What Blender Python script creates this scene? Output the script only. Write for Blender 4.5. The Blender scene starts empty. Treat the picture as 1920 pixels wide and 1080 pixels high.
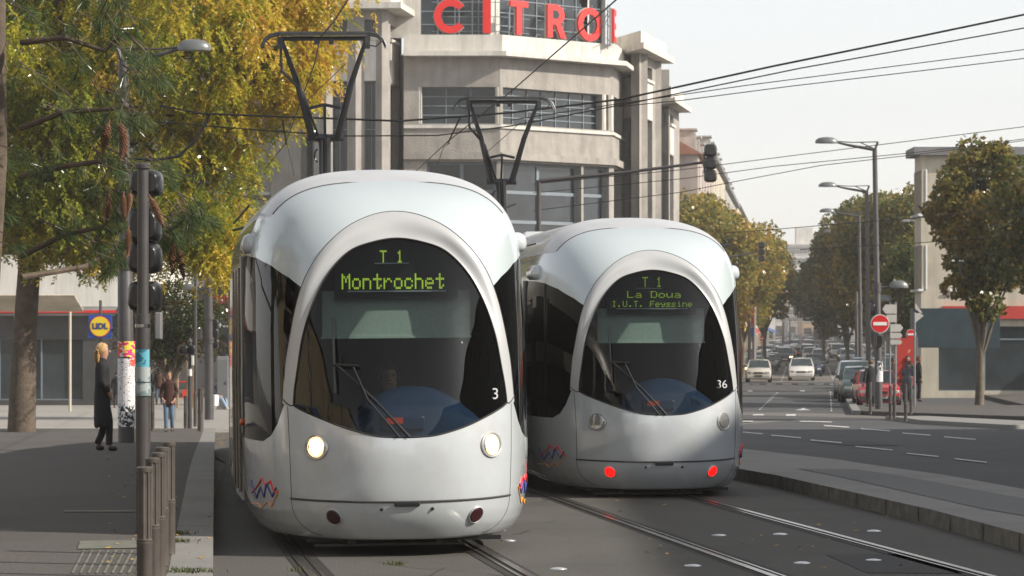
import bpy, bmesh, math, random
import numpy as np
from mathutils import Vector, Matrix, Euler
random.seed(7); RNG = np.random.default_rng(7)
F = 5500.0; HX = 960.0; HY = 640.0; CAMZ = 1.7
COL = bpy.context.scene.collection
PI = math.pi

# ------------------------------------------------------------------ ground profile
_gy = np.array([-400, 0, 34, 40, 50, 62, 72, 80, 110, 230, 300, 400, 500, 600, 700, 846, 1000, 1300, 1600, 4000.])
_gz = np.array([0, 0, 0, -.06, -.25, -.50, -.67, -.75, -.75, -.75, -.6, -.3, .1, .7, 1.8, 4.0, 5.5, 7.6, 8.2, 8.2])
def gz(y): return float(np.interp(y, _gy, _gz))
def ground_at(px, py, up=0.0):
    """point of the ground (raised by up) seen at photo pixel px,py"""
    lo, hi = 8.0, 1600.0
    for _ in range(60):
        m = (lo + hi) / 2
        if HY + F * (CAMZ - gz(m) - up) / m > py: lo = m
        else: hi = m
    Y = (lo + hi) / 2
    return Vector(((px - HX) / F * Y, Y, gz(Y) + up))
def at(px, py, Y): return Vector(((px - HX) / F * Y, Y, CAMZ + (HY - py) / F * Y))

# ------------------------------------------------------------------ tags
def tag(o, label=None, cat=None, group=None, kind=None):
    if label: o['label'] = label
    if cat: o['category'] = cat
    if group: o['group'] = group
    if kind: o['kind'] = kind
    return o
def empty(name, loc=(0, 0, 0), rz=0.0, label=None, cat=None, group=None):
    o = bpy.data.objects.new(name, None); COL.objects.link(o)
    o.location = loc; o.rotation_euler = (0, 0, rz); o.empty_display_size = .2
    return tag(o, label, cat, group)
def kids(o): return [c for c in bpy.data.objects if c.parent == o]
def copy_tree(o, parent=None):
    src = {}
    for c in bpy.data.objects:
        if c.parent: src.setdefault(c.parent.name, []).append(c)
    def rec(q, par):
        c = q.copy(); COL.objects.link(c); c.parent = par
        for k in src.get(q.name, []): rec(k, c)
        return c
    return rec(o, parent)

# ------------------------------------------------------------------ mesh builder
class MB:
    def __init__(s): s.v = []; s.f = []; s.m = []
    def add(s, vs, fs, m=0):
        b = len(s.v); s.v += [tuple(p) for p in vs]
        for f in fs: s.f.append(tuple(b + i for i in f)); s.m.append(m)
        return s
    def quad(s, a, b, c, d, m=0): return s.add([a, b, c, d], [(0, 1, 2, 3)], m)
    def box(s, c, size, rz=0.0, m=0, rot=None, taper=1.0):
        x, y, z = size[0] / 2, size[1] / 2, size[2] / 2
        M = rot if rot is not None else Matrix.Rotation(rz, 3, 'Z')
        c = Vector(c); vs = []
        for zz, t in ((-z, 1.0), (z, taper)):
            for sx, sy in ((-1, -1), (1, -1), (1, 1), (-1, 1)):
                vs.append(c + M @ Vector((sx * x * t, sy * y * t, zz)))
        return s.add(vs, [(3, 2, 1, 0), (4, 5, 6, 7), (0, 1, 5, 4), (1, 2, 6, 5), (2, 3, 7, 6), (3, 0, 4, 7)], m)
    def bb(s, lo, hi, m=0):
        return s.box([(a + b) / 2 for a, b in zip(lo, hi)], [abs(b - a) for a, b in zip(lo, hi)], 0, m)
    def tube(s, pts, r, n=8, m=0, cap=True):
        pts = [Vector(p) for p in pts]; N = len(pts)
        rs = r if isinstance(r, (list, tuple)) else [r] * N
        up = Vector((0, 0, 1)); vs = []; prev = None
        for i, p in enumerate(pts):
            t = (pts[min(i + 1, N - 1)] - pts[max(i - 1, 0)]).normalized()
            if prev is None:
                a = t.cross(up)
                if a.length < 1e-3: a = t.cross(Vector((1, 0, 0)))
            else:
                a = prev - t * prev.dot(t)
                if a.length < 1e-4: a = t.cross(up)
            a.normalize(); b = t.cross(a); prev = a
            for k in range(n):
                w = 2 * PI * k / n
                vs.append(p + (a * math.cos(w) + b * math.sin(w)) * rs[i])
        fs = []
        for i in range(N - 1):
            for k in range(n):
                k2 = (k + 1) % n
                fs.append((i * n + k, i * n + k2, (i + 1) * n + k2, (i + 1) * n + k))
        if cap: fs.append(tuple(range(n - 1, -1, -1))); fs.append(tuple((N - 1) * n + k for k in range(n)))
        return s.add(vs, fs, m)
    def lathe(s, prof, c=(0, 0, 0), n=16, M=None, m=0, cap=True):
        """prof: (r, z) list, turned round Z"""
        c = Vector(c); vs = []
        for r, z in prof:
            for k in range(n):
                w = 2 * PI * k / n; p = Vector((r * math.cos(w), r * math.sin(w), z))
                vs.append(c + (M @ p if M else p))
        fs = []
        for i in range(len(prof) - 1):
            for k in range(n):
                k2 = (k + 1) % n
                fs.append((i * n + k, i * n + k2, (i + 1) * n + k2, (i + 1) * n + k))
        if cap:
            fs.append(tuple(range(n - 1, -1, -1))); fs.append(tuple((len(prof) - 1) * n + k for k in range(n)))
        return s.add(vs, fs, m)
    def prism(s, poly, z0, z1, m=0):
        n = len(poly)
        vs = [(p[0], p[1], z0) for p in poly] + [(p[0], p[1], z1) for p in poly]
        fs = [tuple(range(n - 1, -1, -1)), tuple(range(n, 2 * n))]
        for i in range(n): j = (i + 1) % n; fs.append((i, j, n + j, n + i))
        return s.add(vs, fs, m)
    def slab(s, poly, org, ux, uz, un, t, m=0):
        """flat 2D outline (u,v) extruded by t along un"""
        org, ux, uz, un = Vector(org), Vector(ux), Vector(uz), Vector(un); n = len(poly)
        vs = [org + ux * p[0] + uz * p[1] for p in poly] + [org + ux * p[0] + uz * p[1] + un * t for p in poly]
        fs = [tuple(range(n)), tuple(range(2 * n - 1, n - 1, -1))]
        for i in range(n): j = (i + 1) % n; fs.append((j, i, n + i, n + j))
        return s.add(vs, fs, m)
    def build(s, name, mats, parent=None, smooth=False, fix=True, bevel=0):
        me = bpy.data.meshes.new(name); me.from_pydata(s.v, [], s.f)
        if not isinstance(mats, (list, tuple)): mats = [mats]
        for q in mats: me.materials.append(q)
        if len(mats) > 1: me.polygons.foreach_set('material_index', s.m)
        if fix:
            bm = bmesh.new(); bm.from_mesh(me); bmesh.ops.recalc_face_normals(bm, faces=bm.faces); bm.to_mesh(me); bm.free()
        if smooth:
            me.polygons.foreach_set('use_smooth', [True] * len(me.polygons))
            if smooth != 'all':
                me.set_sharp_from_angle(angle=math.radians(38))
        me.update()
        o = bpy.data.objects.new(name, me); COL.objects.link(o); o.parent = parent
        if bevel:
            b = o.modifiers.new('bevel', 'BEVEL'); b.width = bevel; b.segments = 2; b.limit_method = 'ANGLE'
        return o
def text(name, s, size, m, parent, loc, rot=(PI / 2, 0, 0), ext=.004, align='CENTER', offset=0.0, space=1.0):
    cu = bpy.data.curves.new(name, 'FONT'); cu.body = s; cu.size = size; cu.extrude = ext; cu.align_x = align; cu.align_y = 'CENTER'
    cu.offset = offset; cu.space_character = space; cu.materials.append(m)
    t_ = bpy.data.objects.new(name, cu); COL.objects.link(t_); me = bpy.data.meshes.new_from_object(t_); bpy.data.objects.remove(t_)
    if not me.materials: me.materials.append(m)
    o = bpy.data.objects.new(name, me); COL.objects.link(o); o.parent = parent; o.location = loc; o.rotation_euler = rot
    return o

# ------------------------------------------------------------------ materials
MATS = {}
def mat(name, col, rough=.6, metal=0.0, var=.12, scale=3.0, bump=0.0, bscale=None, coat=0.0, spec=.5, detail=4, emit=None, es=0.0, dirt=None, dscale=.6, streak=0):
    if name in MATS: return MATS[name]
    m = bpy.data.materials.new(name); m.use_nodes = True; nt = m.node_tree; N = nt.nodes; L = nt.links
    b = N['Principled BSDF']; b.inputs['Roughness'].default_value = rough; b.inputs['Metallic'].default_value = metal
    b.inputs['Coat Weight'].default_value = coat; b.inputs['Coat Roughness'].default_value = .03
    b.inputs['Specular IOR Level'].default_value = spec
    col = tuple(col) + (1,)
    tc = N.new('ShaderNodeTexCoord')
    if var > 0:
        nz = N.new('ShaderNodeTexNoise'); nz.inputs['Scale'].default_value = scale; nz.inputs['Detail'].default_value = detail
        L.new(tc.outputs['Object'], nz.inputs['Vector'])
        r = N.new('ShaderNodeValToRGB'); r.color_ramp.elements[0].position = .3; r.color_ramp.elements[1].position = .7
        r.color_ramp.elements[0].color = tuple(c * (1 - var) for c in col[:3]) + (1,)
        r.color_ramp.elements[1].color = tuple(min(1, c * (1 + var)) for c in col[:3]) + (1,)
        L.new(nz.outputs['Fac'], r.inputs['Fac']); out = r.outputs['Color']
        if dirt:
            n2 = N.new('ShaderNodeTexNoise'); n2.inputs['Scale'].default_value = dscale; n2.inputs['Detail'].default_value = 6; n2.inputs['Roughness'].default_value = .65
            L.new(tc.outputs['Object'], n2.inputs['Vector'])
            r2 = N.new('ShaderNodeValToRGB'); r2.color_ramp.elements[0].position = .48; r2.color_ramp.elements[1].position = .68
            r2.color_ramp.elements[0].color = (0, 0, 0, 1); r2.color_ramp.elements[1].color = (.75, .75, .75, 1)
            L.new(n2.outputs['Fac'], r2.inputs['Fac'])
            mx = N.new('ShaderNodeMix'); mx.data_type = 'RGBA'; L.new(r2.outputs['Color'], mx.inputs[0]); L.new(out, mx.inputs[6]); mx.inputs[7].default_value = tuple(dirt) + (1,)
            out = mx.outputs[2]
        L.new(out, b.inputs['Base Color'])
    else: b.inputs['Base Color'].default_value = col
    if streak:
        src_ = b.inputs['Base Color'].links[0].from_socket; mp = N.new('ShaderNodeMapping'); mp.inputs['Scale'].default_value = (1, 1, .09); L.new(tc.outputs['Object'], mp.inputs[0])
        n4 = N.new('ShaderNodeTexNoise'); n4.inputs['Scale'].default_value = 2.2; n4.inputs['Detail'].default_value = 6; n4.inputs['Roughness'].default_value = .7; L.new(mp.outputs[0], n4.inputs['Vector'])
        r4 = N.new('ShaderNodeValToRGB'); r4.color_ramp.elements[0].position = .42; r4.color_ramp.elements[1].position = .72; r4.color_ramp.elements[0].color = (1, 1, 1, 1); r4.color_ramp.elements[1].color = (1 - streak,) * 3 + (1,)
        L.new(n4.outputs['Fac'], r4.inputs['Fac']); m4 = N.new('ShaderNodeMix'); m4.data_type = 'RGBA'; m4.blend_type = 'MULTIPLY'; m4.inputs[0].default_value = 1
        L.new(src_, m4.inputs[6]); L.new(r4.outputs['Color'], m4.inputs[7]); L.new(m4.outputs[2], b.inputs['Base Color'])
    if bump > 0:
        n3 = N.new('ShaderNodeTexNoise'); n3.inputs['Scale'].default_value = bscale or scale * 8; n3.inputs['Detail'].default_value = 5
        L.new(tc.outputs['Object'], n3.inputs['Vector'])
        bp = N.new('ShaderNodeBump'); bp.inputs['Strength'].default_value = bump; bp.inputs['Distance'].default_value = .02
        L.new(n3.outputs['Fac'], bp.inputs['Height']); L.new(bp.outputs['Normal'], b.inputs['Normal'])
    if emit: b.inputs['Emission Color'].default_value = tuple(emit) + (1,); b.inputs['Emission Strength'].default_value = es
    MATS[name] = m; return m
def glass(name, tint=(.3, .33, .33), ior=1.5, rough=.0, refl=1.0):
    if name in MATS: return MATS[name]
    m = bpy.data.materials.new(name); m.use_nodes = True; nt = m.node_tree; N = nt.nodes; L = nt.links
    for n in list(N): N.remove(n)
    out = N.new('ShaderNodeOutputMaterial'); mix = N.new('ShaderNodeMixShader'); tr = N.new('ShaderNodeBsdfTransparent'); gl = N.new('ShaderNodeBsdfGlossy')
    fr = N.new('ShaderNodeFresnel'); fr.inputs['IOR'].default_value = ior
    tr.inputs['Color'].default_value = tuple(tint) + (1,); gl.inputs['Roughness'].default_value = rough; gl.inputs['Color'].default_value = (refl, refl, refl, 1)
    nz = N.new('ShaderNodeTexNoise'); nz.inputs['Scale'].default_value = 1.7; bp = N.new('ShaderNodeBump'); bp.inputs['Strength'].default_value = .06; bp.inputs['Distance'].default_value = .03
    tc = N.new('ShaderNodeTexCoord'); L.new(tc.outputs['Object'], nz.inputs['Vector']); L.new(nz.outputs['Fac'], bp.inputs['Height']); L.new(bp.outputs['Normal'], gl.inputs['Normal'])
    L.new(fr.outputs[0], mix.inputs[0]); L.new(tr.outputs[0], mix.inputs[1]); L.new(gl.outputs[0], mix.inputs[2]); L.new(mix.outputs[0], out.inputs[0])
    MATS[name] = m; return m
def leafmat(name, cols, trans=.35):
    m = bpy.data.materials.new(name); m.use_nodes = True; nt = m.node_tree; N = nt.nodes; L = nt.links
    for n in list(N): N.remove(n)
    out = N.new('ShaderNodeOutputMaterial'); at_ = N.new('ShaderNodeAttribute'); at_.attribute_name = 'tint'
    r = N.new('ShaderNodeValToRGB'); e = r.color_ramp.elements
    for i, c in enumerate(cols):
        p = i / (len(cols) - 1)
        el = e[i] if i < 2 else e.new(p)
        el.position = p; el.color = tuple(c) + (1,)
    L.new(at_.outputs['Fac'], r.inputs['Fac'])
    d = N.new('ShaderNodeBsdfDiffuse'); t = N.new('ShaderNodeBsdfTranslucent'); g = N.new('ShaderNodeBsdfGlossy'); g.inputs['Roughness'].default_value = .18
    L.new(r.outputs['Color'], d.inputs['Color']); L.new(r.outputs['Color'], t.inputs['Color'])
    a = N.new('ShaderNodeMixShader'); a.inputs[0].default_value = trans; L.new(d.outputs[0], a.inputs[1]); L.new(t.outputs[0], a.inputs[2])
    b = N.new('ShaderNodeMixShader'); b.inputs[0].default_value = .03; L.new(a.outputs[0], b.inputs[1]); L.new(g.outputs[0], b.inputs[2]); L.new(b.outputs[0], out.inputs[0])
    return m

M_pole = mat('pole_paint', (.075, .07, .072), .45, .3, .15, 5, .05)
M_polel = mat('pole_paint_light', (.22, .22, .23), .5, .3, .1, 5)
M_black = mat('black_plastic', (.012, .012, .013), .35, 0, .2, 4)
M_rubber = mat('rubber', (.02, .02, .02), .8, 0, .2, 4)
M_steel = mat('polished_steel', (.55, .54, .52), .22, 1, .1, 8)
M_white = mat('white_paint', (.78, .78, .76), .5, 0, .05, 4)
M_red = mat('sign_red', (.62, .012, .015), .4, 0, .05, 4)
M_wire = mat('wire', (.02, .02, .02), .6, .4, 0)
M_conc = mat('concrete', (.30, .29, .27), .85, 0, .12, 2, .25, 60, dirt=(.2, .19, .17))
M_glassd = mat('window_glass', (.035, .045, .05), .06, 0, .35, .9, spec=.8)
M_skin = mat('skin', (.42, .24, .17), .55, 0, .06, 12)

# ------------------------------------------------------------------ camera, light, world
sc = bpy.context.scene
cam = bpy.data.cameras.new('camera'); co = bpy.data.objects.new('camera', cam); COL.objects.link(co); sc.camera = co
cam.sensor_width = 36; cam.lens = 36 * F / 1920; cam.shift_y = 100 / 1920; cam.clip_start = .1; cam.clip_end = 9000
co.location = (0, 0, CAMZ); co.rotation_euler = (PI / 2, 0, 0)
cam.dof.use_dof = True; cam.dof.focus_distance = 26; cam.dof.aperture_fstop = 9
SUN_EL = math.radians(33); SX, SY = .955, -.30
sd = Vector((SX, SY, 0)).normalized(); sdir = Vector((sd.x * math.cos(SUN_EL), sd.y * math.cos(SUN_EL), math.sin(SUN_EL)))
sl = bpy.data.lights.new('sun', 'SUN'); sl.energy = 4.9; sl.angle = math.radians(.6); sl.color = (1, .92, .80)
so = bpy.data.objects.new('sun', sl); COL.objects.link(so); so.rotation_euler = sdir.to_track_quat('Z', 'Y').to_euler(); so.location = (30, -10, 40)
w = bpy.data.worlds.new('World'); sc.world = w; w.use_nodes = True; nt = w.node_tree
bg = nt.nodes['Background']; sky = nt.nodes.new('ShaderNodeTexSky'); sky.sky_type = 'NISHITA'; sky.sun_disc = False
sky.sun_elevation = SUN_EL; sky.sun_rotation = math.atan2(sd.x, sd.y); sky.air_density = 1.0; sky.dust_density = .8; sky.ozone_density = 1.0; sky.altitude = 100
hs = nt.nodes.new('ShaderNodeHueSaturation'); hs.inputs['Saturation'].default_value = .18
nt.links.new(sky.outputs[0], hs.inputs['Color']); nt.links.new(hs.outputs[0], bg.inputs[0]); bg.inputs[1].default_value = .145
sc.view_settings.view_transform = 'Standard'; sc.view_settings.look = 'None'; sc.view_settings.exposure = 0.42; sc.view_settings.gamma = 1
sc.cycles.transparent_max_bounces = 12; sc.cycles.max_bounces = 8; sc.cycles.sample_clamp_indirect = 6; sc.cycles.sample_clamp_direct = 12; sc.cycles.volume_bounces = 1; sc.cycles.volume_step_rate = 20; sc.cycles.caustics_reflective = False; sc.cycles.caustics_refractive = False
# ------------------------------------------------------------------ ground sheets following the profile
def asphalt(name, col, c2, scale=90, patch=(.4, .55), rough=.85):
    m = mat(name, col, rough, 0, .42, scale, .6, scale * 1.5, detail=6, dirt=c2, dscale=.35)
    return m
M_track = asphalt('track_asphalt', (.083, .079, .072), (.056, .053, .050), 60)
M_road = asphalt('road_asphalt', (.060, .062, .066), (.085, .084, .082), 40)
M_side = asphalt('footway_asphalt', (.085, .078, .072), (.066, .061, .057), 70)
M_kerb = mat('granite_kerb', (.21, .205, .195), .8, 0, .2, 30, .2, 90, dirt=(.16, .155, .15))
M_paint = mat('road_paint', (.55, .55, .53), .7, 0, .15, 6, dirt=(.3, .3, .3), dscale=5)
M_band = asphalt('crossing_and_sun_asphalt', (.14, .13, .12), (.12, .11, .1), 50)  # pale crossing tone, also used to paint a stripe of sunlight
YCUT = sorted(set([float(v) for v in _gy if -400 < v < 1600] + [45, 56, 67, 76]))
def sheet(name, poly, dz, m, kind='structure', thick=0.0, parent=None, side=None):
    """polygon (x,y) laid on the ground profile, dz above it; thick>0 gives side walls down by thick"""
    bm = bmesh.new(); vs = [bm.verts.new((p[0], p[1], 0)) for p in poly]; bm.faces.new(vs)
    ys = [p[1] for p in poly]
    for c in YCUT:
        if min(ys) < c < max(ys):
            bmesh.ops.bisect_plane(bm, geom=bm.verts[:] + bm.edges[:] + bm.faces[:], plane_co=(0, c, 0), plane_no=(0, 1, 0), dist=1e-5)
    bmesh.ops.recalc_face_normals(bm, faces=bm.faces)
    if bm.faces[:][0].normal.z < 0: bmesh.ops.reverse_faces(bm, faces=bm.faces)
    top = list(bm.faces)
    if thick:
        be = [e for e in bm.edges if e.is_boundary]
        ex = bmesh.ops.extrude_edge_only(bm, edges=be)
        low = [g for g in ex['geom'] if isinstance(g, bmesh.types.BMVert)]
        lowset = set(low)
        for v in bm.verts: v.co.z = gz(v.co.y) + dz - (thick if v in lowset else 0)
        ts = set(top)
        for f in bm.faces:
            f.material_index = 0 if f in ts else (1 if side else 0)
    else:
        for v in bm.verts: v.co.z = gz(v.co.y) + dz
    me = bpy.data.meshes.new(name); bm.to_mesh(me); bm.free(); me.materials.append(m)
    if side: me.materials.append(side)
    o = bpy.data.objects.new(name, me); COL.objects.link(o); o.parent = parent
    if kind: o['kind'] = kind
    return o
sheet('ground', [(-1500, -300), (1500, -300), (1500, 3900), (-1500, 3900)], -.03, asphalt('dull_ground', (.14, .135, .125), (.11, .11, .1), 8))
# track path --------------------------------------------------------
TH0 = math.radians(7.8); RC = 232.0
def path(nx, ny, t):
    """t metres behind the nose (nx,ny): x, y, heading of the backward direction (left of +Y)"""
    if t <= 0: return nx - math.sin(TH0) * t, ny + math.cos(TH0) * t, TH0
    tt = min(t, 34.0); th = TH0 - tt / RC
    x = nx - RC * (math.cos(th) - math.cos(TH0)); y = ny + RC * (math.sin(TH0) - math.sin(th))
    if t > tt: x -= math.sin(th) * (t - tt); y += math.cos(th) * (t - tt)
    return x, y, th
N1 = (-.81, 22.9); N2 = (1.65, 31.6); NR1 = (-.89, 22.9); NR2 = (1.02, 33.2)
def strip(MBo, n, off, wd, t0, t1, dz, m=0):
    ts = list(np.arange(t0, 40, 1.0)) + list(np.arange(40, t1, 6.0)); pv = None
    for t in ts:
        x, y, th = path(n[0], n[1], t); lx, ly = math.cos(th), math.sin(th)   # to the image right
        a = (x + lx * (off - wd / 2), y + ly * (off - wd / 2)); b = (x + lx * (off + wd / 2), y + ly * (off + wd / 2))
        a = (a[0], a[1], gz(a[1]) + dz); b = (b[0], b[1], gz(b[1]) + dz)
        if pv: MBo.quad(pv[0], pv[1], b, a, m)
        pv = (a, b)
sheet('track_bed', [(-2.6, 6), (9, 6), (4.2, 30), (1.5, 60), (-1, 100), (-14, 100), (-9, 78), (-4.4, 45), (-2.35, 22)], 0, M_track)
M_groove = mat('rail_groove', (.018, .017, .016), .8, 0, .2, 9)
M_railw = mat('rail_worn', (.30, .28, .26), .25, .9, .25, 14)
for n, nm in ((NR1, 'near'), (NR2, 'far')):
    for sgn in (-1, 1):
        g = MB(); strip(g, n, sgn * .735, .24, -20, 60, .004); o = g.build('rail_bed', M_groove, fix=False); tag(o, kind='structure')
        r = MB(); strip(r, n, sgn * .78, .06, -20, 60, .012); strip(r, n, sgn * .70, .025, -20, 60, .010)
        o = r.build('tram_rail', M_railw, fix=False); tag(o, kind='structure')
# left footway ------------------------------------------------------
K0 = (-1.93, 14); K1 = (-2.3, 22.8); K2 = (-7.77, 76.7)
kerbR = [(-1.1, 8), (-2.02, 19.8), (-7.75, 76.5)]
def offs(pts, d): return [(p[0] + d, p[1]) for p in pts]
sheet('left_kerb', kerbR + offs(kerbR, -.3)[::-1], .15, M_kerb, thick=.2)
sheet('left_pavement', offs(kerbR, -.3) + [(-40, 76.5), (-40, 8)], .146, M_side, thick=.18)
sheet('plaza_pavement', [(-60, 78), (-2.5, 78), (3.2, 95), (7, 128), (-60, 128)], .006, mat('plaza_paving', (.26, .245, .225), .85, 0, .12, 4, .2, 40))
mk = MB()
for i in range(12):
    t = i / 11; 
    y = 20 + i * 4.6; x = np.interp(y, [19.8, 76.5], [-2.02, -7.75])
    mk.quad((x - .3, y, gz(y) + .1535), (x - .003, y, gz(y) + .1535), (x - .003, y + .02, gz(y) + .1535), (x - .3, y + .02, gz(y) + .1535))
tag(mk.build('kerb_joints', M_groove, fix=False), kind='structure')
tp = MB()
def gquad(mb, pxs, up, m=0): 
    mb.add([ground_at(a, b, up) for a, b in pxs], [tuple(range(len(pxs)))], m)
M_tact = mat('tactile_paving', (.30, .29, .26), .8, 0, .1, 6)
gquad(tp, [(-60, 801), (383, 801), (382, 804.5), (-60, 804.5)], .012)
tag(tp.build('tactile_strip', M_tact, fix=False), kind='structure')
t2 = MB(); gquad(t2, [(150, 1014), (262, 1012), (258, 1027), (145, 1029)], .152); gquad(t2, [(120, 956), (330, 956), (330, 959.5), (120, 959.5)], .152)
for i in range(9):
    x = 130 + i * 15; gquad(t2, [(x + 26, 1031), (x + 31, 1031), (x + 9, 1074), (x + 3, 1074)], .152)
tag(t2.build('pavement_markings', mat('old_tile', (.13, .135, .11), .8, 0, .2, 9), fix=False), kind='structure')
# weeds on the kerb joint
gr = MB()
for cx, cy, n, w_ in ((333, 1001, 90, 14), (336, 1016, 90, 14), (350, 1072, 150, 26), (745, 1058, 60, 10), (560, 1070, 50, 12)):
    for k in range(n):
        p = ground_at(cx + random.gauss(0, w_), cy + random.gauss(0, 1.5), .15 if cx < 400 else 0)
        a = random.random() * 6.28; h = random.uniform(.015, .04); d = Vector((math.cos(a), math.sin(a), 0)) * .006; l = Vector((random.gauss(0, .015), random.gauss(0, .015), h))
        gr.add([p - d, p + d, p + l], [(0, 1, 2)])
tag(gr.build('grass_tufts', mat('weed_green', (.06, .075, .02), .8), fix=False), kind='stuff')
# right median, roads ------------------------------------------------
md = [(5.0, 12), (3.86, 27.1), (2.8, 36.3), (1.8, 45), (.9, 58), (2.0, 60), (3.1, 56), (3.9, 47), (4.6, 38), (5.35, 31), (7.2, 12)]
sheet('median_kerb', md, .15, M_kerb, thick=.2, side=mat('kerb_face', (.16, .15, .13), .85, 0, .3, 6, .3, 30))
mj = MB()
for k in range(20):
    y = 20 + k * 1.25; xa = np.interp(y, [12, 27.1, 36.3, 45], [5.0, 3.86, 2.8, 1.8])
    dx = .06
    mj.quad((xa - .004, y, gz(y) - .01), (xa - .004, y + .03, gz(y) - .01), (xa - .004, y + .03, gz(y) + .15), (xa - .004, y, gz(y) + .15))
tag(mj.build('median_joints', M_groove, fix=False), kind='structure')
sheet('median_slab', [(5.6, 20), (4.35, 27.1), (3.5, 36), (4.2, 36), (5.2, 27.5), (6.2, 20)], .155, mat('median_tar', (.15, .15, .15), .9, 0, .2, 40, .3))
sheet('cross_road', [(7.2, 8), (60, 8), (60, 86), (9, 92), (2, 75), (1.0, 60), (3.1, 56), (4.6, 38), (5.35, 31)], -.006, M_road)
# boulevard: lateral a, distance b
TANB = .1009
def RB(a, b, up=0.0): return (a + TANB * b, b)
sheet('boulevard_road', [RB(-5.2, 92), RB(9.5, 92), RB(9.5, 1300), RB(-5.2, 1300)], 0, M_road)
gq = MB()
for pxs in ([(1390, 778), (1600, 783), (1725, 787), (1725, 775), (1610, 776), (1390, 772)],):
    gquad(gq, pxs, .004)  # nearest band: sunlight across the road, painted as paler asphalt
gquad(gq, [(1390, 716), (1573, 716), (1571, 702), (1390, 702)], .004)
gquad(gq, [(1390, 686), (1640, 686), (1640, 680), (1390, 680)], .004)
tag(gq.build('crossing_and_sun_bands', M_band, fix=False), kind='structure')
ln = MB()
def dash(x0, y0, x1, y1, h): gquad(ln, [(x0, y0), (x1, y1), (x1, y1 + h), (x0, y0 + h)], .008)
for a in ((1390, 809, 1430, 812.5), (1446, 815, 1502, 820), (1520, 824, 1578, 829), (1604, 836, 1674, 843), (1700, 849, 1760, 855), (1790, 859, 1850, 866),
          (1545, 797, 1592, 800), (1614, 803, 1669, 807), (1692, 811, 1745, 815), (1770, 818, 1830, 823)): dash(*a, 1.7)
for x in (1393, 1407, 1437, 1467, 1497, 1527, 1556): dash(x, 719.5 if x > 1400 else 719.5, x + 17, 719.5, 1.6)
for x in (1402, 1500,): dash(x, 732, x + 9, 732, 2)
for x0, y0, x1, y1, n in ((1473.5, 688, 1463.5, 716, 9), (1551, 688, 1562, 713, 9), (1457, 736, 1421, 770, 10), (1556, 734, 1558, 773, 8)):
    for k in range(n):
        t = k / n; a = y0 + (y1 - y0) * t; b = y0 + (y1 - y0) * (t + .55 / n); xa = x0 + (x1 - x0) * t; xb = x0 + (x1 - x0) * (t + .55 / n)
        gquad(ln, [(xa, a), (xa + 2.2, a), (xb + 2.2, b), (xb, b)], .008)
gquad(ln, [(1490, 769), (1503, 766.5), (1506, 764.5), (1510, 766.5), (1521, 769)], .008)
dash(1412, 776.5, 1432, 776.5, 2.2); dash(1474, 776.5, 1492, 776.5, 3); dash(1392, 789, 1412, 789, 1.4); dash(1500, 789, 1560, 790.5, 1.4)
for x0, y, x1 in ((1555, 673, 1575), (1560, 662, 1570), (1500, 655, 1515), (1545, 641, 1556), (1478, 634, 1492)): dash(x0, y, x1, y, 1)
tag(ln.build('road_markings', M_paint, fix=False), kind='structure')
cr = MB()
for k in range(26):
    x, y = random.uniform(-1.5, 4.5), random.uniform(18, 34); a = random.uniform(-.6, .6) + (1.45 if k % 3 else 0); p = Vector((x, y, gz(y) + .005))
    for q in range(7):
        e = p + Vector((math.sin(a), math.cos(a), 0)) * random.uniform(.12, .3); w_ = random.uniform(.003, .007); n_ = Vector((math.cos(a), -math.sin(a), 0)) * w_
        cr.quad(p - n_, p + n_, e + n_, e - n_); p = e; a += random.gauss(0, .35)
tag(cr.build('asphalt_cracks', M_groove, fix=False), kind='structure')
pt = MB()
for x, y, w_, l in ((2.6, 21.5, .7, 1.9), (-.2, 19.2, .5, 1.1), (3.6, 29, .5, 2.2), (9.0, 44, 1.6, 5), (12, 60, 2.2, 3.5), (7.0, 62, 1.2, 6)):
    sheet('tar_patch', [(x, y), (x + w_, y - .05), (x + w_ * .85, y + l), (x - w_ * .15, y + l * .97)], .004, mat('tar_patch', (.045, .045, .046), .8, 0, .35, 70, .5))
mh = MB(); mh.lathe([(.30, 0), (.30, .008), (.26, .008), (.26, .005), (.24, .005), (.24, .009), (.001, .009)], (0, 0, 0), 28)
for k in range(-3, 4): mh.box((0, k * .06, .012), (.38 - abs(k) * .04, .02, .006))
mhc = mh.build('manhole_cover', mat('cast_iron', (.05, .048, .045), .5, .6, .3, 30), smooth=False); mhc.location = (8.2, 45.0, gz(45)); tag(mhc, 'round iron manhole cover in the cross road beyond the median', 'manhole cover')
# reflective studs between the rails
studs = [(953, 1014), (1047, 1067), (1299, 1061), (1348, 1004), (1463, 1002), (1639, 996), (1504, 1056), (1638, 1051)]
M_stud = mat('stud_aluminium', (.6, .62, .64), .3, .7, .1, 20)
for i, (x, y) in enumerate(studs):
    p = ground_at(x, y); s_ = MB(); s_.lathe([(.066, 0), (.062, .006), (.03, .012), (.001, .014)], (0, 0, 0), 14)
    o = s_.build('road_stud', M_stud, smooth=True); o.location = p
    ds = ['by the bumper corner of the front tram', 'nearest the front tram and the bottom edge', 'between the rails of the right track',
          'left of the far pair on the right track', 'right of the far pair on the right track', 'beside the median kerb outside the shiny rail', 'nearest the shiny rail of the right track', 'outside the shiny rail at the right']
    tag(o, 'small round metal road stud ' + ds[i], 'road stud', 'metal studs set in the tram bed')
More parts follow.
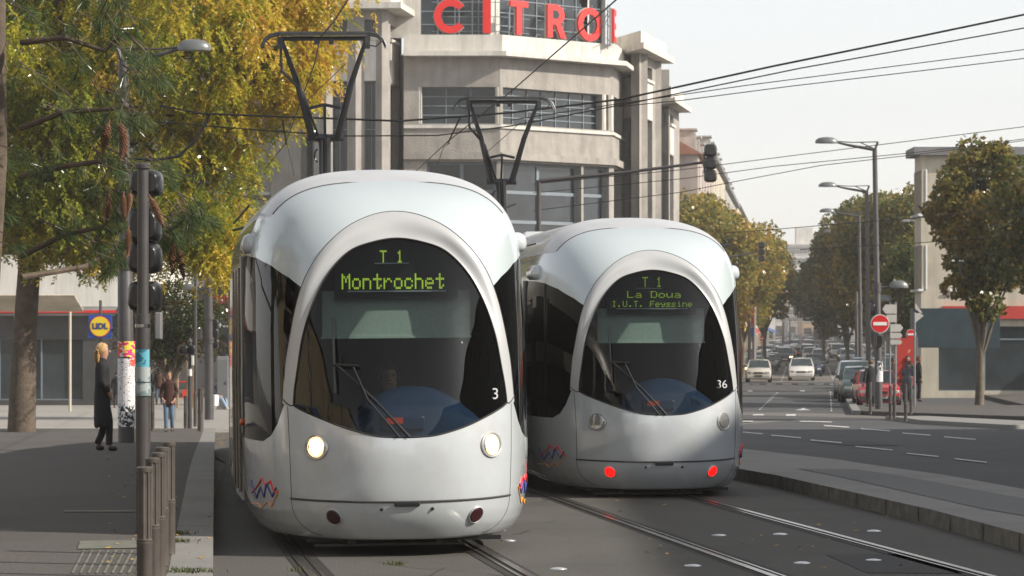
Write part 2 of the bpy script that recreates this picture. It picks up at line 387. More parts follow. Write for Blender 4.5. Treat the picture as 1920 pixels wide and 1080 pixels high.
# right corner pavement
def gpoly(pxs): return [tuple(ground_at(a, b))[:2] for a, b in pxs]
f0 = gpoly([(1603, 778), (1700, 782), (1990, 792)])
sheet('right_pavement', f0 + [(75, 106), (12.3, 106)], .146, M_side, thick=.18)
sheet('right_pavement_back', [(18.6, 106), (75, 106), (75, 150), (95, 400), RB(7.6, 400), RB(7.6, 160), (20.6, 130)], .146, M_side, thick=.18)
a_ = gpoly([(1572, 728), (1598, 778.5), (1614, 779), (1583, 730)])
sheet('corner_kerb', a_, .16, M_kerb, thick=.2)
sheet('traffic_island', gpoly([(1660, 787), (1700, 791.5), (1725, 795), (1900, 805), (1990, 800), (1740, 787)]), .12, M_kerb, thick=.15)
sheet('left_boulevard_pavement', [RB(-5.2, 130), RB(-5.2, 1300), RB(-60, 1300), RB(-60, 130)], .146, M_side, thick=.18)
# litter of leaves
lf = MB()
for k in range(260):
    if k < 110: p = ground_at(random.gauss(412, 8), random.uniform(806, 835), 0)
    elif k < 150: p = ground_at(random.uniform(1120, 1720), random.uniform(905, 1075), 0)
    else: p = ground_at(random.uniform(200, 400), random.uniform(790, 1070), .15)
    a = random.random() * 6.28; r = random.uniform(.015, .035); u = Vector((math.cos(a), math.sin(a), .15)) * r; v = Vector((-math.sin(a), math.cos(a), .2)) * r * .5; p.z += .01
    lf.add([p - u, p - v, p + u, p + v], [(0, 1, 2, 3)])
tag(lf.build('fallen_leaves', mat('dead_leaf', (.38, .22, .05), .8, 0, .3, 40), fix=False), kind='stuff')
# ------------------------------------------------------------------ tram
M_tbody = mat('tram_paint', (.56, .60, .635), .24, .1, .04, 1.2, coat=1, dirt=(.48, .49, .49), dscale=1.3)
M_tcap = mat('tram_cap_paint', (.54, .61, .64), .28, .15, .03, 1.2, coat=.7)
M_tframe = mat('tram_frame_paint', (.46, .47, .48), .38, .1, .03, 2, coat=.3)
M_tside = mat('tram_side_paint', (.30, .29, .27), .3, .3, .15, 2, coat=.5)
M_troof = mat('tram_roof', (.50, .51, .53), .4, .1, .1, 2, coat=.3)
M_wind = glass('windshield_glass', (.44, .49, .47), 1.42, refl=.85)
M_sglass = glass('side_glass', (.07, .08, .08), 1.42, refl=.55)
M_cab = mat('cab_interior', (.022, .022, .024), .7, 0, .2, 3)
M_dash = mat('dashboard_blue', (.03, .07, .17), .3, 0, .1, 3)
M_blind = mat('blind_fabric', (.66, .78, .73), .8, 0, .06, 30)
M_led = mat('led_on', (.3, .5, .02), .5, 0, 0, emit=(.58, .80, .06), es=.8)
M_head = mat('headlight_lit', (1, .9, .7), .2, 0, 0, emit=(1, .80, .52), es=7)
M_headg = mat('headlight_warm', (1, .7, .4), .3, 0, 0, emit=(1, .56, .25), es=1.6)
M_headc = mat('headlight_glass', (.55, .55, .52), .06, .6, .2, 40, coat=1)
M_chrome = mat('chrome', (.7, .7, .7), .12, 1, 0)
M_tailoff = mat('tail_lens_dark', (.035, .004, .006), .35, 0, 0, coat=.15)
M_tailon = mat('tail_lens_lit', (.6, .01, .01), .3, 0, 0, emit=(1, .004, .002), es=2.2)
M_orange = mat('orange_lens', (.75, .13, .01), .3, 0, 0, coat=.5)
M_seam = mat('seam_dark', (.05, .05, .055), .8, 0, 0)
M_numw = mat('number_white', (.85, .85, .85), .5, 0, 0)

_Pz = [.14, .25, .44, .8, 1.0, 1.3, 1.7, 2.1, 2.5, 2.77, 2.94, 3.05, 3.12, 3.17]
_Pv = [-.22, -.10, -.03, 0, -.02, -.08, -.2, -.36, -.60, -.87, -1.15, -1.47, -1.8, -2.25]
_zs = np.linspace(.14, 3.17, 640); _ps = np.interp(_zs, _Pz, _Pv)
for _ in range(3):
    kk = 31; pad = np.concatenate([2 * _ps[0] - _ps[kk:0:-1], _ps, 2 * _ps[-1] - _ps[-2:-kk - 2:-1]])
    ker = np.hanning(2 * kk + 1); ker /= ker.sum(); _ps = np.convolve(pad, ker, 'valid')
YB, KN = -2.3, 2.5
def tP(z): return float(np.interp(z, _zs, _ps))
_Wz = [.14, .18, .25, .35, .5, .8, 1.2, 1.8, 2.2]
_Wv = [1.03, 1.075, 1.12, 1.15, 1.17, 1.185, 1.185, 1.18, 1.165]
def tW(z):
    if z > 2.2: return 1.165 * max(0.0, 1 - min(1, (z - 2.2) / .97) ** 2.8) ** (1 / 2.8)
    return float(np.interp(z, _Wz, _Wv))
def nose_y(x, z):
    q = min(1, abs(x) / max(tW(z), 1e-6)) ** KN
    return YB + (tP(z) - YB) * (1 - q) ** (1 / KN)
C1h = [(0, .95), (.13, .953), (.26, .968), (.47, 1.025), (.67, 1.105), (.80, 1.165), (.855, 1.20), (.845, 1.32), (.82, 1.48), (.77, 1.76), (.68, 2.03), (.56, 2.25), (.39, 2.425), (.2, 2.50), (0, 2.53)]
C2h = [(0, 1.2), (.6, 1.2), (.935, 1.2), (.92, 1.4), (.895, 1.62), (.80, 2.07), (.665, 2.36), (.45, 2.59), (.22, 2.715), (0, 2.755)]
def densify(h, sharp=()):
    """half outline -> smooth closed polygon, Catmull-Rom except at sharp indices"""
    out = []
    n = len(h)
    for i in range(n - 1):
        p1, p2 = np.array(h[i]), np.array(h[i + 1])
        p0 = np.array(h[i - 1]) if i > 0 else np.array([-h[1][0], h[1][1]])
        p3 = np.array(h[i + 2]) if i + 2 < n else np.array([-h[n - 2][0], h[n - 2][1]])
        if i in sharp: p0 = 2 * p1 - p2
        if i + 1 in sharp: p3 = 2 * p2 - p1
        for k in range(10):
            t = k / 10
            out.append(tuple(.5 * ((2 * p1) + (p2 - p0) * t + (2 * p0 - 5 * p1 + 4 * p2 - p3) * t * t + (3 * p1 - p0 - 3 * p2 + p3) * t ** 3)))
    out.append(tuple(h[-1]))
    return out
def mirror_poly(half): return half + [(-x, z) for x, z in half[-2:0:-1]]
C1d, C2d = densify(C1h, (6,)), densify(C2h, (0, 1, 2))
C1p, C2p = mirror_poly(C1d), mirror_poly(C2d)
def sdist(P, poly):
    """signed distance (inside < 0), P (n,2)"""
    A = np.array(poly); B = np.roll(A, -1, 0); d = np.full(len(P), 1e9); ins = np.zeros(len(P), bool)
    for a, b in zip(A, B):
        e = b - a; L = max(e @ e, 1e-12); t = np.clip(((P - a) @ e) / L, 0, 1)
        q = P - (a + t[:, None] * e); d = np.minimum(d, np.hypot(q[:, 0], q[:, 1]))
        c = ((a[1] > P[:, 1]) != (b[1] > P[:, 1]))
        with np.errstate(divide='ignore', invalid='ignore'): xi = a[0] + (P[:, 1] - a[1]) / (b[1] - a[1]) * (b[0] - a[0])
        ins ^= c & (P[:, 0] < xi)
    return np.where(ins, -d, d)
def split(V, T, phi):
    """cut the triangle mesh along phi = 0: (V, inside T, outside T, extra attributes re-interpolated by the caller)"""
    V = list(map(tuple, V)); ph = list(phi); cache = {}; src = []
    def cut(i, j):
        k = (min(i, j), max(i, j))
        if k not in cache:
            t = ph[i] / (ph[i] - ph[j]); V.append(tuple(V[i][c] + (V[j][c] - V[i][c]) * t for c in range(len(V[i])))); ph.append(0.0); cache[k] = len(V) - 1
        return cache[k]
    I, O = [], []
    for a, b, c in T:
        s = [ph[a] < 0, ph[b] < 0, ph[c] < 0]
        if all(s): I.append((a, b, c)); continue
        if not any(s): O.append((a, b, c)); continue
        r = [a, b, c]
        while not ((ph[r[0]] < 0) != (ph[r[1]] < 0) and (ph[r[0]] < 0) != (ph[r[2]] < 0)): r = r[1:] + r[:1]
        p, q, s_ = r; x, y = cut(p, q), cut(p, s_)
        one, two = (I, O) if ph[p] < 0 else (O, I)
        one.append((p, x, y)); two.append((x, q, s_)); two.append((x, s_, y))
    return np.array(V), I, O
def shell():
    zr = [.30, .2] + list(np.linspace(.14, .5, 22)) + list(np.linspace(.53, 2.2, 96)) + [2.2 + .97 * math.sin(a) for a in np.linspace(.015, PI / 2, 84)]
    ts = np.linspace(-1, 1, 151); ts = ts * (PI / 2)
    back = [-6.0, -5.2, -4.4, -3.6, -3.0, -2.6]
    V = []; ncol = len(back) * 2 + len(ts)
    for i, z in enumerate(zr):
        if i < 2: w = [.8, .98][i]; zz = .14; P = tP(.14) - [.28, .08][i]; zz = [.145, .14][i]
        else: w = tW(z); zz = z; P = tP(z)
        row = [(-w, y, zz) for y in back]
        for t in ts:
            s, c = math.sin(t), math.cos(t)
            row.append((w * math.copysign(abs(s) ** (2 / KN), s), YB + (P - YB) * abs(c) ** (2 / KN), zz))
        row += [(w, y, zz) for y in back[::-1]]
        V += row
    T = []
    for i in range(len(zr) - 1):
        for j in range(ncol - 1):
            a = i * ncol + j; b = a + 1; c = a + ncol; d = c + 1
            T.append((a, d, b)); T.append((a, c, d))
    return np.array(V), T
def ss(t): t = np.clip(t, 0, 1); return t * t * (3 - 2 * t)
def tri_obj(name, V, T, m, parent, dy=0.0):
    used = sorted({i for t in T for i in t}); mp = {u: k for k, u in enumerate(used)}
    me = bpy.data.meshes.new(name); me.from_pydata([(V[u][0], V[u][1] + dy, V[u][2]) for u in used], [], [tuple(mp[i] for i in t) for t in T])
    me.materials.append(m); me.polygons.foreach_set('use_smooth', [True] * len(me.polygons)); me.update()
    o = bpy.data.objects.new(name, me); COL.objects.link(o); o.parent = parent; return o
def recess(x, z):
    P2 = np.array([[x, z]]); return float(recess_a(P2)[0])
def recess_a(P2):
    d1 = sdist(P2, C1p); d2 = -sdist(P2, C2p)
    band = np.where(d1 > 0, d1 + d2, d2 - (-d1)); band = np.clip(np.abs(band), .01, .25)
    t = np.clip(d1 / band, 0, 1)
    R = .09 * np.clip((P2[:, 1] - 1.2) / 1.3, 0, 1) ** .8
    return np.where((d2 > 0) | (d1 < 0), R * (1 - ss(t * 1.18)), 0.0)
def tram(n, cant=0.0):
    root = empty('tram', (n[0], n[1], 0), PI + TH0)     # local +y is the nose direction, local +x is the image left
    root.rotation_euler = (0, cant, PI + TH0 - math.radians(.45))
    V, T = shell()
    P2 = V[:, [0, 2]]; front = V[:, 1] > YB - .01
    R = recess_a(P2) * front
    V = V.copy(); V[:, 1] -= R
    def phiC(V, poly): return np.where(V[:, 1] > -1.9, sdist(V[:, [0, 2]], poly), 5.0)
    V, g, rest = split(V, T, phiC(V, C1p))
    o = tri_obj('windshield', V, g, M_wind, root, -.008)
    V, fr, rest = split(V, rest, phiC(V, C2p))
    tri_obj('windshield_frame', V, fr, M_tframe, root)
    sidep = [(-2.62, .9), (-1.05, .9), (-.86, .95), (-.74, 1.05), (-.64, 1.22), (-.3, 1.26), (-.3, 2.0), (-.64, 2.11), (-.85, 2.22), (-1.15, 2.33), (-1.5, 2.40), (-1.9, 2.43), (-2.62, 2.45)]
    ph = sdist(V[:, [1, 2]], sidep) 
    V, sw, rest = split(V, rest, ph)
    tri_obj('side_window', V, [t for t in sw if V[t[0]][0] + V[t[1]][0] < 0], M_sglass, root)
    tri_obj('side_window', V, [t for t in sw if V[t[0]][0] + V[t[1]][0] >= 0], M_sglass, root)
    V, rf, rest = split(V, rest, np.maximum(V[:, 1] + 1.5, 2.74 - V[:, 2]))
    tri_obj('roof_cover', V, rf, M_troof, root)
    V, cp, rest = split(V, rest, np.maximum(-1.95 - V[:, 1], 1.95 - V[:, 2]))
    tri_obj('front_cap', V, cp, M_tcap, root)
    body = tri_obj('body', V, rest, M_tbody, root)
    # seams
    def line(name, pts, r, m=M_seam, lift=.0): s = MB(); s.tube(pts, r, 6, 0); return s.build(name, m, root, smooth=True)
    def S(x, z, lift=0.0): return Vector((x, nose_y(x, z) - recess(x, z) + lift, z))
    sm = MB()
    bz = lambda x: .445 + .012 * (x / .87) ** 2
    sm.tube([S(x, bz(x)) for x in np.linspace(-.88, .88, 41)], .0095, 6)
    for sg in (-1, 1):
        sm.tube([S(sg * (.875 + .03 * (z - .44)), z) for z in np.linspace(.45, 1.19, 30)], .0035, 5)
        sm.tube([S(sg * (.60 + .275 * math.sin(a)), .445 - .28 * math.cos(a)) for a in np.linspace(.15, PI / 2, 18)], .003, 5)
        sm.tube([S(sg * x, z) for x, z in [(.855, 1.20), (.875, 1.195), (.90, 1.21), (.935, 1.25)]], .006, 5)
    sm.tube([S(x, z, .002) for x, z in C2d[30:] ] + [S(-x, z, .002) for x, z in C2d[::-1] if z > 1.25], .0032, 5)
    rfp = []
    for z in np.linspace(2.76, 3.06, 30):
        w = tW(z); q = (-1.5 - YB) / (tP(z) - YB)
        if q >= 1: continue
        x = w * (1 - q ** KN) ** (1 / KN); rfp.append((x, -1.5, z))
    full = [Vector(p) for p in rfp] + [Vector((-x, y, z)) for x, y, z in rfp[::-1]]
    sm.tube(full, .0065, 5)
    sm.build('panel_seam', M_seam, root, smooth=True)
    sm = MB(); sm.tube([S(x, z, -.002) for x, z in C1p] + [S(*C1p[0], -.002)], .0075, 6); sm.build('windshield_seal', M_rubber, root, smooth=True)
    sm = MB(); sm.box((0, nose_y(0, .445) - .01, .425), (.2, .04, .035)); sm.build('coupler_catch', M_black, root, bevel=.008)
    for x in (-.2, .2):
        sm = MB(); sm.lathe([(.014, 0), (.014, .01)], (0, 0, 0), 12, Matrix.Rotation(-PI / 2, 3, 'X')); q = sm.build('towing_hole', M_black, root, smooth=True); q.location = S(x, .385, -.003)
    # camera pods under the roof
    for sg in (-1, 1):
        pod = MB()
        prof = [(0, .0), (.09, .02), (.12, .09), (.12, .16), (.08, .2), (0, .2)]
        pod.box((sg * 1.075, -2.05, 2.53), (.27, .55, .17), taper=.93); q = pod.build('camera_pod', M_tbody, root, smooth=True); b = q.modifiers.new('b', 'BEVEL'); b.width = .07; b.segments = 4
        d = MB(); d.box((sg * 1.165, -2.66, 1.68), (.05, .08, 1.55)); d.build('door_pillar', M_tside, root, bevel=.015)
        l = MB(); l.lathe([(.03, -.03), (.03, .01), (.02, .022), (.001, .026)], (0, 0, 0), 14, Matrix.Rotation(sg * PI / 2, 3, 'Y')); q = l.build('turn_indicator', M_orange, root, smooth=True); q.location = (sg * 1.19, -2.45, 1.02)
    # lower apron behind the skirt, snow plough bar
    bb = MB(); bb.box((0, -1.3, .16), (1.5, 1.2, .12)); bb.box((.1, -.50, .085), (1.2, .04, .02)); bb.box((.4, -.52, .12), (.06, .05, .07)); bb.box((-.3, -.52, .12), (.06, .05, .07)); bb.box((-.62, -.54, .125), (.35, .06, .035)); bb.build('obstacle_bar', M_black, root)
    # cabin
    cb = MB(); 
    cb.quad((-1.05, -2.3, .7), (1.05, -2.3, .7), (.95, -2.3, 2.6), (-.95, -2.3, 2.6))
    cb.quad((-.6, -.35, .72), (.6, -.35, .72), (1.05, -2.3, .72), (-1.05, -2.3, .72))
    cb.quad((-.5, -1.15, 2.56), (.5, -1.15, 2.56), (.9, -2.3, 2.6), (-.9, -2.3, 2.6))
    for sg in (-1, 1): cb.quad((sg * .98, -1.3, .75), (sg * 1.05, -2.3, .75), (sg * .95, -2.3, 2.5), (sg * .85, -1.3, 2.4))
    cb.build('cab_lining', M_cab, root, fix=False)
    ds = MB(); pr = []
    for i in range(21):
        a = PI * i / 20; pr.append((math.cos(a), math.sin(a)))
    rows = []
    for k, (yy, h, sc_) in enumerate(((-.42, .0, 1.0), (-.45, .22, .98), (-.55, .34, .93), (-.8, .42, .85), (-1.0, .40, .8), (-1.05, .0, .8))):
        rows.append([(-.12 + c * .62 * sc_, yy + .0, .92 + s * h) for c, s in pr])
    vs = [p for r_ in rows for p in r_]; fs = [(i * 21 + j, i * 21 + j + 1, (i + 1) * 21 + j + 1, (i + 1) * 21 + j) for i in range(5) for j in range(20)]
    ds.add(vs, fs); ds.build('dashboard', M_dash, root, smooth='all')
    for x0 in (0.02,):
        q = MB(); q.box((x0 - .02, -.45, 1.05), (.36, .12, .12)); q.build('control_console', M_dash, root, bevel=.02)
        q = MB(); q.box((x0 + .04, -.383, 1.07), (.13, .01, .05)); q.build('console_light', mat('console_red', (.3, .02, .02), .4, 0, 0, emit=(1, .12, .05), es=.25), root)
    bl = MB(); bl.box((.0, -.86, 1.92), (1.2, .006, .38)); bl.box((0, -.86, 1.735), (1.22, .02, .018)); bl.build('sun_blind', M_blind, root)
    # wiper
    wp = MB(); A = S(.06, .97, .02); B = S(.53, 1.52, .035); C = S(.50, 1.53, .04)
    wp.tube([S(-.02, .955, .01), S(.25, 1.25, .035), B], .011, 6); wp.tube([S(.06, .955, .01), S(.3, 1.25, .04), S(.40, 1.50, .04)], .009, 6)
    wp.tube([S(.36, 1.51, .03), B, S(.55, 1.52, .035)], .012, 6)
    wp.build('wiper_arm', M_black, root, smooth=True)
    wb = MB(); wb.tube([S(.545, z, .028) for z in np.linspace(1.3, 1.9, 9)], .009, 6); wb.build('wiper_blade', M_black, root, smooth=True)
    return root, S
def frame_at(x, z):
    """matrix whose Z is the outward surface normal of the nose, X horizontal"""
    e = .01; p = Vector((x, nose_y(x, z), z))
    tx = (Vector((x + e, nose_y(x + e, z), z)) - p).normalized(); tz = (Vector((x, nose_y(x, z + e), z + e)) - p).normalized()
    nrm = tz.cross(tx)
    if nrm.y < 0: nrm = -nrm
    nrm.normalize(); u = Vector((0, 0, 1)).cross(nrm).normalized(); v = nrm.cross(u)
    return Matrix((u, v, nrm)).transposed(), p, nrm
def lamp_on(root, name, x, z, r, lens, ring, parts, dome=.02, oval=1.0):
    M, p, nrm = frame_at(x, z)
    b = MB(); b.lathe([(r * 1.18, -.03), (r * 1.18, .003), (r * 1.1, .009), (r * 1.0, .004), (r * .98, -.01)], (0, 0, 0), 28, cap=False)
    base = b.build(name, ring, root, smooth=True); base.location = p + nrm * .004; base.rotation_euler = M.to_euler(); base.scale = (oval, 1, 1)
    l = MB(); l.lathe([(r * .99, -.008), (r * .9, dome * .4), (r * .55, dome * .85), (.001, dome)], (0, 0, 0), 28, cap=False)
    q = l.build(parts, lens, base, smooth=True); q.location = (0, 0, .012)
    return base
GLY = {'M': '10001,11011,10101,10101,10001,10001,10001', 'o': '00000,00000,01110,10001,10001,10001,01110', 'n': '00000,00000,11110,10001,10001,10001,10001',
 't': '00100,00100,11111,00100,00100,00101,00110', 'r': '00000,00000,10110,11001,10000,10000,10000', 'c': '00000,00000,01110,10001,10000,10001,01110',
 'h': '10000,10000,11110,10001,10001,10001,10001', 'e': '00000,00000,01110,10001,11111,10000,01110', 'T': '11111,00100,00100,00100,00100,00100,00100',
 '1': '00100,01100,00100,00100,00100,00100,01110', 'L': '10000,10000,10000,10000,10000,10000,11111', 'a': '00000,00000,01110,00001,01111,10001,01111',
 'D': '11110,10001,10001,10001,10001,10001,11110', 'u': '00000,00000,10001,10001,10001,10011,01101', 'I': '01110,00100,00100,00100,00100,00100,01110',
 'U': '10001,10001,10001,10001,10001,10001,01110', '.': '00000,00000,00000,00000,00000,01100,01100', 'F': '11111,10000,10000,11110,10000,10000,10000',
 'y': '00000,00000,10001,10001,01111,00001,01110', 's': '00000,00000,01111,10000,01110,00001,11110', 'i': '00100,00000,01100,00100,00100,00100,01110', ' ': '00000,' * 6 + '00000',
 '0': '01110,10001,10011,10101,11001,10001,01110', '2': '01110,10001,00001,00110,01000,10000,11111', '3': '11110,00001,00001,01110,00001,00001,11110'}
def led(root, s, cx, cz, y, w, h, dbl=1, name='led_text', m=None):
    """dot matrix text; local +x is the picture's left, so columns run towards -x"""
    b = MB(); nc = len(s) * 6 - 1; px = w / nc; pz = h / 7
    for i, ch in enumerate(s):
        rows = GLY[ch].split(',')
        for r_, row in enumerate(rows):
            for c, bit in enumerate(row):
                if bit == '1':
                    x = cx + w / 2 - (i * 6 + c + .5) * px; z = cz + h / 2 - (r_ + .5) * pz
                    for d in range(dbl):
                        zz = z + (d - (dbl - 1) / 2) * pz / dbl
                        b.quad((x - px * .44, y, zz - pz / dbl * .42), (x + px * .44, y, zz - pz / dbl * .42), (x + px * .44, y, zz + pz / dbl * .42), (x - px * .44, y, zz + pz / dbl * .42))
                    # thicken to the side
    return b.build(name, m or (M_led if led_bright[0] else M_led2), root, fix=False)
def squiggle(root, sg):
    def P(u, v):   # u across 0..1, v up 0..1 on the corner of the skirt
        x = sg * (1.14 - .165 * u); z = .345 + .25 * v
        x = math.copysign(min(abs(x), tW(z) - .004), x)
        return Vector((x, nose_y(x, z) + .004, z)) + Vector((sg * .003, 0, 0))
    for m, pts, r in ((mat('decal_orange', (.8, .3, .02), .5, 0, 0), [(.0, .05), (.25, .12), (.35, .0), (.6, .25), (.75, .1), (1, .55), (1.05, .7)], .0055),
                      (mat('decal_red', (.7, .03, .04), .5, 0, 0), [(.0, .45), (.2, .75), (.35, 1.0), (.5, .8), (.7, .95), (.85, .65), (1, .6)], .009),
                      (mat('decal_blue', (.03, .05, .25), .5, 0, 0), [(-.05, .85), (.15, .3), (.3, .7), (.45, .4), (.55, .85), (.8, .45), (.95, .75)], .009)):
        b = MB(); b.tube([P(*p) for p in pts], r, 5); q = b.build('decal_squiggle', m, root, smooth=True)
def module(root, n, t0, t1, doors, kind):
    """one body section between two joints of the track, in the tram's own space"""
    x0, y0, _ = path(n[0], n[1], t0); x1, y1, _ = path(n[0], n[1], t1)
    inv = root.matrix_basis.inverted() if False else (Matrix.Translation(root.location) @ root.rotation_euler.to_matrix().to_4x4()).inverted()
    a = inv @ Vector((x0, y0, gz(y0))); b = inv @ Vector((x1, y1, gz(y1)))
    L = (b - a).length; d = (b - a).normalized()
    e = bpy.data.objects.new('passenger_module', None); COL.objects.link(e); e.parent = root; e.location = a
    yv = -d; xv = yv.cross(Vector((0, 0, 1))).normalized(); zv = xv.cross(yv)
    e.rotation_euler = Matrix((xv, yv, zv)).transposed().to_euler()
    sec = [(tW(z), z) for z in list(np.linspace(.25, 2.2, 8))] + [(tW(2.2 + .94 * math.sin(q)), 2.2 + .94 * math.sin(q)) for q in np.linspace(.2, PI / 2, 10)]
    sec = [(1.0, .22)] + sec; pr = sec + [(-x, z) for x, z in sec[::-1]]
    m = MB(); ys = [-.12, -L + .12]; k = len(pr)
    m.add([(x, y, z) for y in ys for x, z in pr], [(i, i + 1, k + i + 1, k + i) for i in range(k - 1)] + [tuple(range(k)), tuple(range(2 * k - 1, k - 1, -1))])
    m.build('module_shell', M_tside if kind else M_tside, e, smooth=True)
    g = MB(); g.box((0, 0, 1.55), (2.1, .3, 2.3)); g.build('gangway_bellows', M_rubber, e)
    rf = MB(); rf.box((0, -L / 2, 3.14), (1.4, L * .7, .12), taper=.9); rf.build('roof_equipment', M_troof, e, bevel=.03)
    for sg in (-1, 1):
        w_ = MB()
        w_.quad((sg * 1.189, -.2, 1.0), (sg * 1.189, -L + .2, 1.0), (sg * 1.172, -L + .2, 2.3), (sg * 1.172, -.2, 2.3)); w_.build('window_band', M_sglassd, e, fix=False)
        for dy in doors:
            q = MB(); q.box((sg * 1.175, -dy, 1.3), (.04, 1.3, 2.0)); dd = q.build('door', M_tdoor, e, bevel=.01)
            q = MB(); 
            for s2 in (-.33, .33): q.box((sg * 1.199, -dy + s2, 1.4), (.006, .54, 1.6))
            q.build('door_glass', M_sglassd, dd)
            q = MB()
            for s2 in (-.66, 0, .66): q.tube([(sg * 1.205, -dy + s2, .4), (sg * 1.2, -dy + s2, 2.25)], .015, 6)
            q.build('door_edge', M_chromed, dd, smooth=True)
    return e
M_sglassd = mat('coach_glass', (.02, .022, .022), .05, 0, .5, .7, spec=.9)
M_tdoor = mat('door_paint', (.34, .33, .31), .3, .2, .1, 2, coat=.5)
M_chromed = mat('door_trim', (.25, .24, .22), .25, .9, .1, 4)
def pantograph(root, n, t, zh):
    x0, y0, th = path(n[0], n[1], t); inv = (Matrix.Translation(root.location) @ root.rotation_euler.to_matrix().to_4x4()).inverted()
    e = bpy.data.objects.new('pantograph', None); COL.objects.link(e); e.parent = root; e.location = inv @ Vector((x0, y0, gz(y0)))
    e.rotation_euler = (0, 0, (th - TH0 + math.radians(.45)))
    zh = zh - gz(y0); zk = zh - 1.38; ky = -.9
    b = MB(); b.box((0, -.1, 3.30), (.9, 1.3, .1)); b.build('mount', M_black, e)
    b = MB(); b.box((0, ky / 2 + .35, (3.3 + zk) / 2 + .0), (.12, .12, 1.0)); 
    b = MB(); b.tube([(-.03, .55, 3.3), (-.03, ky, zk)], .055, 8); b.tube([(.05, .5, 3.32), (.05, ky, zk - .03)], .05, 8); b.tube([(.0, .1, 3.32), (.0, ky - .1, zk - .1)], .03, 8)
    b.tube([(.1 + .05 * math.cos(a), ky, zk - .25 + .09 * math.sin(a)) for a in np.linspace(0, 6.28, 12)], .012, 5); b.build('lower_arm', M_black, e, smooth=True)
    b = MB(); b.tube([(-.26, ky, zk), (.26, ky, zk)], .055, 10)
    for sg in (-1, 1):
        b.tube([(sg * .10, ky, zk), (sg * .18, ky + .02, zk - .0), (sg * .37, ky + .45, zk + .72), (sg * .575, 0, zh - .1)], [.06, .055, .045, .028], 8)
    b.tube([(.10, ky, zk + .05), (.30, ky + .3, zk + .62), (.585, -.05, zh - .5), (.60, 0, zh - .1)], .022, 6)
    b.tube([(-.22, ky + .25, zk + .4), (0, ky + .25, zk + .45), (.22, ky + .25, zk + .4)], .026, 6)
    b.tube([(.0, ky + .25, zk + .45), (0, ky, zk)], .02, 6); b.tube([(.25, ky + .3, zk + .5), (-.30, -.2, zh - .4)], .006, 5)
    b.build('upper_arm', M_pant, e, smooth=True)
    b = MB()
    for yy in (-.13, .13):
        b.tube([(-.86, yy, zh - .19), (-.82, yy, zh - .10), (-.74, yy, zh - .03), (-.62, yy, zh), (.62, yy, zh), (.74, yy, zh - .03), (.82, yy, zh - .10), (.86, yy, zh - .19)], .019, 6)
    b.box((0, 0, zh - .01), (1.2, .3, .02)); b.tube([(-.64, 0, zh - .07), (.64, 0, zh - .07)], .03, 8)
    for sg in (-1, 1):
        b.box((sg * .6, 0, zh - .13), (.07, .1, .16)); b.tube([(sg * .6, 0, zh - .16), (sg * .72, 0, zh - .18), (sg * .8, 0, zh - .1)], .01, 5)
    b.box((-.1, 0, zh - .11), (.07, .06, .08)); b.box((.1, 0, zh - .11), (.07, .06, .08))
    b.build('contact_head', M_pant, e, smooth=True)
    return e
M_pant = mat('pantograph_steel', (.06, .062, .066), .4, .5, .2, 5)

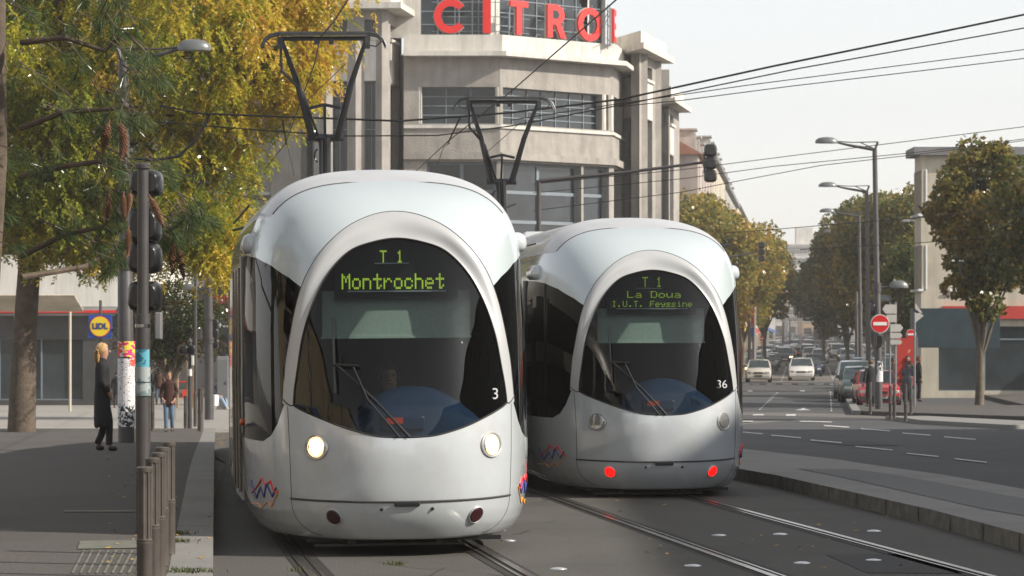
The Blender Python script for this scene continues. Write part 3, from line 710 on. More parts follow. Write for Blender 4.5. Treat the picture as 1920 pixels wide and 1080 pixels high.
tram1, S1 = tram(N1, math.radians(.55))
tag(tram1, 'pale silver tram with lit headlights and green Montrochet sign, nearest the camera', 'tram', 'articulated trams')
tram2, S2 = tram(N2, math.radians(.1)); tram2.location.z = -.045
tag(tram2, 'pale silver tram with two glowing red lamps and La Doua sign, behind the first', 'tram', 'articulated trams')
for root, n, mt_ in ((tram1, N1, 0), (tram2, N2, 1)):
    for sg in (1, -1):
        if mt_ == 0:
            h = lamp_on(root, 'headlight', sg * .695, .875, .088, M_headc, M_tframe, 'reflector', .012, 1.25)
            M, p, nr = frame_at(sg * .695, .875); q = MB(); q.lathe([(.060, .0), (.056, .018), (.03, .026), (.001, .028)], (0, 0, 0), 24, cap=False)
            q = q.build('bulb', M_head, h, smooth=True); q.location = (.016 * sg, 0, .014); q.scale = (.8, 1, 1)
            q2 = MB(); q2.lathe([(.082, -.002), (.078, .010), (.001, .012)], (0, 0, 0), 24, cap=False); q2 = q2.build('glow_ring', M_headg, h, smooth=True); q2.location = (.012 * sg, 0, .012); q2.scale = (.85, 1, 1)
            tl = lamp_on(root, 'tail_light', sg * .56, .325, .062, M_tailoff, M_tframe, 'lens', .004)
        else:
            h = lamp_on(root, 'headlight', sg * .695, .875, .085, M_headc, M_tframe, 'reflector', .012, 1.2)
            q = MB(); q.lathe([(.06, -.01), (.055, .012), (.03, .02), (.001, .024)], (0, 0, 0), 24, cap=False)
            q = q.build('bulb', mat('lens_clear', (.62, .60, .52), .08, .3, .2, 60, coat=1), h, smooth=True)
            tl = lamp_on(root, 'tail_light', sg * .56, .335, .058, M_tailon, M_tframe, 'lens', .014)
        squiggle(root, sg)
    bd = [0, 6.05, 11.6, 20.6, 26.2, 32.3]
    for i in range(1, 5): module(root, n, bd[i], bd[i + 1], [2.6] if i % 2 else [2.2, 6.2] if i == 2 else [2.2], i)
    # doors and window lines on the cab section
    for sg in (-1, 1):
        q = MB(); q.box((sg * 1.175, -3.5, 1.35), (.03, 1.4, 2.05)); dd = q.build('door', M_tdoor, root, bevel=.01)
        q = MB(); q.box((sg * 1.193, -3.15, 1.45), (.006, .58, 1.65)); q.box((sg * 1.193, -3.85, 1.45), (.006, .58, 1.65)); q.build('door_glass', M_sglassd, dd)
        q = MB()
        for yy in (-2.8, -3.5, -4.2): q.tube([(sg * 1.20, yy, .4), (sg * 1.205, yy, 1.4), (sg * 1.19, yy, 2.35)], .016, 6)
        q.build('door_edge', M_chromed, dd, smooth=True)
        q = MB(); q.quad((sg * 1.189, -4.35, 1.0), (sg * 1.189, -5.9, 1.0), (sg * 1.172, -5.9, 2.3), (sg * 1.172, -4.35, 2.3)); q.build('window_band', M_sglassd, root, fix=False)
        q = MB(); q.tube([(sg * 1.13, -2.0, 2.86), (sg * 1.13, -5.9, 2.86)], .01, 5); q.build('rain_gutter', M_seam, root)
M_led2 = mat('led_dim', (.25, .4, .02), .5, 0, 0, emit=(.5, .72, .06), es=.42)
led_bright = [1]
def disp(root, y, rows):
    b = MB(); b.box((0, y - .03, 2.255), (1.0, .03, .42)); d = b.build('destination_display', M_cab, root)
    for s, cx, cz, w_, h, dbl, nm in rows:
        led(d, s, cx, cz, y, w_, h, dbl, nm)
    b = MB(); b.box((-.0, y + .0, 2.105), (.80 if len(rows) < 4 else .66, .02, .012)); b.box((0.04, y, 2.33), (.28, .02, .010)); b.build('display_rail', M_tcap, d)
disp(tram1, -.78, [('Montrochet', .03, 2.185, .83, .125, 3, 'destination_text'), ('T 1', .04, 2.385, .19, .10, 2, 'line_text')])
led_bright[0] = 0
disp(tram2, -.78, [('La Doua', -.02, 2.262, .60, .075, 2, 'destination_text'), ('I.U.T. Feyssine', 0.0, 2.158, .90, .066, 2, 'destination_text'), ('T 1', -.0, 2.40, .22, .11, 2, 'line_text'), ])
for root, s, x, z in ((tram1, '3', -.735, 1.27), (tram2, '36', -.68, 1.27)):
    M, p, nr = frame_at(x, z)
    t = text('fleet_number', s, .125, M_numw, root, p - Vector((0, recess(x, z), 0)) + nr * .012, (PI / 2, 0, PI), .001)
pantograph(tram1, N1, 17.7, 5.95); pantograph(tram2, N2, 18.5, 5.85)
# ------------------------------------------------------------------ buildings
M_render = mat('rough_render', (.32, .295, .268), .9, 0, .12, 1.5, .9, 9, streak=.28, dirt=(.24, .22, .2), dscale=.5)
M_rlight = mat('pale_render', (.60, .57, .52), .85, 0, .06, 2, .15, 20, streak=.3, dirt=(.45, .43, .4), dscale=.7)
M_wframe = mat('window_frame_grey', (.16, .19, .22), .6, 0, .1, 5)
M_glassb = mat('facade_glass', (.018, .024, .03), .12, 0, .5, .8, spec=.45)
M_dark = mat('dark_interior', (.03, .03, .032), .8, 0, .3, 1)
M_letter = mat('letter_red', (.70, .015, .012), .45, 0, .06, 1.5)
M_lside = mat('letter_side', (.45, .40, .36), .6, 0, .1, 2)
def zz(py, Y): return CAMZ + (HY - py) / F * Y
def xat(px, Y): return (px - HX) / F * Y
def V2(px, Y): return (xat(px, Y), Y)
def uof(px, A, B):
    """distance along AB of the plan point seen at photo column px"""
    k = (px - HX) / F; dx, dy = B[0] - A[0], B[1] - A[1]
    t = (k * A[1] - A[0]) / (dx - k * dy); return t * math.hypot(dx, dy)
def offset_path(pts, d):
    """plan path moved d towards the viewer's side (right-hand normal of a left-to-right path)"""
    out = []
    for i, p in enumerate(pts):
        ns = []
        for a, b in ((i - 1, i), (i, i + 1)):
            if a < 0 or b >= len(pts): continue
            dx, dy = pts[b][0] - pts[a][0], pts[b][1] - pts[a][1]; L = math.hypot(dx, dy); ns.append((dy / L, -dx / L))
        nx, ny = sum(q[0] for q in ns) / len(ns), sum(q[1] for q in ns) / len(ns); l2 = nx * nx + ny * ny
        out.append((p[0] + nx * d / l2, p[1] + ny * d / l2))
    return out
def band(mb, pts, out, inn, z0, z1, m=0):
    """a slab following a plan path, standing out by `out` and reaching in by `inn`"""
    a, b = offset_path(pts, out), offset_path(pts, -inn); mb.prism(b + a[::-1], z0, z1, m)
def facade(mb, A, B, z0, z1, rects, depth=.3, m=0):
    dx, dy = B[0] - A[0], B[1] - A[1]; L = math.hypot(dx, dy); ux, uy = dx / L, dy / L; nx, ny = uy, -ux
    def P(u, z, d=0.0): return (A[0] + ux * u - nx * d, A[1] + uy * u - ny * d, z)
    us = sorted({0.0, L} | {min(max(r[0], 0), L) for r in rects} | {min(max(r[1], 0), L) for r in rects})
    zs_ = sorted({z0, z1} | {min(max(r[2], z0), z1) for r in rects} | {min(max(r[3], z0), z1) for r in rects})
    for u0, u1 in zip(us, us[1:]):
        for a, b in zip(zs_, zs_[1:]):
            uc, zc = (u0 + u1) / 2, (a + b) / 2
            if any(r[0] < uc < r[1] and r[2] < zc < r[3] for r in rects): continue
            mb.quad(P(u0, a), P(u1, a), P(u1, b), P(u0, b), m)
    for u0, u1, a, b in rects:
        mb.quad(P(u0, a), P(u0, a, depth), P(u0, b, depth), P(u0, b), m); mb.quad(P(u1, a, depth), P(u1, a), P(u1, b), P(u1, b, depth), m)
        mb.quad(P(u0, a), P(u1, a), P(u1, a, depth), P(u0, a, depth), m); mb.quad(P(u0, b, depth), P(u1, b, depth), P(u1, b), P(u0, b), m)
    return P, L, (ux, uy, nx, ny)
def window(parent, A, B, r, depth, cols, rows, fm, gm, fw=.05, offs_=0, name='window'):
    dx, dy = B[0] - A[0], B[1] - A[1]; L = math.hypot(dx, dy); ux, uy = dx / L, dy / L; nx, ny = uy, -ux
    u0, u1, a, b = r; rz = math.atan2(uy, ux)
    def C(u, z, d): return (A[0] + ux * u - nx * d, A[1] + uy * u - ny * d, z)
    w = MB()
    for k in range(cols + 1): w.box(C(u0 + (u1 - u0) * k / cols, (a + b) / 2, depth - .06), (fw if 0 < k < cols else fw * 1.6, .07, b - a), rz)
    for k in range(rows + 1): w.box(C((u0 + u1) / 2, a + (b - a) * k / rows, depth - .057), (u1 - u0, .07, fw if 0 < k < rows else fw * 1.6), rz)
    f = w.build(name, fm, parent)
    g = MB(); g.quad(C(u0, a, depth - .04), C(u1, a, depth - .04), C(u1, b, depth - .04), C(u0, b, depth - .04)); g.build('pane', gm, f, fix=False)
    return f

bld = empty('art_deco_building', (xat(900, 145), 145, gz(145)), 0, 'large pale rendered corner building with stair towers and red rooftop letters', 'building')
inv = Matrix.Translation(bld.location).inverted()
def reroot(parent):
    for c in kids(parent):
        c.location = Vector(c.location) - parent.location
YL = 141.0
ZB = -.8
C0, C1_, C2_, C3_ = V2(757, YL), V2(938, YL), V2(1148, 145.8), V2(1170, 150.5)
def zl(py): return zz(py, YL)
wl = MB(); cen = [C0, C1_, C2_, C3_]
def rects_px(A, B, lst): return [(uof(a, A, B), uof(b, A, B), zl(y1), zl(y0)) for a, b, y0, y1 in lst]
rA = rects_px(C0, C1_, [(790, 929, 163, 232), (800, 931, 303, 470), (820, 925, 478, 640)])
rB = rects_px(C1_, C2_, [(943, 1129, 163, 232), (1134, 1141, 163, 232), (943, 1090, 303, 470), (1094, 1142, 303, 470), (950, 1140, 478, 640)])
rC = rects_px(C2_, C3_, [(1151, 1166, 163, 232), (1151, 1166, 303, 470)])
facade(wl, C0, C1_, ZB, zl(98), rA, .5); facade(wl, C1_, C2_, ZB, zl(98), rB, .5); facade(wl, C2_, C3_, ZB, zl(98), rC, .5)
side = (C0[0] - .3, C0[1] + 3); facade(wl, side, C0, ZB, zl(98), [])
for A, B, rs, cfg in ((C0, C1_, rA, ((3, 4), (2, 3), (2, 2))), (C1_, C2_, rB, ((7, 5), (1, 5), (2, 3), (1, 3), (3, 2))), (C2_, C3_, rC, ((1, 4), (1, 3)))):
    for r, (c, w_) in zip(rs, cfg):
        big = r[2] < zl(300) - .5
        window(bld, A, B, r, .45, c, w_, M_wframe, M_glassb, .16 if big else .045)
# mid-height lintel recess and white sill, cornice, parapet
tr = MB(); band(tr, cen, .10, .3, zl(240.5), zl(234.5)); 
tr.build('window_sill', M_rlight, bld)
tr = MB(); band(tr, cen, .75, .5, zl(107), zl(98)); tr.build('cornice', M_rlight, bld)
tr = MB(); band(tr, cen, .25, 3.0, zl(98) + .002, zl(66)); tr.build('parapet', M_rlight, bld)
tr = MB(); band(tr, cen, .22, .2, zl(299), zl(286)); tr.build('string_course', M_render, bld)
for px, A, B in ((934, C0, C1_), (1131.5, C1_, C2_), (1145, C1_, C2_), (786, C0, C1_)):
    for y0, y1 in ((163, 232),):
        u = uof(px, A, B); L = math.dist(A, B); p = (A[0] + (B[0] - A[0]) * u / L, A[1] + (B[1] - A[1]) * u / L + .12)
        q = MB(); q.lathe([(.13, zl(y1)), (.13, zl(y0))], (p[0], p[1], 0), 14); q.build('column', M_rlight, bld, smooth=True)
# attic storey with the sign in front
att = offset_path(cen, -1.3); wa = MB(); A, B, Cc, D = att
ra = [(uof(788, A, B), uof(918, A, B), zl(64), zl(-60))]; rb = [(uof(937, B, Cc), uof(1135, B, Cc), zl(64), zl(-60))]
facade(wa, (A[0] - 3, A[1]), A, zl(66), zl(-90), [], .3); facade(wa, A, B, zl(66), zl(-90), ra, .4); facade(wa, B, Cc, zl(66), zl(-90), rb, .4); facade(wa, Cc, D, zl(66), zl(-75), [], .3)
facade(wa, D, (D[0] + .3, D[1] + 8), zl(66), zl(-75), [])
wa.build('attic_wall', M_rlight, bld)
window(bld, A, B, ra[0], .35, 4, 5, M_wframe, M_glassb, .05); window(bld, B, Cc, rb[0], .35, 8, 5, M_wframe, M_glassb, .05)
q = MB(); q.prism([A, B, Cc, D, (D[0], 170), (A[0], 170)], zl(-90), zl(-93)); q.build('roof', M_rlight, bld)
# towers
def tower(path_, wins, ztop, cap=True, split_y=None):
    w_ = []
    for (A, B), rs in zip(zip(path_, path_[1:]), wins):
        rects = [(uof(a, A, B), uof(b, A, B), zl(y1), zl(y0)) for a, b, y0, y1 in rs]
        facade(wl, A, B, ZB, ztop, rects, .45)
        for r, (a, b, y0, y1) in zip(rects, rs):
            if y1 - y0 < 60: window(bld, A, B, r, .35, 2, 1, M_wframe, M_glassb, .04)
            else:
                k = zl(y0); cols = 2 if b - a > 18 else 1
                window(bld, A, B, r, .40, cols, 5, M_wframe, M_glassb, .04)
# left tower
T = [V2(508, 143.2), V2(552, 141.6), V2(603, 139.8), V2(724, 139.6), V2(753, 143.6)]
tower(T, [[], [(564, 590, 158, 600), ], [(622, 651, 157, 600), (622, 651, 42, 74), (683, 708, 157, 600), (683, 708, 42, 74)], [(732, 747, 160, 600), (732, 747, 47, 79)]], zl(20))
def panel(A, B, a, b, y0, y1, m=M_rlight, out=-.28):
    u0, u1 = uof(a, A, B), uof(b, A, B); L = math.dist(A, B); ux, uy = (B[0] - A[0]) / L, (B[1] - A[1]) / L
    return ((A[0] + ux * (u0 + u1) / 2 + uy * out, A[1] + uy * (u0 + u1) / 2 - ux * out), abs(u1 - u0), math.atan2(uy, ux))
def add_panel(A, B, a, b, y0, y1):
    c, w_, rz = panel(A, B, a, b, y0, y1, out=.012)
    q = MB(); q.box((c[0], c[1], (zl(y0) + zl(y1)) / 2), (w_, .02, zl(y0) - zl(y1)), rz); q.build('spandrel_panel', M_rlight, bld)
    q = MB(); q.box((c[0], c[1], zl(y0) + .06), (w_ + .3, .22, .14), rz); q.build('sill_ledge', M_rlight, bld)
for A, B, a, b in ((T[2], T[3], 622, 651), (T[2], T[3], 683, 708), (T[3], T[4], 732, 747)): add_panel(A, B, a, b, 80, 156)
# pilaster fins between the tall windows
def fins(A, B, pxs, y0, wd=.5):
    for px in pxs:
        u = uof(px, A, B); L = math.dist(A, B); ux, uy = (B[0] - A[0]) / L, (B[1] - A[1]) / L
        c = (A[0] + ux * u, A[1] + uy * u); zt = zl(y0)
        q = MB(); h = .28; e = wd / 2
        q.slab([(-e, 0), (e * .1, h), (e, 0)], (c[0], c[1], ZB), (ux, uy, 0), (uy, -ux, 0), (0, 0, 1), zt - ZB)
        q.build('pilaster', M_render, bld)
fins(T[2], T[3], (612, 667, 716), 20, .62); fins(T[1], T[2], (552, 597), 20, .6)
tr = MB(); band(tr, T[1:], .85, .5, zl(25), zl(14)); tr.build('tower_cap', M_rlight, bld)
tr = MB(); band(tr, T[1:], .3, .5, zl(14), zl(-15)); tr.build('tower_parapet', M_rlight, bld)
# right towers
R1 = [V2(1162, 151.0), V2(1199, 148.2), V2(1240, 154)]
tower(R1, [[(1166, 1187, 195, 600), (1166, 1187, 88, 115)], [(1211, 1223, 197, 600), (1211, 1223, 91, 117)]], zl(72))
add_panel(R1[0], R1[1], 1166, 1187, 121, 194); add_panel(R1[1], R1[2], 1211, 1223, 122, 196)
fins(R1[0], R1[1], (1193,), 72, .45); fins(R1[1], R1[2], (1204, 1230), 72, .35)
tr = MB(); band(tr, [(R1[0][0] - .2, R1[0][1] + .5)] + R1, .7, .5, zl(72), zl(60)); tr.build('tower_cap', M_rlight, bld)
tr = MB(); band(tr, R1, .25, .5, zl(60), zl(31)); tr.build('tower_parapet', M_rlight, bld)
R2 = [V2(1236, 158), V2(1254, 156.5), V2(1273, 161), V2(1274, 175)]
tower(R2, [[], [(1256, 1263, 250, 600), (1256, 1263, 165, 188)], []], zl(150))
add_panel(R2[1], R2[2], 1256, 1263, 190, 248)
tr = MB(); band(tr, R2[:3], .7, .5, zl(151), zl(141)); tr.build('tower_cap', M_rlight, bld)
tr = MB(); band(tr, R2[:3], .25, .5, zl(141), zl(112)); tr.build('tower_parapet', M_rlight, bld)
# left wing behind the trees
Lw = [(-75, 144.2), V2(508, 144.2)]
rw = []
for k in range(9):
    b_ = 470 - k * 100; 
    for y0, y1 in ((40, 120), (160, 240), (290, 353), (410, 505)): rw.append((b_ - 78, b_, y0, y1))
rr = [(uof(a, *Lw), uof(b, *Lw), zl(y1), zl(y0)) for a, b, y0, y1 in rw if a > -330]
facade(wl, Lw[0], Lw[1], ZB, zl(0), rr, .4)
for r in rr: window(bld, Lw[0], Lw[1], r, .35, 4, 4, M_wframe, M_glassb, .06)
tr = MB(); tr.bb((-75, 143.9, zl(360)), (Lw[1][0], 144.3, zl(354))); tr.build('window_sill', M_rlight, bld)
tr = MB(); tr.bb((-75, 142.6, zl(536)), (Lw[1][0], 144.1, zl(513))); tr.build('canopy', M_rlight, bld)
tr = MB(); tr.bb((xat(400, 143), 143.0, zl(582)), (xat(460, 143), 143.2, zl(553))); sg = tr.build('fascia_sign', M_red, bld)
ch = MB()
for k in range(2):
    cx, cy = xat(436, 142.9), zl(565 + k * 8)
    ch.slab([(-.22, -.17), (0, .05), (.22, -.17), (.22, -.30), (0, -.08), (-.22, -.30)], (cx, 142.99, cy), (1, 0, 0), (0, 0, 1), (0, -1, 0), .03)
ch.build('chevron_mark', M_white, sg)
wl.build('wall', M_render, bld)
q = MB(); q.bb((-75, 166, ZB), (xat(1255, 166), 195, zl(40))); q.build('rear_block', M_render, bld)
q = MB(); q.lathe([(.001, -.12), (.1, -.05), (.1, .05), (.001, .1)], (xat(1031, 146.2), 144.0, zz(398, 144)), 10); q.build('lit_lamp', mat('shop_lamp', (1, .7, .3), .5, 0, 0, emit=(1, .6, .25), es=6), bld)
# red letters on a rack
sign = empty('rooftop_letters', (C1_[0], C1_[1] - .3, zl(66)), 0, 'tall red rooftop letters on a steel rack above the cornice', 'sign')
def stroke_arc(rx, rz_, w_, a0, a1, n=28, sy=1):
    o = [(math.cos(a) * rx, math.sin(a) * rz_) for a in np.linspace(a0, a1, n)]; i = [(math.cos(a) * (rx - w_), math.sin(a) * (rz_ - w_)) for a in np.linspace(a1, a0, n)]
    return o + i
H = 1.62
LET = {'C': [stroke_arc(.80, .82, .34, math.radians(38), math.radians(322))], 'I': [[(-.19, -.81), (.19, -.81), (.19, .81), (-.19, .81)]],
       'T': [[(-.17, -.81), (.17, -.81), (.17, .52), (.56, .52), (.56, .81), (-.56, .81), (-.56, .52), (-.17, .52)]],
       'R': [[(-.52, -.81), (-.18, -.81), (-.18, -.17), (.02, -.17), (.34, -.81), (.72, -.81), (.35, -.10), (.52, .06), (.60, .30), (.52, .56), (.36, .72), (.10, .81), (-.52, .81)]],
       'O': [stroke_arc(.80, .82, .33, 0.001, PI * .999), stroke_arc(.80, .82, .33, PI * 1.001, PI * 1.999)],
       'E': [[(-.45, -.81), (.45, -.81), (.45, -.52), (-.12, -.52), (-.12, -.14), (.38, -.14), (.38, .14), (-.12, .14), (-.12, .52), (.45, .52), (.45, .81), (-.45, .81)]],
       'N': [[(-.5, -.81), (-.2, -.81), (-.2, .3), (.2, -.81), (.5, -.81), (.5, .81), (.2, .81), (.2, -.3), (-.2, .81), (-.5, .81)]]}
front = offset_path(cen, .1)
def letter(ch, px, A, B, cy, sc_=1.0):
    u = uof(px, A, B); L = math.dist(A, B); ux, uy = (B[0] - A[0]) / L, (B[1] - A[1]) / L
    c = Vector((A[0] + ux * u, A[1] + uy * u, cy)); n = Vector((uy, -ux, 0)); mb = MB()
    for poly in LET[ch]: mb.slab([(x * sc_, z) for x, z in poly], c, (ux, uy, 0), (0, 0, 1), n, .12)
    hole = None
    if ch == 'R':
        mb.slab([(x * sc_, z) for x, z in [(-.18, .12), (.14, .12), (.25, .3), (.14, .52), (-.18, .52)]], c, (ux, uy, 0), (0, 0, 1), n, .124, 1)
    o = mb.build('letter', [M_letter, M_glassb], sign, fix=True)
    e = MB()
    for poly in LET[ch]: e.slab([(x * sc_ * 1.045, z * 1.03) for x, z in poly], c - n * .10, (ux, uy, 0), (0, 0, 1), n, .095)
    e.build('letter_rim', M_lside, o)
    rk = MB()
    for du in (-.4, .4): 
        rk.tube([c + Vector((ux, uy, 0)) * du - n * .2 + Vector((0, 0, -1.2)), c + Vector((ux, uy, 0)) * du - n * .2 + Vector((0, 0, 1.0))], .03, 5)
        rk.tube([c + Vector((ux, uy, 0)) * du - n * .2 + Vector((0, 0, .6)), c + Vector((ux, uy, 0)) * du - n * 1.0 + Vector((0, 0, -.8))], .02, 5)
    for dz in (-.7, 0, .7): rk.tube([c - Vector((ux, uy, 0)) * .9 - n * .2 + Vector((0, 0, dz)), c + Vector((ux, uy, 0)) * .9 - n * .2 + Vector((0, 0, dz))], .02, 5)
    rk.build('letter_rack', M_wframe, o)
zc = zl(31)
letter('C', 845, front[0], front[1], zc); letter('I', 913, front[0], front[1], zc)
letter('T', 971, front[1], front[2], zc); letter('R', 1039, front[1], front[2], zc); letter('O', 1104, front[1], front[2], zc)
letter('E', 1149, front[2], front[3], zc)
reroot(sign); reroot(bld)
bpy.context.view_layer.update()
# ------------------------------------------------------------------ other buildings
def wallm(name, c): return mat(name, c, .9, 0, .08, .6, .2, 8, streak=.25, dirt=tuple(v * .75 for v in c), dscale=.25)
M_roof_t = mat('tiled_roof', (.30, .13, .08), .85, 0, .25, 2, .4, 12)
M_roof_g = mat('slate_roof', (.17, .17, .18), .7, 0, .2, 2, .3, 12)
M_shut = mat('shutter_paint', (.42, .40, .37), .7, 0, .15, 3)
_wins = {}
def house(name, label, A, B, depth, h, wm, roofm, floors, bays, group=None, zb=None, back='flat', shop=None, cat='building', dorm=0, side_bays=0, chim=2):
    """A->B is the plan line of the street front (left to right as seen from the street); depth goes behind it"""
    dx, dy = B[0] - A[0], B[1] - A[1]; L = math.hypot(dx, dy); ux, uy = dx / L, dy / L; nx, ny = uy, -ux
    z0 = (min(gz(A[1]), gz(B[1])) if zb is None else zb) - .3; z1 = z0 + .3 + h
    root = empty(name, ((A[0] + B[0]) / 2, (A[1] + B[1]) / 2, z0), 0, label, cat, group)
    D = (A[0] - nx * depth, A[1] - ny * depth); Cc = (B[0] - nx * depth, B[1] - ny * depth)
    w = MB(); fh = (h - 4.0) / max(1, floors - 1); allr = []
    def front(P, Q, nb, ground=True):
        LL = math.dist(P, Q); rs = []
        for f in range(1, floors):
            zb_ = z0 + .3 + 4.0 + (f - 1) * fh + fh * .22
            for k in range(nb):
                u = LL * (k + .5) / nb; rs.append((u - .55, u + .55, zb_, zb_ + fh * .58))
        if ground:
            ns = max(1, nb // 2)
            for k in range(ns):
                u = LL * (k + .5) / ns; rs.append((u - LL / ns * .40, u + LL / ns * .40, z0 + .6, z0 + 3.4))
        facade(w, P, Q, z0, z1, rs, .25); allr.append((P, Q, rs, nb * (floors - 1)))
    front(A, B, bays)
    if side_bays > 0: front(D, A, side_bays, False)
    else: facade(w, D, A, z0, z1, [])
    facade(w, B, Cc, z0, z1, []); facade(w, Cc, D, z0, z1, [])
    w.build('wall', wm, root, fix=False)
    for P, Q, rs, nup in allr:
        for i, r in enumerate(rs):
            LL = math.dist(P, Q); qx, qy = (Q[0] - P[0]) / LL, (Q[1] - P[1]) / LL; u = (r[0] + r[1]) / 2
            key = (round(r[1] - r[0], 2), round(r[3] - r[2], 2), i >= nup)
            if key not in _wins:
                ww, hh = key[0], key[1]
                f = MB(); nc = 2 if not key[2] else 3
                for k in range(nc + 1): f.box((-ww / 2 + ww * k / nc, .2, hh / 2), (.07, .06, hh))
                for zq in (0, hh * .66 if not key[2] else hh * .8, hh): f.box((0, .197, zq), (ww, .06, .07))
                if not key[2]:
                    f.box((0, -.04, -.05), (ww + .25, .22, .1))
                g = MB(); g.quad((-ww / 2, .22, 0), (ww / 2, .22, 0), (ww / 2, .22, hh), (-ww / 2, .22, hh))
                fm = f.build('window', M_white if not key[2] else M_wframe, None); gm_ = g.build('pane', M_glassd, None, fix=False)
                _wins[key] = (fm.data, gm_.data); bpy.data.objects.remove(fm); bpy.data.objects.remove(gm_)
            o = bpy.data.objects.new('window', _wins[key][0]); COL.objects.link(o); o.parent = root
            o.location = (P[0] + qx * u, P[1] + qy * u, r[2]); o.rotation_euler = (0, 0, math.atan2(qy, qx))
            p = bpy.data.objects.new('pane', _wins[key][1]); COL.objects.link(p); p.parent = o
    # roof: pitched along the street front
    r = MB(); e = .35
    def P3(u, v, z): return (A[0] + ux * u - nx * v, A[1] + uy * u - ny * v, z)
    rh = 0.25 if back == 'flat' else depth * .30
    if back == 'flat':
        r.prism([P3(-e, -e, 0)[:2], P3(-e, depth + e, 0)[:2], P3(L + e, depth + e, 0)[:2], P3(L + e, -e, 0)[:2]][::-1], z1, z1 + .35)
    else:
        a = [P3(-e, -e, z1), P3(-e, depth / 2, z1 + rh), P3(-e, depth + e, z1)]; b = [P3(L + e, -e, z1), P3(L + e, depth / 2, z1 + rh), P3(L + e, depth + e, z1)]
        r.add(a + b, [(0, 1, 4, 3), (1, 2, 5, 4), (0, 2, 1), (3, 4, 5), (0, 3, 5, 2)])
    ro = r.build('roof', roofm, root)
    rz = math.atan2(uy, ux)
    for k in range(chim):
        c = MB(); p = P3(L * (k + .5) / chim, depth * .45, 0); c.box((p[0], p[1], z1 + rh + .3), (1.1, .6, 2.2), rz)
        for q_ in (-.3, 0, .3): c.lathe([(.1, 0), (.1, .4)], (p[0] + q_ * ux, p[1] + q_ * uy, z1 + rh + 1.4), 6)
        c.build('chimney', wm, ro)
    for k in range(dorm):
        c = MB(); p = P3(L * (k + .5) / dorm, 1.6, 0); c.box((p[0], p[1], z1 + .9), (1.6, 2.6, 1.9), rz); c.box((p[0], p[1], z1 + 1.9), (1.9, 2.9, .12), rz); d = c.build('dormer', M_shut, ro)
        g = MB(); p = P3(L * (k + .5) / dorm, .285, 0); g.box((p[0], p[1], z1 + 1.0), (1.1, .04, 1.3), rz); g.build('dormer_pane', M_glassd, d)
    if shop:
        c = MB(); p = P3(L / 2, -.12, 0); c.box((p[0], p[1], z0 + 4.0), (L * .94, .2, .55), rz); c.build('shop_fascia', shop, root)
        c = MB(); p = P3(L * .5, -.75, 0); c.box((p[0], p[1], z0 + 3.5), (L * .5, 1.3, .08), rz, rot=Matrix.Rotation(rz, 3, 'Z') @ Matrix.Rotation(math.radians(18), 3, 'X')); c.build('awning', shop, root)
    reroot(root)
    return root
aw = [mat('fascia_' + n, c, .6, 0, .1, 2) for n, c in (('red', (.45, .04, .03)), ('green', (.03, .2, .14)), ('blue', (.05, .1, .3)), ('cream', (.5, .42, .3)), ('yellow', (.55, .4, .08)))]
wc = [wallm('stucco_' + n, c) for n, c in (('pinkgrey', (.42, .36, .33)), ('peach', (.55, .38, .26)), ('cream', (.52, .47, .38)), ('grey', (.38, .37, .36)), ('ochre', (.50, .40, .26)), ('white', (.62, .60, .56)))]
# left side of the boulevard (fronts look right): A is far end? left-to-right as seen from the street looking at it = far? (looking -x, left is -y near)
LS = [(176, 196, 9.6, 1, 'peach stucco house at the near left corner, half behind the plane tree', 4, 0, 'flat'),
      (197, 226, 15.0, 0, 'pink grey house with end wall and roof dormers above the left plane tree', 5, 4, 'pitch'),
      (227, 262, 16.6, 2, 'cream house with dormers, next after the pink grey one on the left', 5, 5, 'flat'),
      (263, 305, 16.2, 3, 'grey house with flat roof and dormers far along the left side', 5, 5, 'flat'),
      (306, 360, 16.6, 4, 'ochre house in the hazy distance on the left side', 4, 0, 'pitch'),
      (362, 430, 16.2, 5, 'off white house in the hazy distance on the left side', 4, 0, 'flat'),
      (432, 520, 15.0, 1, 'peach house near the far end of the left side', 4, 0, 'pitch'),
      (524, 660, 10.0, 3, 'grey row at the far end of the left side of the boulevard', 3, 0, 'pitch')]
for i, (b0, b1, h, c, lab, fl, dm, rf) in enumerate(LS):
    A, B = RB(-7.4, b0), RB(-7.4, b1)
    house('street_house', lab, A, B, 13, h, wc[c], M_roof_t if i == 1 else M_roof_g, fl, max(3, int((b1 - b0) / 5)), 'houses along the boulevard', shop=aw[i % 5], dorm=dm, back=rf, side_bays=0)
RS = [(205, 240, 15, 2, 'cream house behind the right hand plane trees'), (242, 290, 13, 4, 'ochre house behind the second right hand plane tree'), (292, 350, 14, 3, 'grey house on the right behind the no entry signs'),
      (352, 430, 12, 0, 'pink grey house in the haze on the right side'), (432, 540, 12, 5, 'off white house far off on the right side'), (544, 690, 11, 2, 'cream row at the far end of the right side')]
for i, (b0, b1, h, c, lab) in enumerate(RS):
    A, B = RB(12.5, b1), RB(12.5, b0)
    house('street_house', lab, A, B, 13, h, wc[c], M_roof_t if i % 2 else M_roof_g, 4, max(3, int((b1 - b0) / 6)), 'houses along the boulevard', shop=aw[(i + 2) % 5], back='pitch' if i % 2 else 'flat')
# pale house at the right edge
house('corner_house', 'tall pale beige house at the right edge behind the lamp post', (xat(1727, 127), 127), (48, 127), 2.0, 10.5, wc[2], M_roof_g, 3, 8, shop=aw[0], side_bays=3)
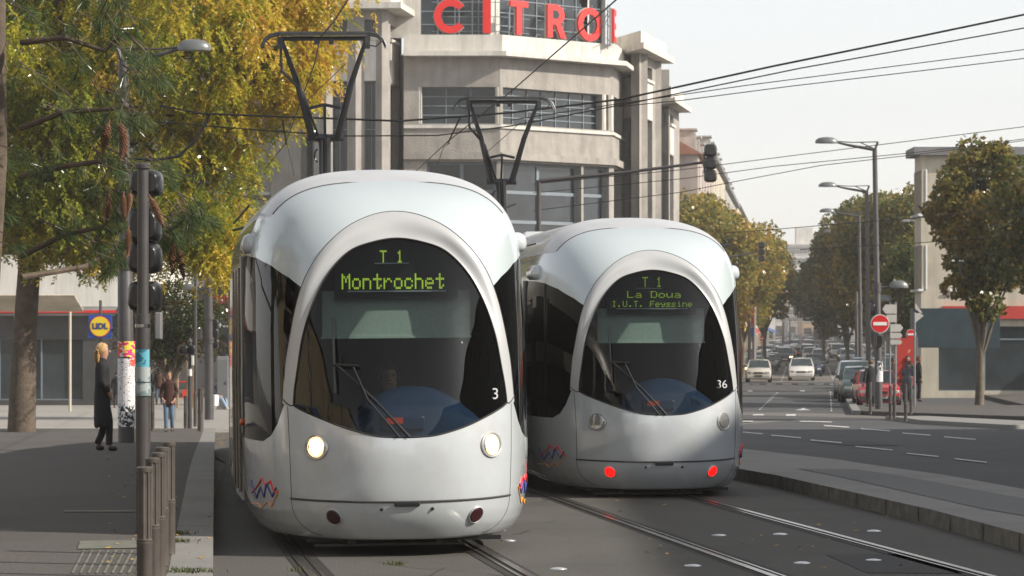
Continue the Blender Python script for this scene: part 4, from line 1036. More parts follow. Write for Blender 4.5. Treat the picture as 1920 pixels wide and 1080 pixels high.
# far end of the boulevard
house('apartment_block', 'white stepped apartment block with rooftop box at the end of the boulevard', (xat(1452, 760), 760), (xat(1545, 760), 760), 16, 24, wc[5], wc[5], 8, 12, zb=2.6, chim=0)
house('apartment_block', 'grey gabled block below the white one at the end of the boulevard', (xat(1478, 720), 720), (xat(1524, 720), 720), 12, 9, wc[3], M_roof_t, 4, 6, zb=2.2, back='pitch', chim=1)
q = MB(); q.box((xat(1507, 764), 764, 2.6 + 24 + 2.3), (4.2, 4, 4.6)); o = q.build('rooftop_shed', wc[5]); tag(o, 'small square lift house on the roof of the white block', 'roof shed')
house('apartment_block', 'low pink block below the right hand tree at the end of the boulevard', (xat(1505, 690), 690), (xat(1560, 690), 690), 12, 10, wc[1], M_roof_t, 3, 7, zb=1.7, back='pitch', chim=1)
# supermarket at the left
sm_ = empty('supermarket', (xat(150, 112), 112, gz(112)), 0, 'low white supermarket with a red stripe and dark shopfront at the left', 'shop building')
Y0 = 112.0
def lx(px): return xat(px, Y0)
q = MB(); q.bb((-45, Y0, zz(575, Y0)), (lx(262), Y0 + 18, zz(478, Y0))); q.build('upper_wall', wallm('shop_white', (.66, .64, .59)), sm_)
q = MB(); q.bb((-45, Y0 - .25, zz(583, Y0)), (lx(262), Y0 + 18, zz(576, Y0))); q.build('fascia', wallm('shop_grey', (.34, .34, .34)), sm_)
q = MB(); q.bb((-45, Y0 - .30, zz(586.5, Y0)), (lx(262), Y0 - .0, zz(582, Y0))); q.build('red_stripe', M_red, sm_)
q = MB(); q.bb((-45, Y0 - .1, zz(592, Y0)), (lx(262), Y0 + 1, zz(588, Y0))); q.build('grey_stripe', wc[3], sm_)
sf = MB(); A, B = (-45, Y0 + .2), (lx(262), Y0 + .2)
rs = [(k * 3.6 + .15, k * 3.6 + 3.4, gz(Y0) + .2, zz(634, Y0)) for k in range(8)]
facade(sf, A, B, gz(Y0) - .2, zz(588, Y0), rs, .3); sf.build('shopfront_wall', mat('shop_dark', (.05, .05, .05), .6, 0, .2, 2), sm_, fix=False)
for r in rs: window(sm_, A, B, r, .28, 2, 1, M_wframe, M_glassd, .06)
reroot(sm_)
aw_ = MB(); 
for k in range(7): aw_.box((lx(150), 100 + k * .3, zz(556 + k * 3.9, 100)), (3.2, .22, .04), rot=Matrix.Rotation(math.radians(-30), 3, 'X'))
aw_.tube([(lx(204), 102.2, zz(576, 100)), (lx(204), 102.2, gz(102))], .05, 6); aw_.tube([(lx(110), 102.2, zz(576, 100)), (lx(110), 102.2, gz(102))], .05, 6)
o = aw_.build('slatted_awning', wallm('slat_cream', (.58, .52, .42))); tag(o, 'cream slatted awning at the left in front of the white supermarket', 'awning')
sq = MB(); sy = 101.0; ss_ = .80; cx, cz = xat(188, sy), zz(612, sy)
sq.box((cx, sy, cz), (ss_ * 1.0, .12, ss_)); so_ = sq.build('shop_sign', mat('sign_blue', (.01, .06, .32), .4, 0, .05, 3)); tag(so_, 'square blue shop sign with a yellow disc beside the poster pole', 'sign')
d = MB(); d.lathe([(.36, 0), (.36, .03)], (0, 0, 0), 32, Matrix.Rotation(PI / 2, 3, 'X')); d = d.build('red_ring', M_red, so_); d.location = (cx, sy - .06, cz)
d = MB(); d.lathe([(.335, 0), (.335, .036)], (0, 0, 0), 32, Matrix.Rotation(PI / 2, 3, 'X')); d = d.build('yellow_disc', mat('sign_yellow', (.75, .55, .02), .4, 0, 0), so_); d.location = (cx, sy - .06, cz)
text('sign_lettering', 'LIDL', .27, mat('sign_navy', (.01, .03, .2), .4, 0, 0), so_, (cx, sy - .105, cz), offset=.012)
q = MB(); q.tube([(cx, sy + .05, cz + .9), (cx, sy + .05, gz(sy))], .05, 8); q.build('sign_post', M_pole, so_)
# the street behind the camera and the block that shades the right-hand side
for lab, A, B, h, m, fl, nb, dp in (
        ('grey stone block of flats standing to the right of the tramway out of view', (24.5, 74), (24.5, 3), 16.05, wc[3], 6, 14, 14),
        ('cream block of flats behind the viewpoint on the right', (24.5, 2), (24.5, -70), 14, wc[2], 6, 14, 14),
        ('ochre block of flats behind the viewpoint on the left', (-19, -75), (-19, 34), 10, wc[4], 6, 14, 14),
        ('pale block of flats closing the street behind the viewpoint', (20, -95), (-16, -95), 11, wc[5], 6, 9, 14)):
    house('apartment_block', lab, A, B, dp, h, m, M_roof_g, fl, nb, 'blocks of flats round the tram stop', chim=1, shop=aw[2])
# ------------------------------------------------------------------ trees
M_bark = mat('bark', (.10, .075, .055), .9, 0, .3, 6, .8, 14)
M_barkp = mat('plane_bark', (.12, .10, .075), .85, 0, .35, 4, .5, 9)
def leaf_mesh(name, cen, size, aspect, m, parent, tint, droop=0.0, dirv=None, kite=.5, fold=0.0):
    """one kite-shaped face per leaf, numpy built"""
    n = len(cen)
    if dirv is None: u = RNG.normal(size=(n, 3))
    else: u = dirv + RNG.normal(size=(n, 3)) * .35
    u[:, 2] -= droop; u /= np.linalg.norm(u, axis=1)[:, None]
    r = RNG.normal(size=(n, 3)); v = np.cross(u, r); v /= np.linalg.norm(v, axis=1)[:, None]
    s = (np.ones(n) * size * RNG.uniform(.65, 1.25, n))[:, None]
    a = cen; b = cen + u * s * kite + v * s * aspect / 2; c = cen + u * s; d = cen + u * s * kite - v * s * aspect / 2
    V = np.stack([a, b, c, d], 1).reshape(-1, 3)
    me = bpy.data.meshes.new(name); me.vertices.add(4 * n); me.vertices.foreach_set('co', V.ravel().astype(np.float32))
    me.loops.add(4 * n); me.loops.foreach_set('vertex_index', np.arange(4 * n, dtype=np.int32))
    me.polygons.add(n); me.polygons.foreach_set('loop_start', np.arange(0, 4 * n, 4, dtype=np.int32)); me.polygons.foreach_set('loop_total', np.full(n, 4, dtype=np.int32))
    at_ = me.attributes.new('tint', 'FLOAT', 'POINT'); at_.data.foreach_set('value', np.repeat(np.clip(tint, 0, 1), 4).astype(np.float32))
    me.materials.append(m); me.update(calc_edges=True)
    o = bpy.data.objects.new(name, me); COL.objects.link(o); o.parent = parent; return o
def inside(px, py, poly):
    A = np.array(poly); B = np.roll(A, -1, 0); ins = np.zeros(len(px), bool)
    for a, b in zip(A, B):
        c = (a[1] > py) != (b[1] > py); xi = a[0] + (py - a[1]) / (b[1] - a[1] + 1e-9) * (b[0] - a[0]); ins ^= c & (px < xi)
    return ins
# big yellowing honey locust on the left
LM = leafmat('locust_leaf', [(.13, .18, .025), (.31, .34, .035), (.60, .48, .055), (.68, .38, .08)], .5)
YT = 72.0; KT = 1.3; S_ = F / YT
poly = [(-420, -700), (700, -700), (720, -60), (668, 15), (672, 60), (640, 110), (622, 158), (600, 190), (560, 205), (548, 160), (520, 205), (512, 262), (478, 300), (440, 352), (415, 390), (440, 430), (432, 500), (404, 478), (385, 455), (330, 470), (250, 480), (195, 500), (100, 470), (0, 430), (-150, 430), (-400, 300)]
poly = [(x - 42 if x > 440 else x, y) for x, y in poly]
ck = []
while len(ck) < 740:
    x, y = random.uniform(-160, 700), random.uniform(-170, 500)
    if inside(np.array([x]), np.array([y]), poly)[0]: ck.append((x, y))
ck += [(560, 182), (545, 192), (530, 200), (510, 215), (580, 150), (470, 300), (460, 315), (445, 455), (436, 480), (430, 500), (452, 380), (462, 350), (434, 410), (565, 160), (590, 120), (605, 80), (480, 260), (420, 440), (428, 455), (410, 470)]
ck += [(380 + random.gauss(0, 26), 420 + random.gauss(0, 30)) for _ in range(26)] + [(510 + random.gauss(0, 38), 120 + random.gauss(0, 60)) for _ in range(14)]
tw = MB(); pts, dirs, tn = [], [], []
pa = np.array(poly)
for cx, cy in ck:
    d = abs(float(sdist(np.array([[cx, cy]]), poly)[0])) / S_
    Yc = YT + random.gauss(0, 1) * min(2.6, .5 + d * .8)
    c = np.array(at(cx, cy, Yc)); hue = float(np.clip(.34 + .30 * (cx + 100) / 800 + random.gauss(0, .16), 0, 1)) - (.12 if cy > 150 and cx < 420 else 0) + (.12 if cx > 520 or cy > 380 else 0)
    ns = 25
    for k in range(ns):       # drooping pinnate sprays
        st = c + RNG.normal(size=3) * np.array([.24, .24, .20]) * KT; a = random.random() * 6.28
        dr = np.array([math.cos(a) * .7, math.sin(a) * .7, -random.uniform(.25, 1.1)]); dr /= np.linalg.norm(dr); L_ = random.uniform(.22, .38) * KT
        h2 = hue + random.gauss(0, .10)
        for j in range(9):
            t = (j + .5) / 9; p = st + dr * L_ * t + np.array([0, 0, -.13 * t * t])
            for sg in (-1, 1):
                sd_ = np.cross(dr, [0, 0, 1]) * sg; sd_ /= (np.linalg.norm(sd_) + 1e-6)
                pts.append(p); dirs.append(sd_ * .75 + dr * .7 + np.array([0, 0, -.25])); tn.append(h2 + random.gauss(0, .05))
    if random.random() < .35:
        q = Vector(c) + Vector((-1.5, random.gauss(0, .3), .9)) * random.uniform(.5, 1.0); tw.tube([q, (Vector(c) + q) / 2 + Vector((0, 0, .12)), Vector(c)], [.014, .010, .005], 4, cap=False)
loc = empty('locust_tree', at(40, 806, YT), 0, 'large honey locust turning yellow, overhanging the left pavement', 'tree')
pts = np.array(pts) - np.array(loc.location)
leaf_mesh('crown', pts, .092 * KT, .40, LM, loc, np.array(tn), dirv=np.array(dirs))
tb = MB(); base = Vector(loc.location); top = at(90, 200, YT)
tb.tube([base + Vector((0, 0, -.3)), at(45, 650, YT), at(60, 420, YT), top, at(120, -100, YT), at(140, -400, YT)], [.36, .30, .26, .2, .13, .06], 12)
for tx, ty, sx, sy, r in ((560, 120, 60, 420, .10), (400, 60, 80, 240, .09), (330, 330, 55, 480, .07), (640, 60, 330, 110, .05), (250, 40, 85, 150, .07), (430, -200, 110, -50, .08), (470, 240, 200, 260, .05), (-200, 0, 70, 300, .1), (-100, -300, 100, -20, .08), (360, 420, 140, 420, .045)):
    a, b = at(sx, sy, YT), at(tx, ty, YT + random.uniform(-1, 1)); m1 = a.lerp(b, .35) + Vector((0, 0, .5)); m2 = a.lerp(b, .7) + Vector((0, 0, .35))
    tb.tube([a, m1, m2, b], [r, r * .7, r * .4, r * .15], 7)
    for k in range(5):
        s0 = m1.lerp(b, random.random()); e0 = s0 + Vector((random.uniform(-.2, 1.0), random.uniform(-.6, .6), random.uniform(-.5, .3))); tb.tube([s0, s0.lerp(e0, .5) + Vector((0, 0, .08)), e0], [r * .3, r * .2, .006], 5)
tb.add(tw.v, tw.f); tb.v = [tuple(Vector(v) - base) for v in tb.v]
tb.build('trunk', M_bark, loc, smooth=True)
# pine at the near left
PM = leafmat('pine_needle', [(.05, .085, .035), (.08, .125, .05), (.12, .15, .055), (.2, .17, .06)], .3)
tufts_dy = 2.1
pine = empty('pine_tree', at(-60, 1000, 26), 0, 'long needled pine with hanging brown cones at the near left edge', 'tree')
pine.location.z = gz(24) + .1; pb = Vector(pine.location)
nc, ndv, nt_ = [], [], []; br = MB(); cones = []
tufts = [(215, 60, 23, 34), (232, 25, 23, 22), (200, 40, 23, 40), (250, 95, 22.6, 20), (292, 105, 22.5, 34), (300, 135, 22.5, 30), (280, 150, 22.6, 22), (240, 130, 23, 18), (205, 180, 22.6, 30), (225, 200, 22.4, 40), (255, 205, 22.4, 34), (268, 225, 22.3, 26), (200, 230, 22.6, 30), (213, 285, 22.3, 40), (235, 305, 22.3, 44),
          (200, 320, 22.4, 40), (255, 335, 22.2, 34), (285, 345, 22.2, 24), (222, 350, 22.2, 40), (320, 315, 24.2, 18), (315, 300, 24.2, 14), (205, 400, 22.4, 40), (225, 425, 22.4, 42), (250, 400, 24.6, 26), (205, 455, 22.4, 42), (235, 465, 22.5, 34), (200, 490, 22.5, 30), (365, 385, 23.6, 20), (372, 398, 23.6, 26), (378, 412, 23.6, 24), (352, 400, 23.6, 14), (362, 415, 23.6, 24),
          (330, 415, 24.3, 22), (310, 425, 24.3, 24), (320, 440, 24.4, 28), (335, 455, 24.4, 24), (300, 450, 24.5, 22), (350, 440, 24.4, 18), (160, 100, 23, 50), (120, 60, 23, 50), (150, 200, 22.6, 50), (100, 180, 22.8, 50), (150, 300, 22.6, 50), (90, 300, 22.8, 50), (150, 400, 22.6, 50), (100, 420, 22.6, 45), (40, 150, 23, 50), (40, 300, 23, 50), (30, 420, 23, 50), (160, 470, 22.7, 40), (60, 30, 23.5, 50), (-20, 100, 24, 50), (-20, 260, 24, 50), (-20, 400, 24, 50), (170, -10, 23, 45), (230, -20, 23, 35)]
for tx, ty, ty_, r in tufts:
    for q in range(5 if 180 < tx < 262 else 4 if tx > 60 else 2):
        c = at(tx - (12 if tx > 240 else 0) + random.gauss(0, r * .40), ty + random.gauss(0, r * .4), ty_ + tufts_dy + random.gauss(0, .18)); a = random.uniform(-.6, .9)
        ax = np.array([math.cos(a) * random.choice((1, 1, .4, -.4)), random.gauss(0, .4), -.25 - .5 * random.random()]); ax /= np.linalg.norm(ax); tnn = random.gauss(.35, .18)
        for k in range(58):
            nc.append(np.array(c) + ax * random.uniform(0, .09)); dv = ax * .8 + RNG.normal(size=3) * .34 + np.array([0, 0, -.35]); ndv.append(dv); nt_.append(tnn + random.gauss(0, .14))
        s = Vector(c); e = s - Vector(ax) * .12; br.tube([s + Vector(ax) * .08, s, e], [.004, .005, .006], 5, cap=False)
leaf_mesh('needles', np.array(nc) - np.array(pb), .15, .030, PM, pine, np.array(nt_), dirv=np.array(ndv))
for pl in ([(40, 80, 23.3), (120, 70, 23.1), (195, 95, 23), (235, 60, 23), (285, 110, 22.6)], [(40, 240, 23.3), (120, 210, 22.8), (200, 205, 22.5), (260, 200, 22.4)], [(40, 330, 23.3), (130, 310, 22.7), (205, 300, 22.4), (255, 330, 22.2), (290, 345, 22.2)],
           [(40, 480, 23.3), (120, 440, 22.7), (190, 425, 22.5), (220, 440, 22.4), (240, 415, 22.4)], [(40, 520, 23.6), (160, 500, 24), (260, 440, 24.5), (300, 435, 24.5), (330, 425, 24.3), (352, 408, 23.8), (372, 395, 23.6)], [(300, 435, 24.5), (322, 450, 24.4), (335, 462, 24.4)]):
    P_ = [at(p[0], p[1], p[2] + tufts_dy) for p in pl]; n = len(P_); br.tube(P_, [.022 * (1 - i / n) + .006 for i in range(n)], 7)
br.tube([pb + Vector((0, 0, -.3)), at(-40, 700, 26), at(-10, 300, 25.6), at(-10, -100, 25.4), at(5, -500, 25.4)], [.17, .14, .11, .09, .05], 12)
br.v = [tuple(Vector(v) - pb) for v in br.v]; br.build('trunk', M_bark, pine, smooth=True)
M_cone = mat('cone_brown', (.15, .07, .035), .7, 0, .3, 30)
cb_ = MB()
for k in range(130):
    t = k / 130; z = -.21 * t; r = .031 * math.sin(PI * min(1, .22 + .86 * t)) ** .6 if t < .97 else .01; a = k * 2.39996
    o_, i_ = Vector((math.cos(a) * r, math.sin(a) * r, z - .012)), Vector((math.cos(a) * .006, math.sin(a) * .006, z + .006)); t_ = Vector((-math.sin(a), math.cos(a), 0)) * .0085
    cb_.add([i_ - t_ * .4, i_ + t_ * .4, o_ + t_, o_ + Vector((0, 0, -.004)) + Vector((math.cos(a), math.sin(a), 0)) * .004, o_ - t_], [(0, 1, 2, 3, 4)])
cb_.tube([(0, 0, .03), (0, 0, -.2)], [.007, .008], 6)
c0 = cb_.build('cone', M_cone, pine)
for i, (x, y, Yc, tl, sc_) in enumerate(((204, 232, 22.2, .0, 1.05), (226, 232, 22.1, .1, 1.1), (236, 250, 22.1, -.15, .9), (282, 372, 22.0, -.5, .95), (232, 366, 22.1, .1, .8), (245, 362, 22.1, -.3, .7), (325, 458, 24.2, .05, 1.1), (322, 470, 24.2, .1, .8), (336, 470, 24.2, -.05, 1.05), (241, 430, 22.2, .1, .8), (204, 370, 22.3, 0, .9), (236, 470, 22.4, -.4, .7))):
    o = c0 if i == 0 else c0.copy()
    if i: COL.objects.link(o); o.parent = pine
    o.location = at(x, y, Yc + tufts_dy - (2.2 if x in (282, 232, 245, 241) else 0) - .05) - pb; o.rotation_euler = (random.gauss(0, .15), tl, random.random() * 6); o.scale = (sc_ * 1.15,) * 3
def broad_tree(px, ytop, ybot, Y, rad, cols, label, n=9000, leaf=.26, group='trees along the boulevard', name='plane_tree', hue0=.4, trunk=True, off=None, asp=.75, cat='tree'):
    base = Vector((xat(px, Y), Y, gz(Y))); root = empty(name, base, 0, label, cat, group)
    zt, zb = zz(ytop, Y) - base.z, zz(ybot, Y) - base.z; h = zt - zb; cz = (zt + zb) / 2
    cl = []
    while len(cl) < 60:
        p = RNG.uniform(-1, 1, 3)
        if .35 < np.linalg.norm(p) <= 1: cl.append(p * np.array([rad * .78, rad * .78, h / 2 * .8]) + np.array([0, 0, cz]))
    cl = np.array(cl); r = RNG.uniform(.22, .38, len(cl)) * rad
    idx = RNG.integers(0, len(cl), n); d = RNG.normal(size=(n, 3)); d /= np.linalg.norm(d, axis=1)[:, None]
    P = cl[idx] + d * (r[idx] * RNG.uniform(.55, 1.1, n) ** .6)[:, None] * np.array([1, 1, .85])
    hue = np.clip(hue0 + RNG.normal(0, .16, len(cl))[idx] + RNG.normal(0, .2, n), 0, 1)
    leaf_mesh('crown', P, leaf, asp, cols, root, hue, droop=.3)
    if trunk:
        t = MB(); t.tube([(0, 0, -.2), (.05, 0, zb * .6), (0, .05, zb + h * .3), (.1, 0, zb + h * .7)], [.19, .15, .12, .05], 10)
        for k in range(9):
            c = cl[k * 5]; s = Vector((0.02, 0, zb * .6 + h * .15 * random.random())); t.tube([s, s.lerp(Vector(c), .5) + Vector((0, 0, .3)), Vector(c)], [.09, .06, .02], 6)
        t.build('trunk', M_barkp, root, smooth=True)
    return root
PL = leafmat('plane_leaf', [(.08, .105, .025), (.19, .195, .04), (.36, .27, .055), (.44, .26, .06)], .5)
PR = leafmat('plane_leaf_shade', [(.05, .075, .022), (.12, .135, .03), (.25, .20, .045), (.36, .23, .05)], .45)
broad_tree(1322, 352, 632, 172, 4.4, PL, 'yellow green plane tree beside the pale corner building, tallest of the left hand row', 22000, .26, hue0=.44)
broad_tree(1392, 395, 630, 200, 3.4, PL, 'plane tree second in the left hand row, brown tinged', 15000, .26, hue0=.5)
broad_tree(1432, 432, 618, 226, 2.5, PL, 'plane tree at the far end of the left hand row, leaning over the cars', 13000, .28, hue0=.5)
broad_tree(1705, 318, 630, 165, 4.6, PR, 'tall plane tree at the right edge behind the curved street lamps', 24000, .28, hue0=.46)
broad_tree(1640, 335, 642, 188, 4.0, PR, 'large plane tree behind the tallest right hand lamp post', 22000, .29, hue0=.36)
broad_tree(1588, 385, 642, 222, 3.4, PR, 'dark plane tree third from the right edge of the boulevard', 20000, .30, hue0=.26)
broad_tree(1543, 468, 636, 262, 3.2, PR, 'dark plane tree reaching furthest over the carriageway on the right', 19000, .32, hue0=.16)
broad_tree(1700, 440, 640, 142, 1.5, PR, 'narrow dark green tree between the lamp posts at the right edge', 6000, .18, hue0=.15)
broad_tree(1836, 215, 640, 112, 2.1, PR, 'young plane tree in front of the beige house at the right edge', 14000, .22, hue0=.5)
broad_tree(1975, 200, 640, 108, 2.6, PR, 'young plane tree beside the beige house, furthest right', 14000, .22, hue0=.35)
broad_tree(1487, 598, 615, 800, 4.5, PL, 'small green tree at the very end of the boulevard, left of centre', 2500, .5, hue0=.25)
broad_tree(1516, 600, 616, 830, 4.0, PL, 'small yellow tree at the very end of the boulevard, right of centre', 2500, .5, hue0=.75)
def side_tree(x, y, label):
    root = broad_tree(960, -120, 470, 60, 2.6, PL, label, 5000, .22, 'trees on the left pavement behind the viewpoint', hue0=.35); root.location = (x, y, 0)
side_tree(-6.8, 8, 'plane tree on the pavement just left of the viewpoint'); side_tree(-8.5, -8, 'plane tree on the pavement behind the viewpoint')
MG = leafmat('magnolia_leaf', [(.03, .05, .018), (.05, .06, .02), (.13, .07, .03), (.30, .12, .04)], .15)
broad_tree(318, 512, 700, 92, 1.75, MG, 'glossy dark magnolia with rusty leaf backs behind the walking woman', 15000, .13, 'plaza trees', 'magnolia_tree', .3, asp=.5)
broad_tree(418, 540, 690, 126, 1.7, MG, 'slim magnolia half hidden behind the thick grey pole', 6000, .12, 'plaza trees', 'magnolia_tree', .2, asp=.5)
# ------------------------------------------------------------------ lamps, poles, signals, wires, signs
def dome_head(mb, c, r, ax=(1, 0), h=.16):
    """flat bottomed oval luminaire, long axis along ax"""
    prof = [(r * .98, -.05), (r, 0), (r * .92, h * .45), (r * .65, h * .85), (r * .3, h), (.001, h * 1.02)]
    A = Matrix(((ax[0], -ax[1], 0), (ax[1], ax[0], 0), (0, 0, 1))); S3 = Matrix.Diagonal((1.0, .55, 1.0))
    mb.lathe(prof, c, 20, A @ S3, cap=True)
def arm_lamp(px_pole, px_base, ybase, ytop, px_head, label, wid=.15, up=.15, low=None, group='tall curved arm lamps', base=None, sun=False):
    g = base or ground_at(px_base, ybase, up); Y = g.y; root = empty('street_lamp', g, 0, label, 'street lamp', group)
    ht = zz(ytop, Y) - g.z; dx = xat(px_pole, Y) - g.x; L_ = xat(px_head, Y) - xat(px_pole, Y)
    p = MB(); p.tube([(0, 0, 0), (dx * .45, 0, ht * .45), (dx * .46, 0, ht * .46), (dx, 0, ht - .22)], [wid, wid * .9, wid * .75, wid * .62], 14)
    p.lathe([(wid * 1.12, ht * .44), (wid * 1.12, ht * .47)], (dx * .455, 0, 0), 14); p.build('pole', M_pole, root, smooth=True)
    s = math.copysign(1, L_); a = MB(); r0 = .28
    a.tube([(dx, 0, ht - .28), (dx - s * .1, 0, ht + .0)], .045, 6); a.tube([(dx, 0, ht - .28), (dx - s * .12, .0, ht + .02)], .03, 6)
    a.tube([(dx, 0, ht - .25), (dx + L_ * .45, 0, ht - .1), (dx + L_ * .72, 0, ht + .02)], [.06, .045, .03], 8)
    a.tube([(dx - s * .12, 0, ht + .02), (dx + L_ * .4, 0, ht + .0), (dx + L_ * .72, 0, ht + .04)], .02, 6); a.tube([(dx + s * .04, 0, ht - .2), (dx + L_ * .25, 0, ht - .01)], .02, 6)
    a.build('arm', M_pole, root, smooth=True)
    h = MB(); dome_head(h, (dx + L_ * .86, 0, ht + .02), abs(L_) * .19 + .03); h.build('lamp_head', M_head_g, root, smooth=True)
    if low:
        yl, ph = low; z = zz(yl, Y) - g.z; Ll = xat(ph, Y) - g.x; s = math.copysign(1, Ll); fx = dx * z / ht
        a = MB(); a.tube([(fx, 0, z - .04), (fx + Ll * .8, 0, z)], [.04, .025], 8); a.lathe([(wid * 1.15, z - .16), (wid * 1.15, z + .12)], (fx, 0, 0), 14); a.build('low_arm', M_pole, root, smooth=True)
        h = MB(); dome_head(h, (fx + Ll, 0, z), .33, h=.2); h.build('lamp_head', M_head_g, root, smooth=True)
    return root
M_head_g = mat('lamp_head_grey', (.16, .17, .17), .35, .3, .1, 4)
M_lens = mat('signal_lens', (.03, .03, .03), .2, 0, 0)
arm_lamp(231, 237, 830, 92, 385, 'poster covered grey street lamp with its arm over the pavement at left', .155)
LP = [(1640, 1648, 768, 267, 1535, (537, 1689), 'nearest and tallest grey street lamp on the right, carrying the large no entry sign', (100.0)),
      (1625, 1629, 730, 349, 1540, (562, 1660), 'second nearest of the grey street lamps on the right', 128.0),
      (1611, 1614, 712, 397, 1541, None, 'third nearest of the grey street lamps on the right', 154.0),
      (1605, 1607, 700, 436, 1547, None, 'furthest of the grey street lamps on the right, in front of dark leaves', 183.0)]
for pp, pb_, yb, yt, ph, low, lab, Y in LP:
    arm_lamp(pp, pb_, yb, yt, ph, lab, .13 if Y < 110 else .12, low=low, base=Vector((xat(pb_, Y), Y, gz(Y) + .1)))
for px, ph, yt, Y, lab in ((1722, 1694, 414, 150, 'slim light grey lamp with bent top at the right edge, tallest of its kind'), (1714, 1672, 433, 165, 'slim light grey lamp with bent top, second from the right edge'),
                          (1683, 1652, 459, 185, 'slim light grey lamp with bent top in front of the russet leaves'), (1666, 1635, 484, 215, 'slim light grey lamp with bent top, half hidden by the tall dark posts')):
    g = Vector((xat(px, Y), Y, gz(Y))); r = empty('bent_lamp', g, 0, lab, 'street lamp', 'slim bent top lamps'); ht = zz(yt, Y) - g.z; L_ = xat(ph, Y) - g.x
    p = MB(); p.tube([(0, 0, 0), (0, 0, ht * .93), (L_ * .08, 0, ht * .97), (L_ * .3, 0, ht), (L_ * .6, 0, ht + .02)], [.07, .055, .05, .045, .04], 8); p.build('pole', M_polel, r, smooth=True)
    h = MB(); h.box((L_ * .85, 0, ht), (abs(L_) * .5, .22, .14), taper=.8); h.build('lamp_head', M_polel, r, bevel=.03)
# thick poster pole
def posters(root, x, y, r, z0, z1, items):
    for a0, a1, q0, q1, m in items:
        b = MB(); n = 12; R_ = r + .004 + .002 * (items.index((a0, a1, q0, q1, m)) % 3)
        pts = [(x + R_ * math.cos(math.radians(a0 + (a1 - a0) * k / n)), y + R_ * math.sin(math.radians(a0 + (a1 - a0) * k / n))) for k in range(n + 1)]
        za, zb = z0 + (z1 - z0) * q0, z0 + (z1 - z0) * q1
        for p, q in zip(pts, pts[1:]): b.quad((p[0], p[1], za), (q[0], q[1], za), (q[0], q[1], zb), (p[0], p[1], zb))
        b.build('poster', m, root, fix=False, smooth='all')
def printmat(name, bgc, ink, sc_, thr=.5, mode='lines'):
    m = bpy.data.materials.new(name); m.use_nodes = True; nt = m.node_tree; N = nt.nodes; L = nt.links; b = N['Principled BSDF']; b.inputs['Roughness'].default_value = .7
    tc = N.new('ShaderNodeTexCoord'); mp = N.new('ShaderNodeMapping'); mp.inputs['Scale'].default_value = (sc_, sc_, sc_ * (2.5 if mode == 'lines' else 1)); L.new(tc.outputs['Object'], mp.inputs[0])
    nz = N.new('ShaderNodeTexNoise' if mode != 'cells' else 'ShaderNodeTexVoronoi'); nz.inputs['Scale'].default_value = 6
    L.new(mp.outputs[0], nz.inputs['Vector']); r = N.new('ShaderNodeValToRGB'); r.color_ramp.interpolation = 'CONSTANT'; r.color_ramp.elements[1].position = thr
    r.color_ramp.elements[0].color = tuple(bgc) + (1,); r.color_ramp.elements[1].color = tuple(ink) + (1,)
    L.new(nz.outputs['Fac' if mode != 'cells' else 'Distance'], r.inputs['Fac']); L.new(r.outputs['Color'], b.inputs['Base Color']); return m
PW = printmat('poster_text', (.72, .70, .70), (.12, .11, .15), 4, .60); PWm = printmat('poster_magenta', (.62, .03, .2), (.8, .6, .05), 1.3, .52); PWr = printmat('poster_red', (.68, .06, .04), (.75, .7, .65), 1.6, .55)
PWb = printmat('poster_drawing', (.75, .75, .75), (.03, .03, .03), 3, .48, 'n'); PWt = printmat('poster_teal', (.5, .62, .62), (.4, .08, .1), 2, .6); PBl = printmat('sticker_blue', (.03, .16, .24), (.10, .36, .45), 2, .5, 'n'); PGr = printmat('sticker_grey', (.16, .22, .23), (.33, .37, .37), 2, .5, 'n')
lp = [o for o in bpy.data.objects if o.name == 'street_lamp'][0]
g = lp.location; zr = lambda py: zz(py, g.y) - g.z
posters(lp, 0, 0, .157, zr(800), zr(640), [(180, 360, 0, .25, PWb), (182, 360, .25, .52, PW), (185, 358, .52, .80, PW), (180, 262, .82, 1, PWr), (262, 362, .82, 1, PWm), (300, 365, .70, .83, PWr), (185, 358, .235, .33, PWt)])
# near signal pole with four heads seen from behind
def signal_head(mb, c, w_, h, d=.30, facing=1):
    """rounded hood box with visor, lens on the far side when facing=1"""
    n = 10; x, y, z = c; vs = []
    for k, (dy, s) in enumerate(((-.5, .72), (-.42, .88), (-.2, 1.0), (.3, 1.0), (.5, .97))):
        for i in range(24):
            a = 2 * PI * i / 24; ca, sa = math.cos(a), math.sin(a); q = (abs(ca) ** 4 + abs(sa) ** 4) ** -.25
            vs.append((x + ca * q * w_ / 2 * s, y + dy * d * facing, z + sa * q * h / 2 * s))
    fs = [(i * 24 + j, i * 24 + (j + 1) % 24, (i + 1) * 24 + (j + 1) % 24, (i + 1) * 24 + j) for i in range(4) for j in range(24)] + [tuple(range(24)), tuple(range(4 * 24 + 23, 4 * 24 - 1, -1))]
    mb.add(vs, fs)
M_hood = mat('signal_hood', (.014, .014, .015), .30, 0, .2, 3, coat=.25)
gp = ground_at(268, 1000, .15); gp = Vector((xat(268, 23.7), 23.7, gz(23.7) + .15)); sp = empty('traffic_signal', gp, 0, 'near traffic signal pole at left with four black heads seen from behind and blue stickers', 'traffic light')
Zs = lambda py: zz(py, 23.7) - gp.z
p = MB(); p.tube([(0, 0, 0), (0, 0, Zs(590)), (0, 0, Zs(589)), (0, 0, Zs(312))], [.062, .060, .048, .046], 16); p.lathe([(.062, Zs(316)), (.064, Zs(309)), (.05, Zs(306)), (.001, Zs(305))], (0, 0, 0), 16); p.build('pole', M_pole, sp, smooth=True)
p = MB(); p.lathe([(.064, Zs(614)), (.064, Zs(608))], (0, 0, 0), 16); p.build('clamp_band', M_steel, sp, smooth=True)
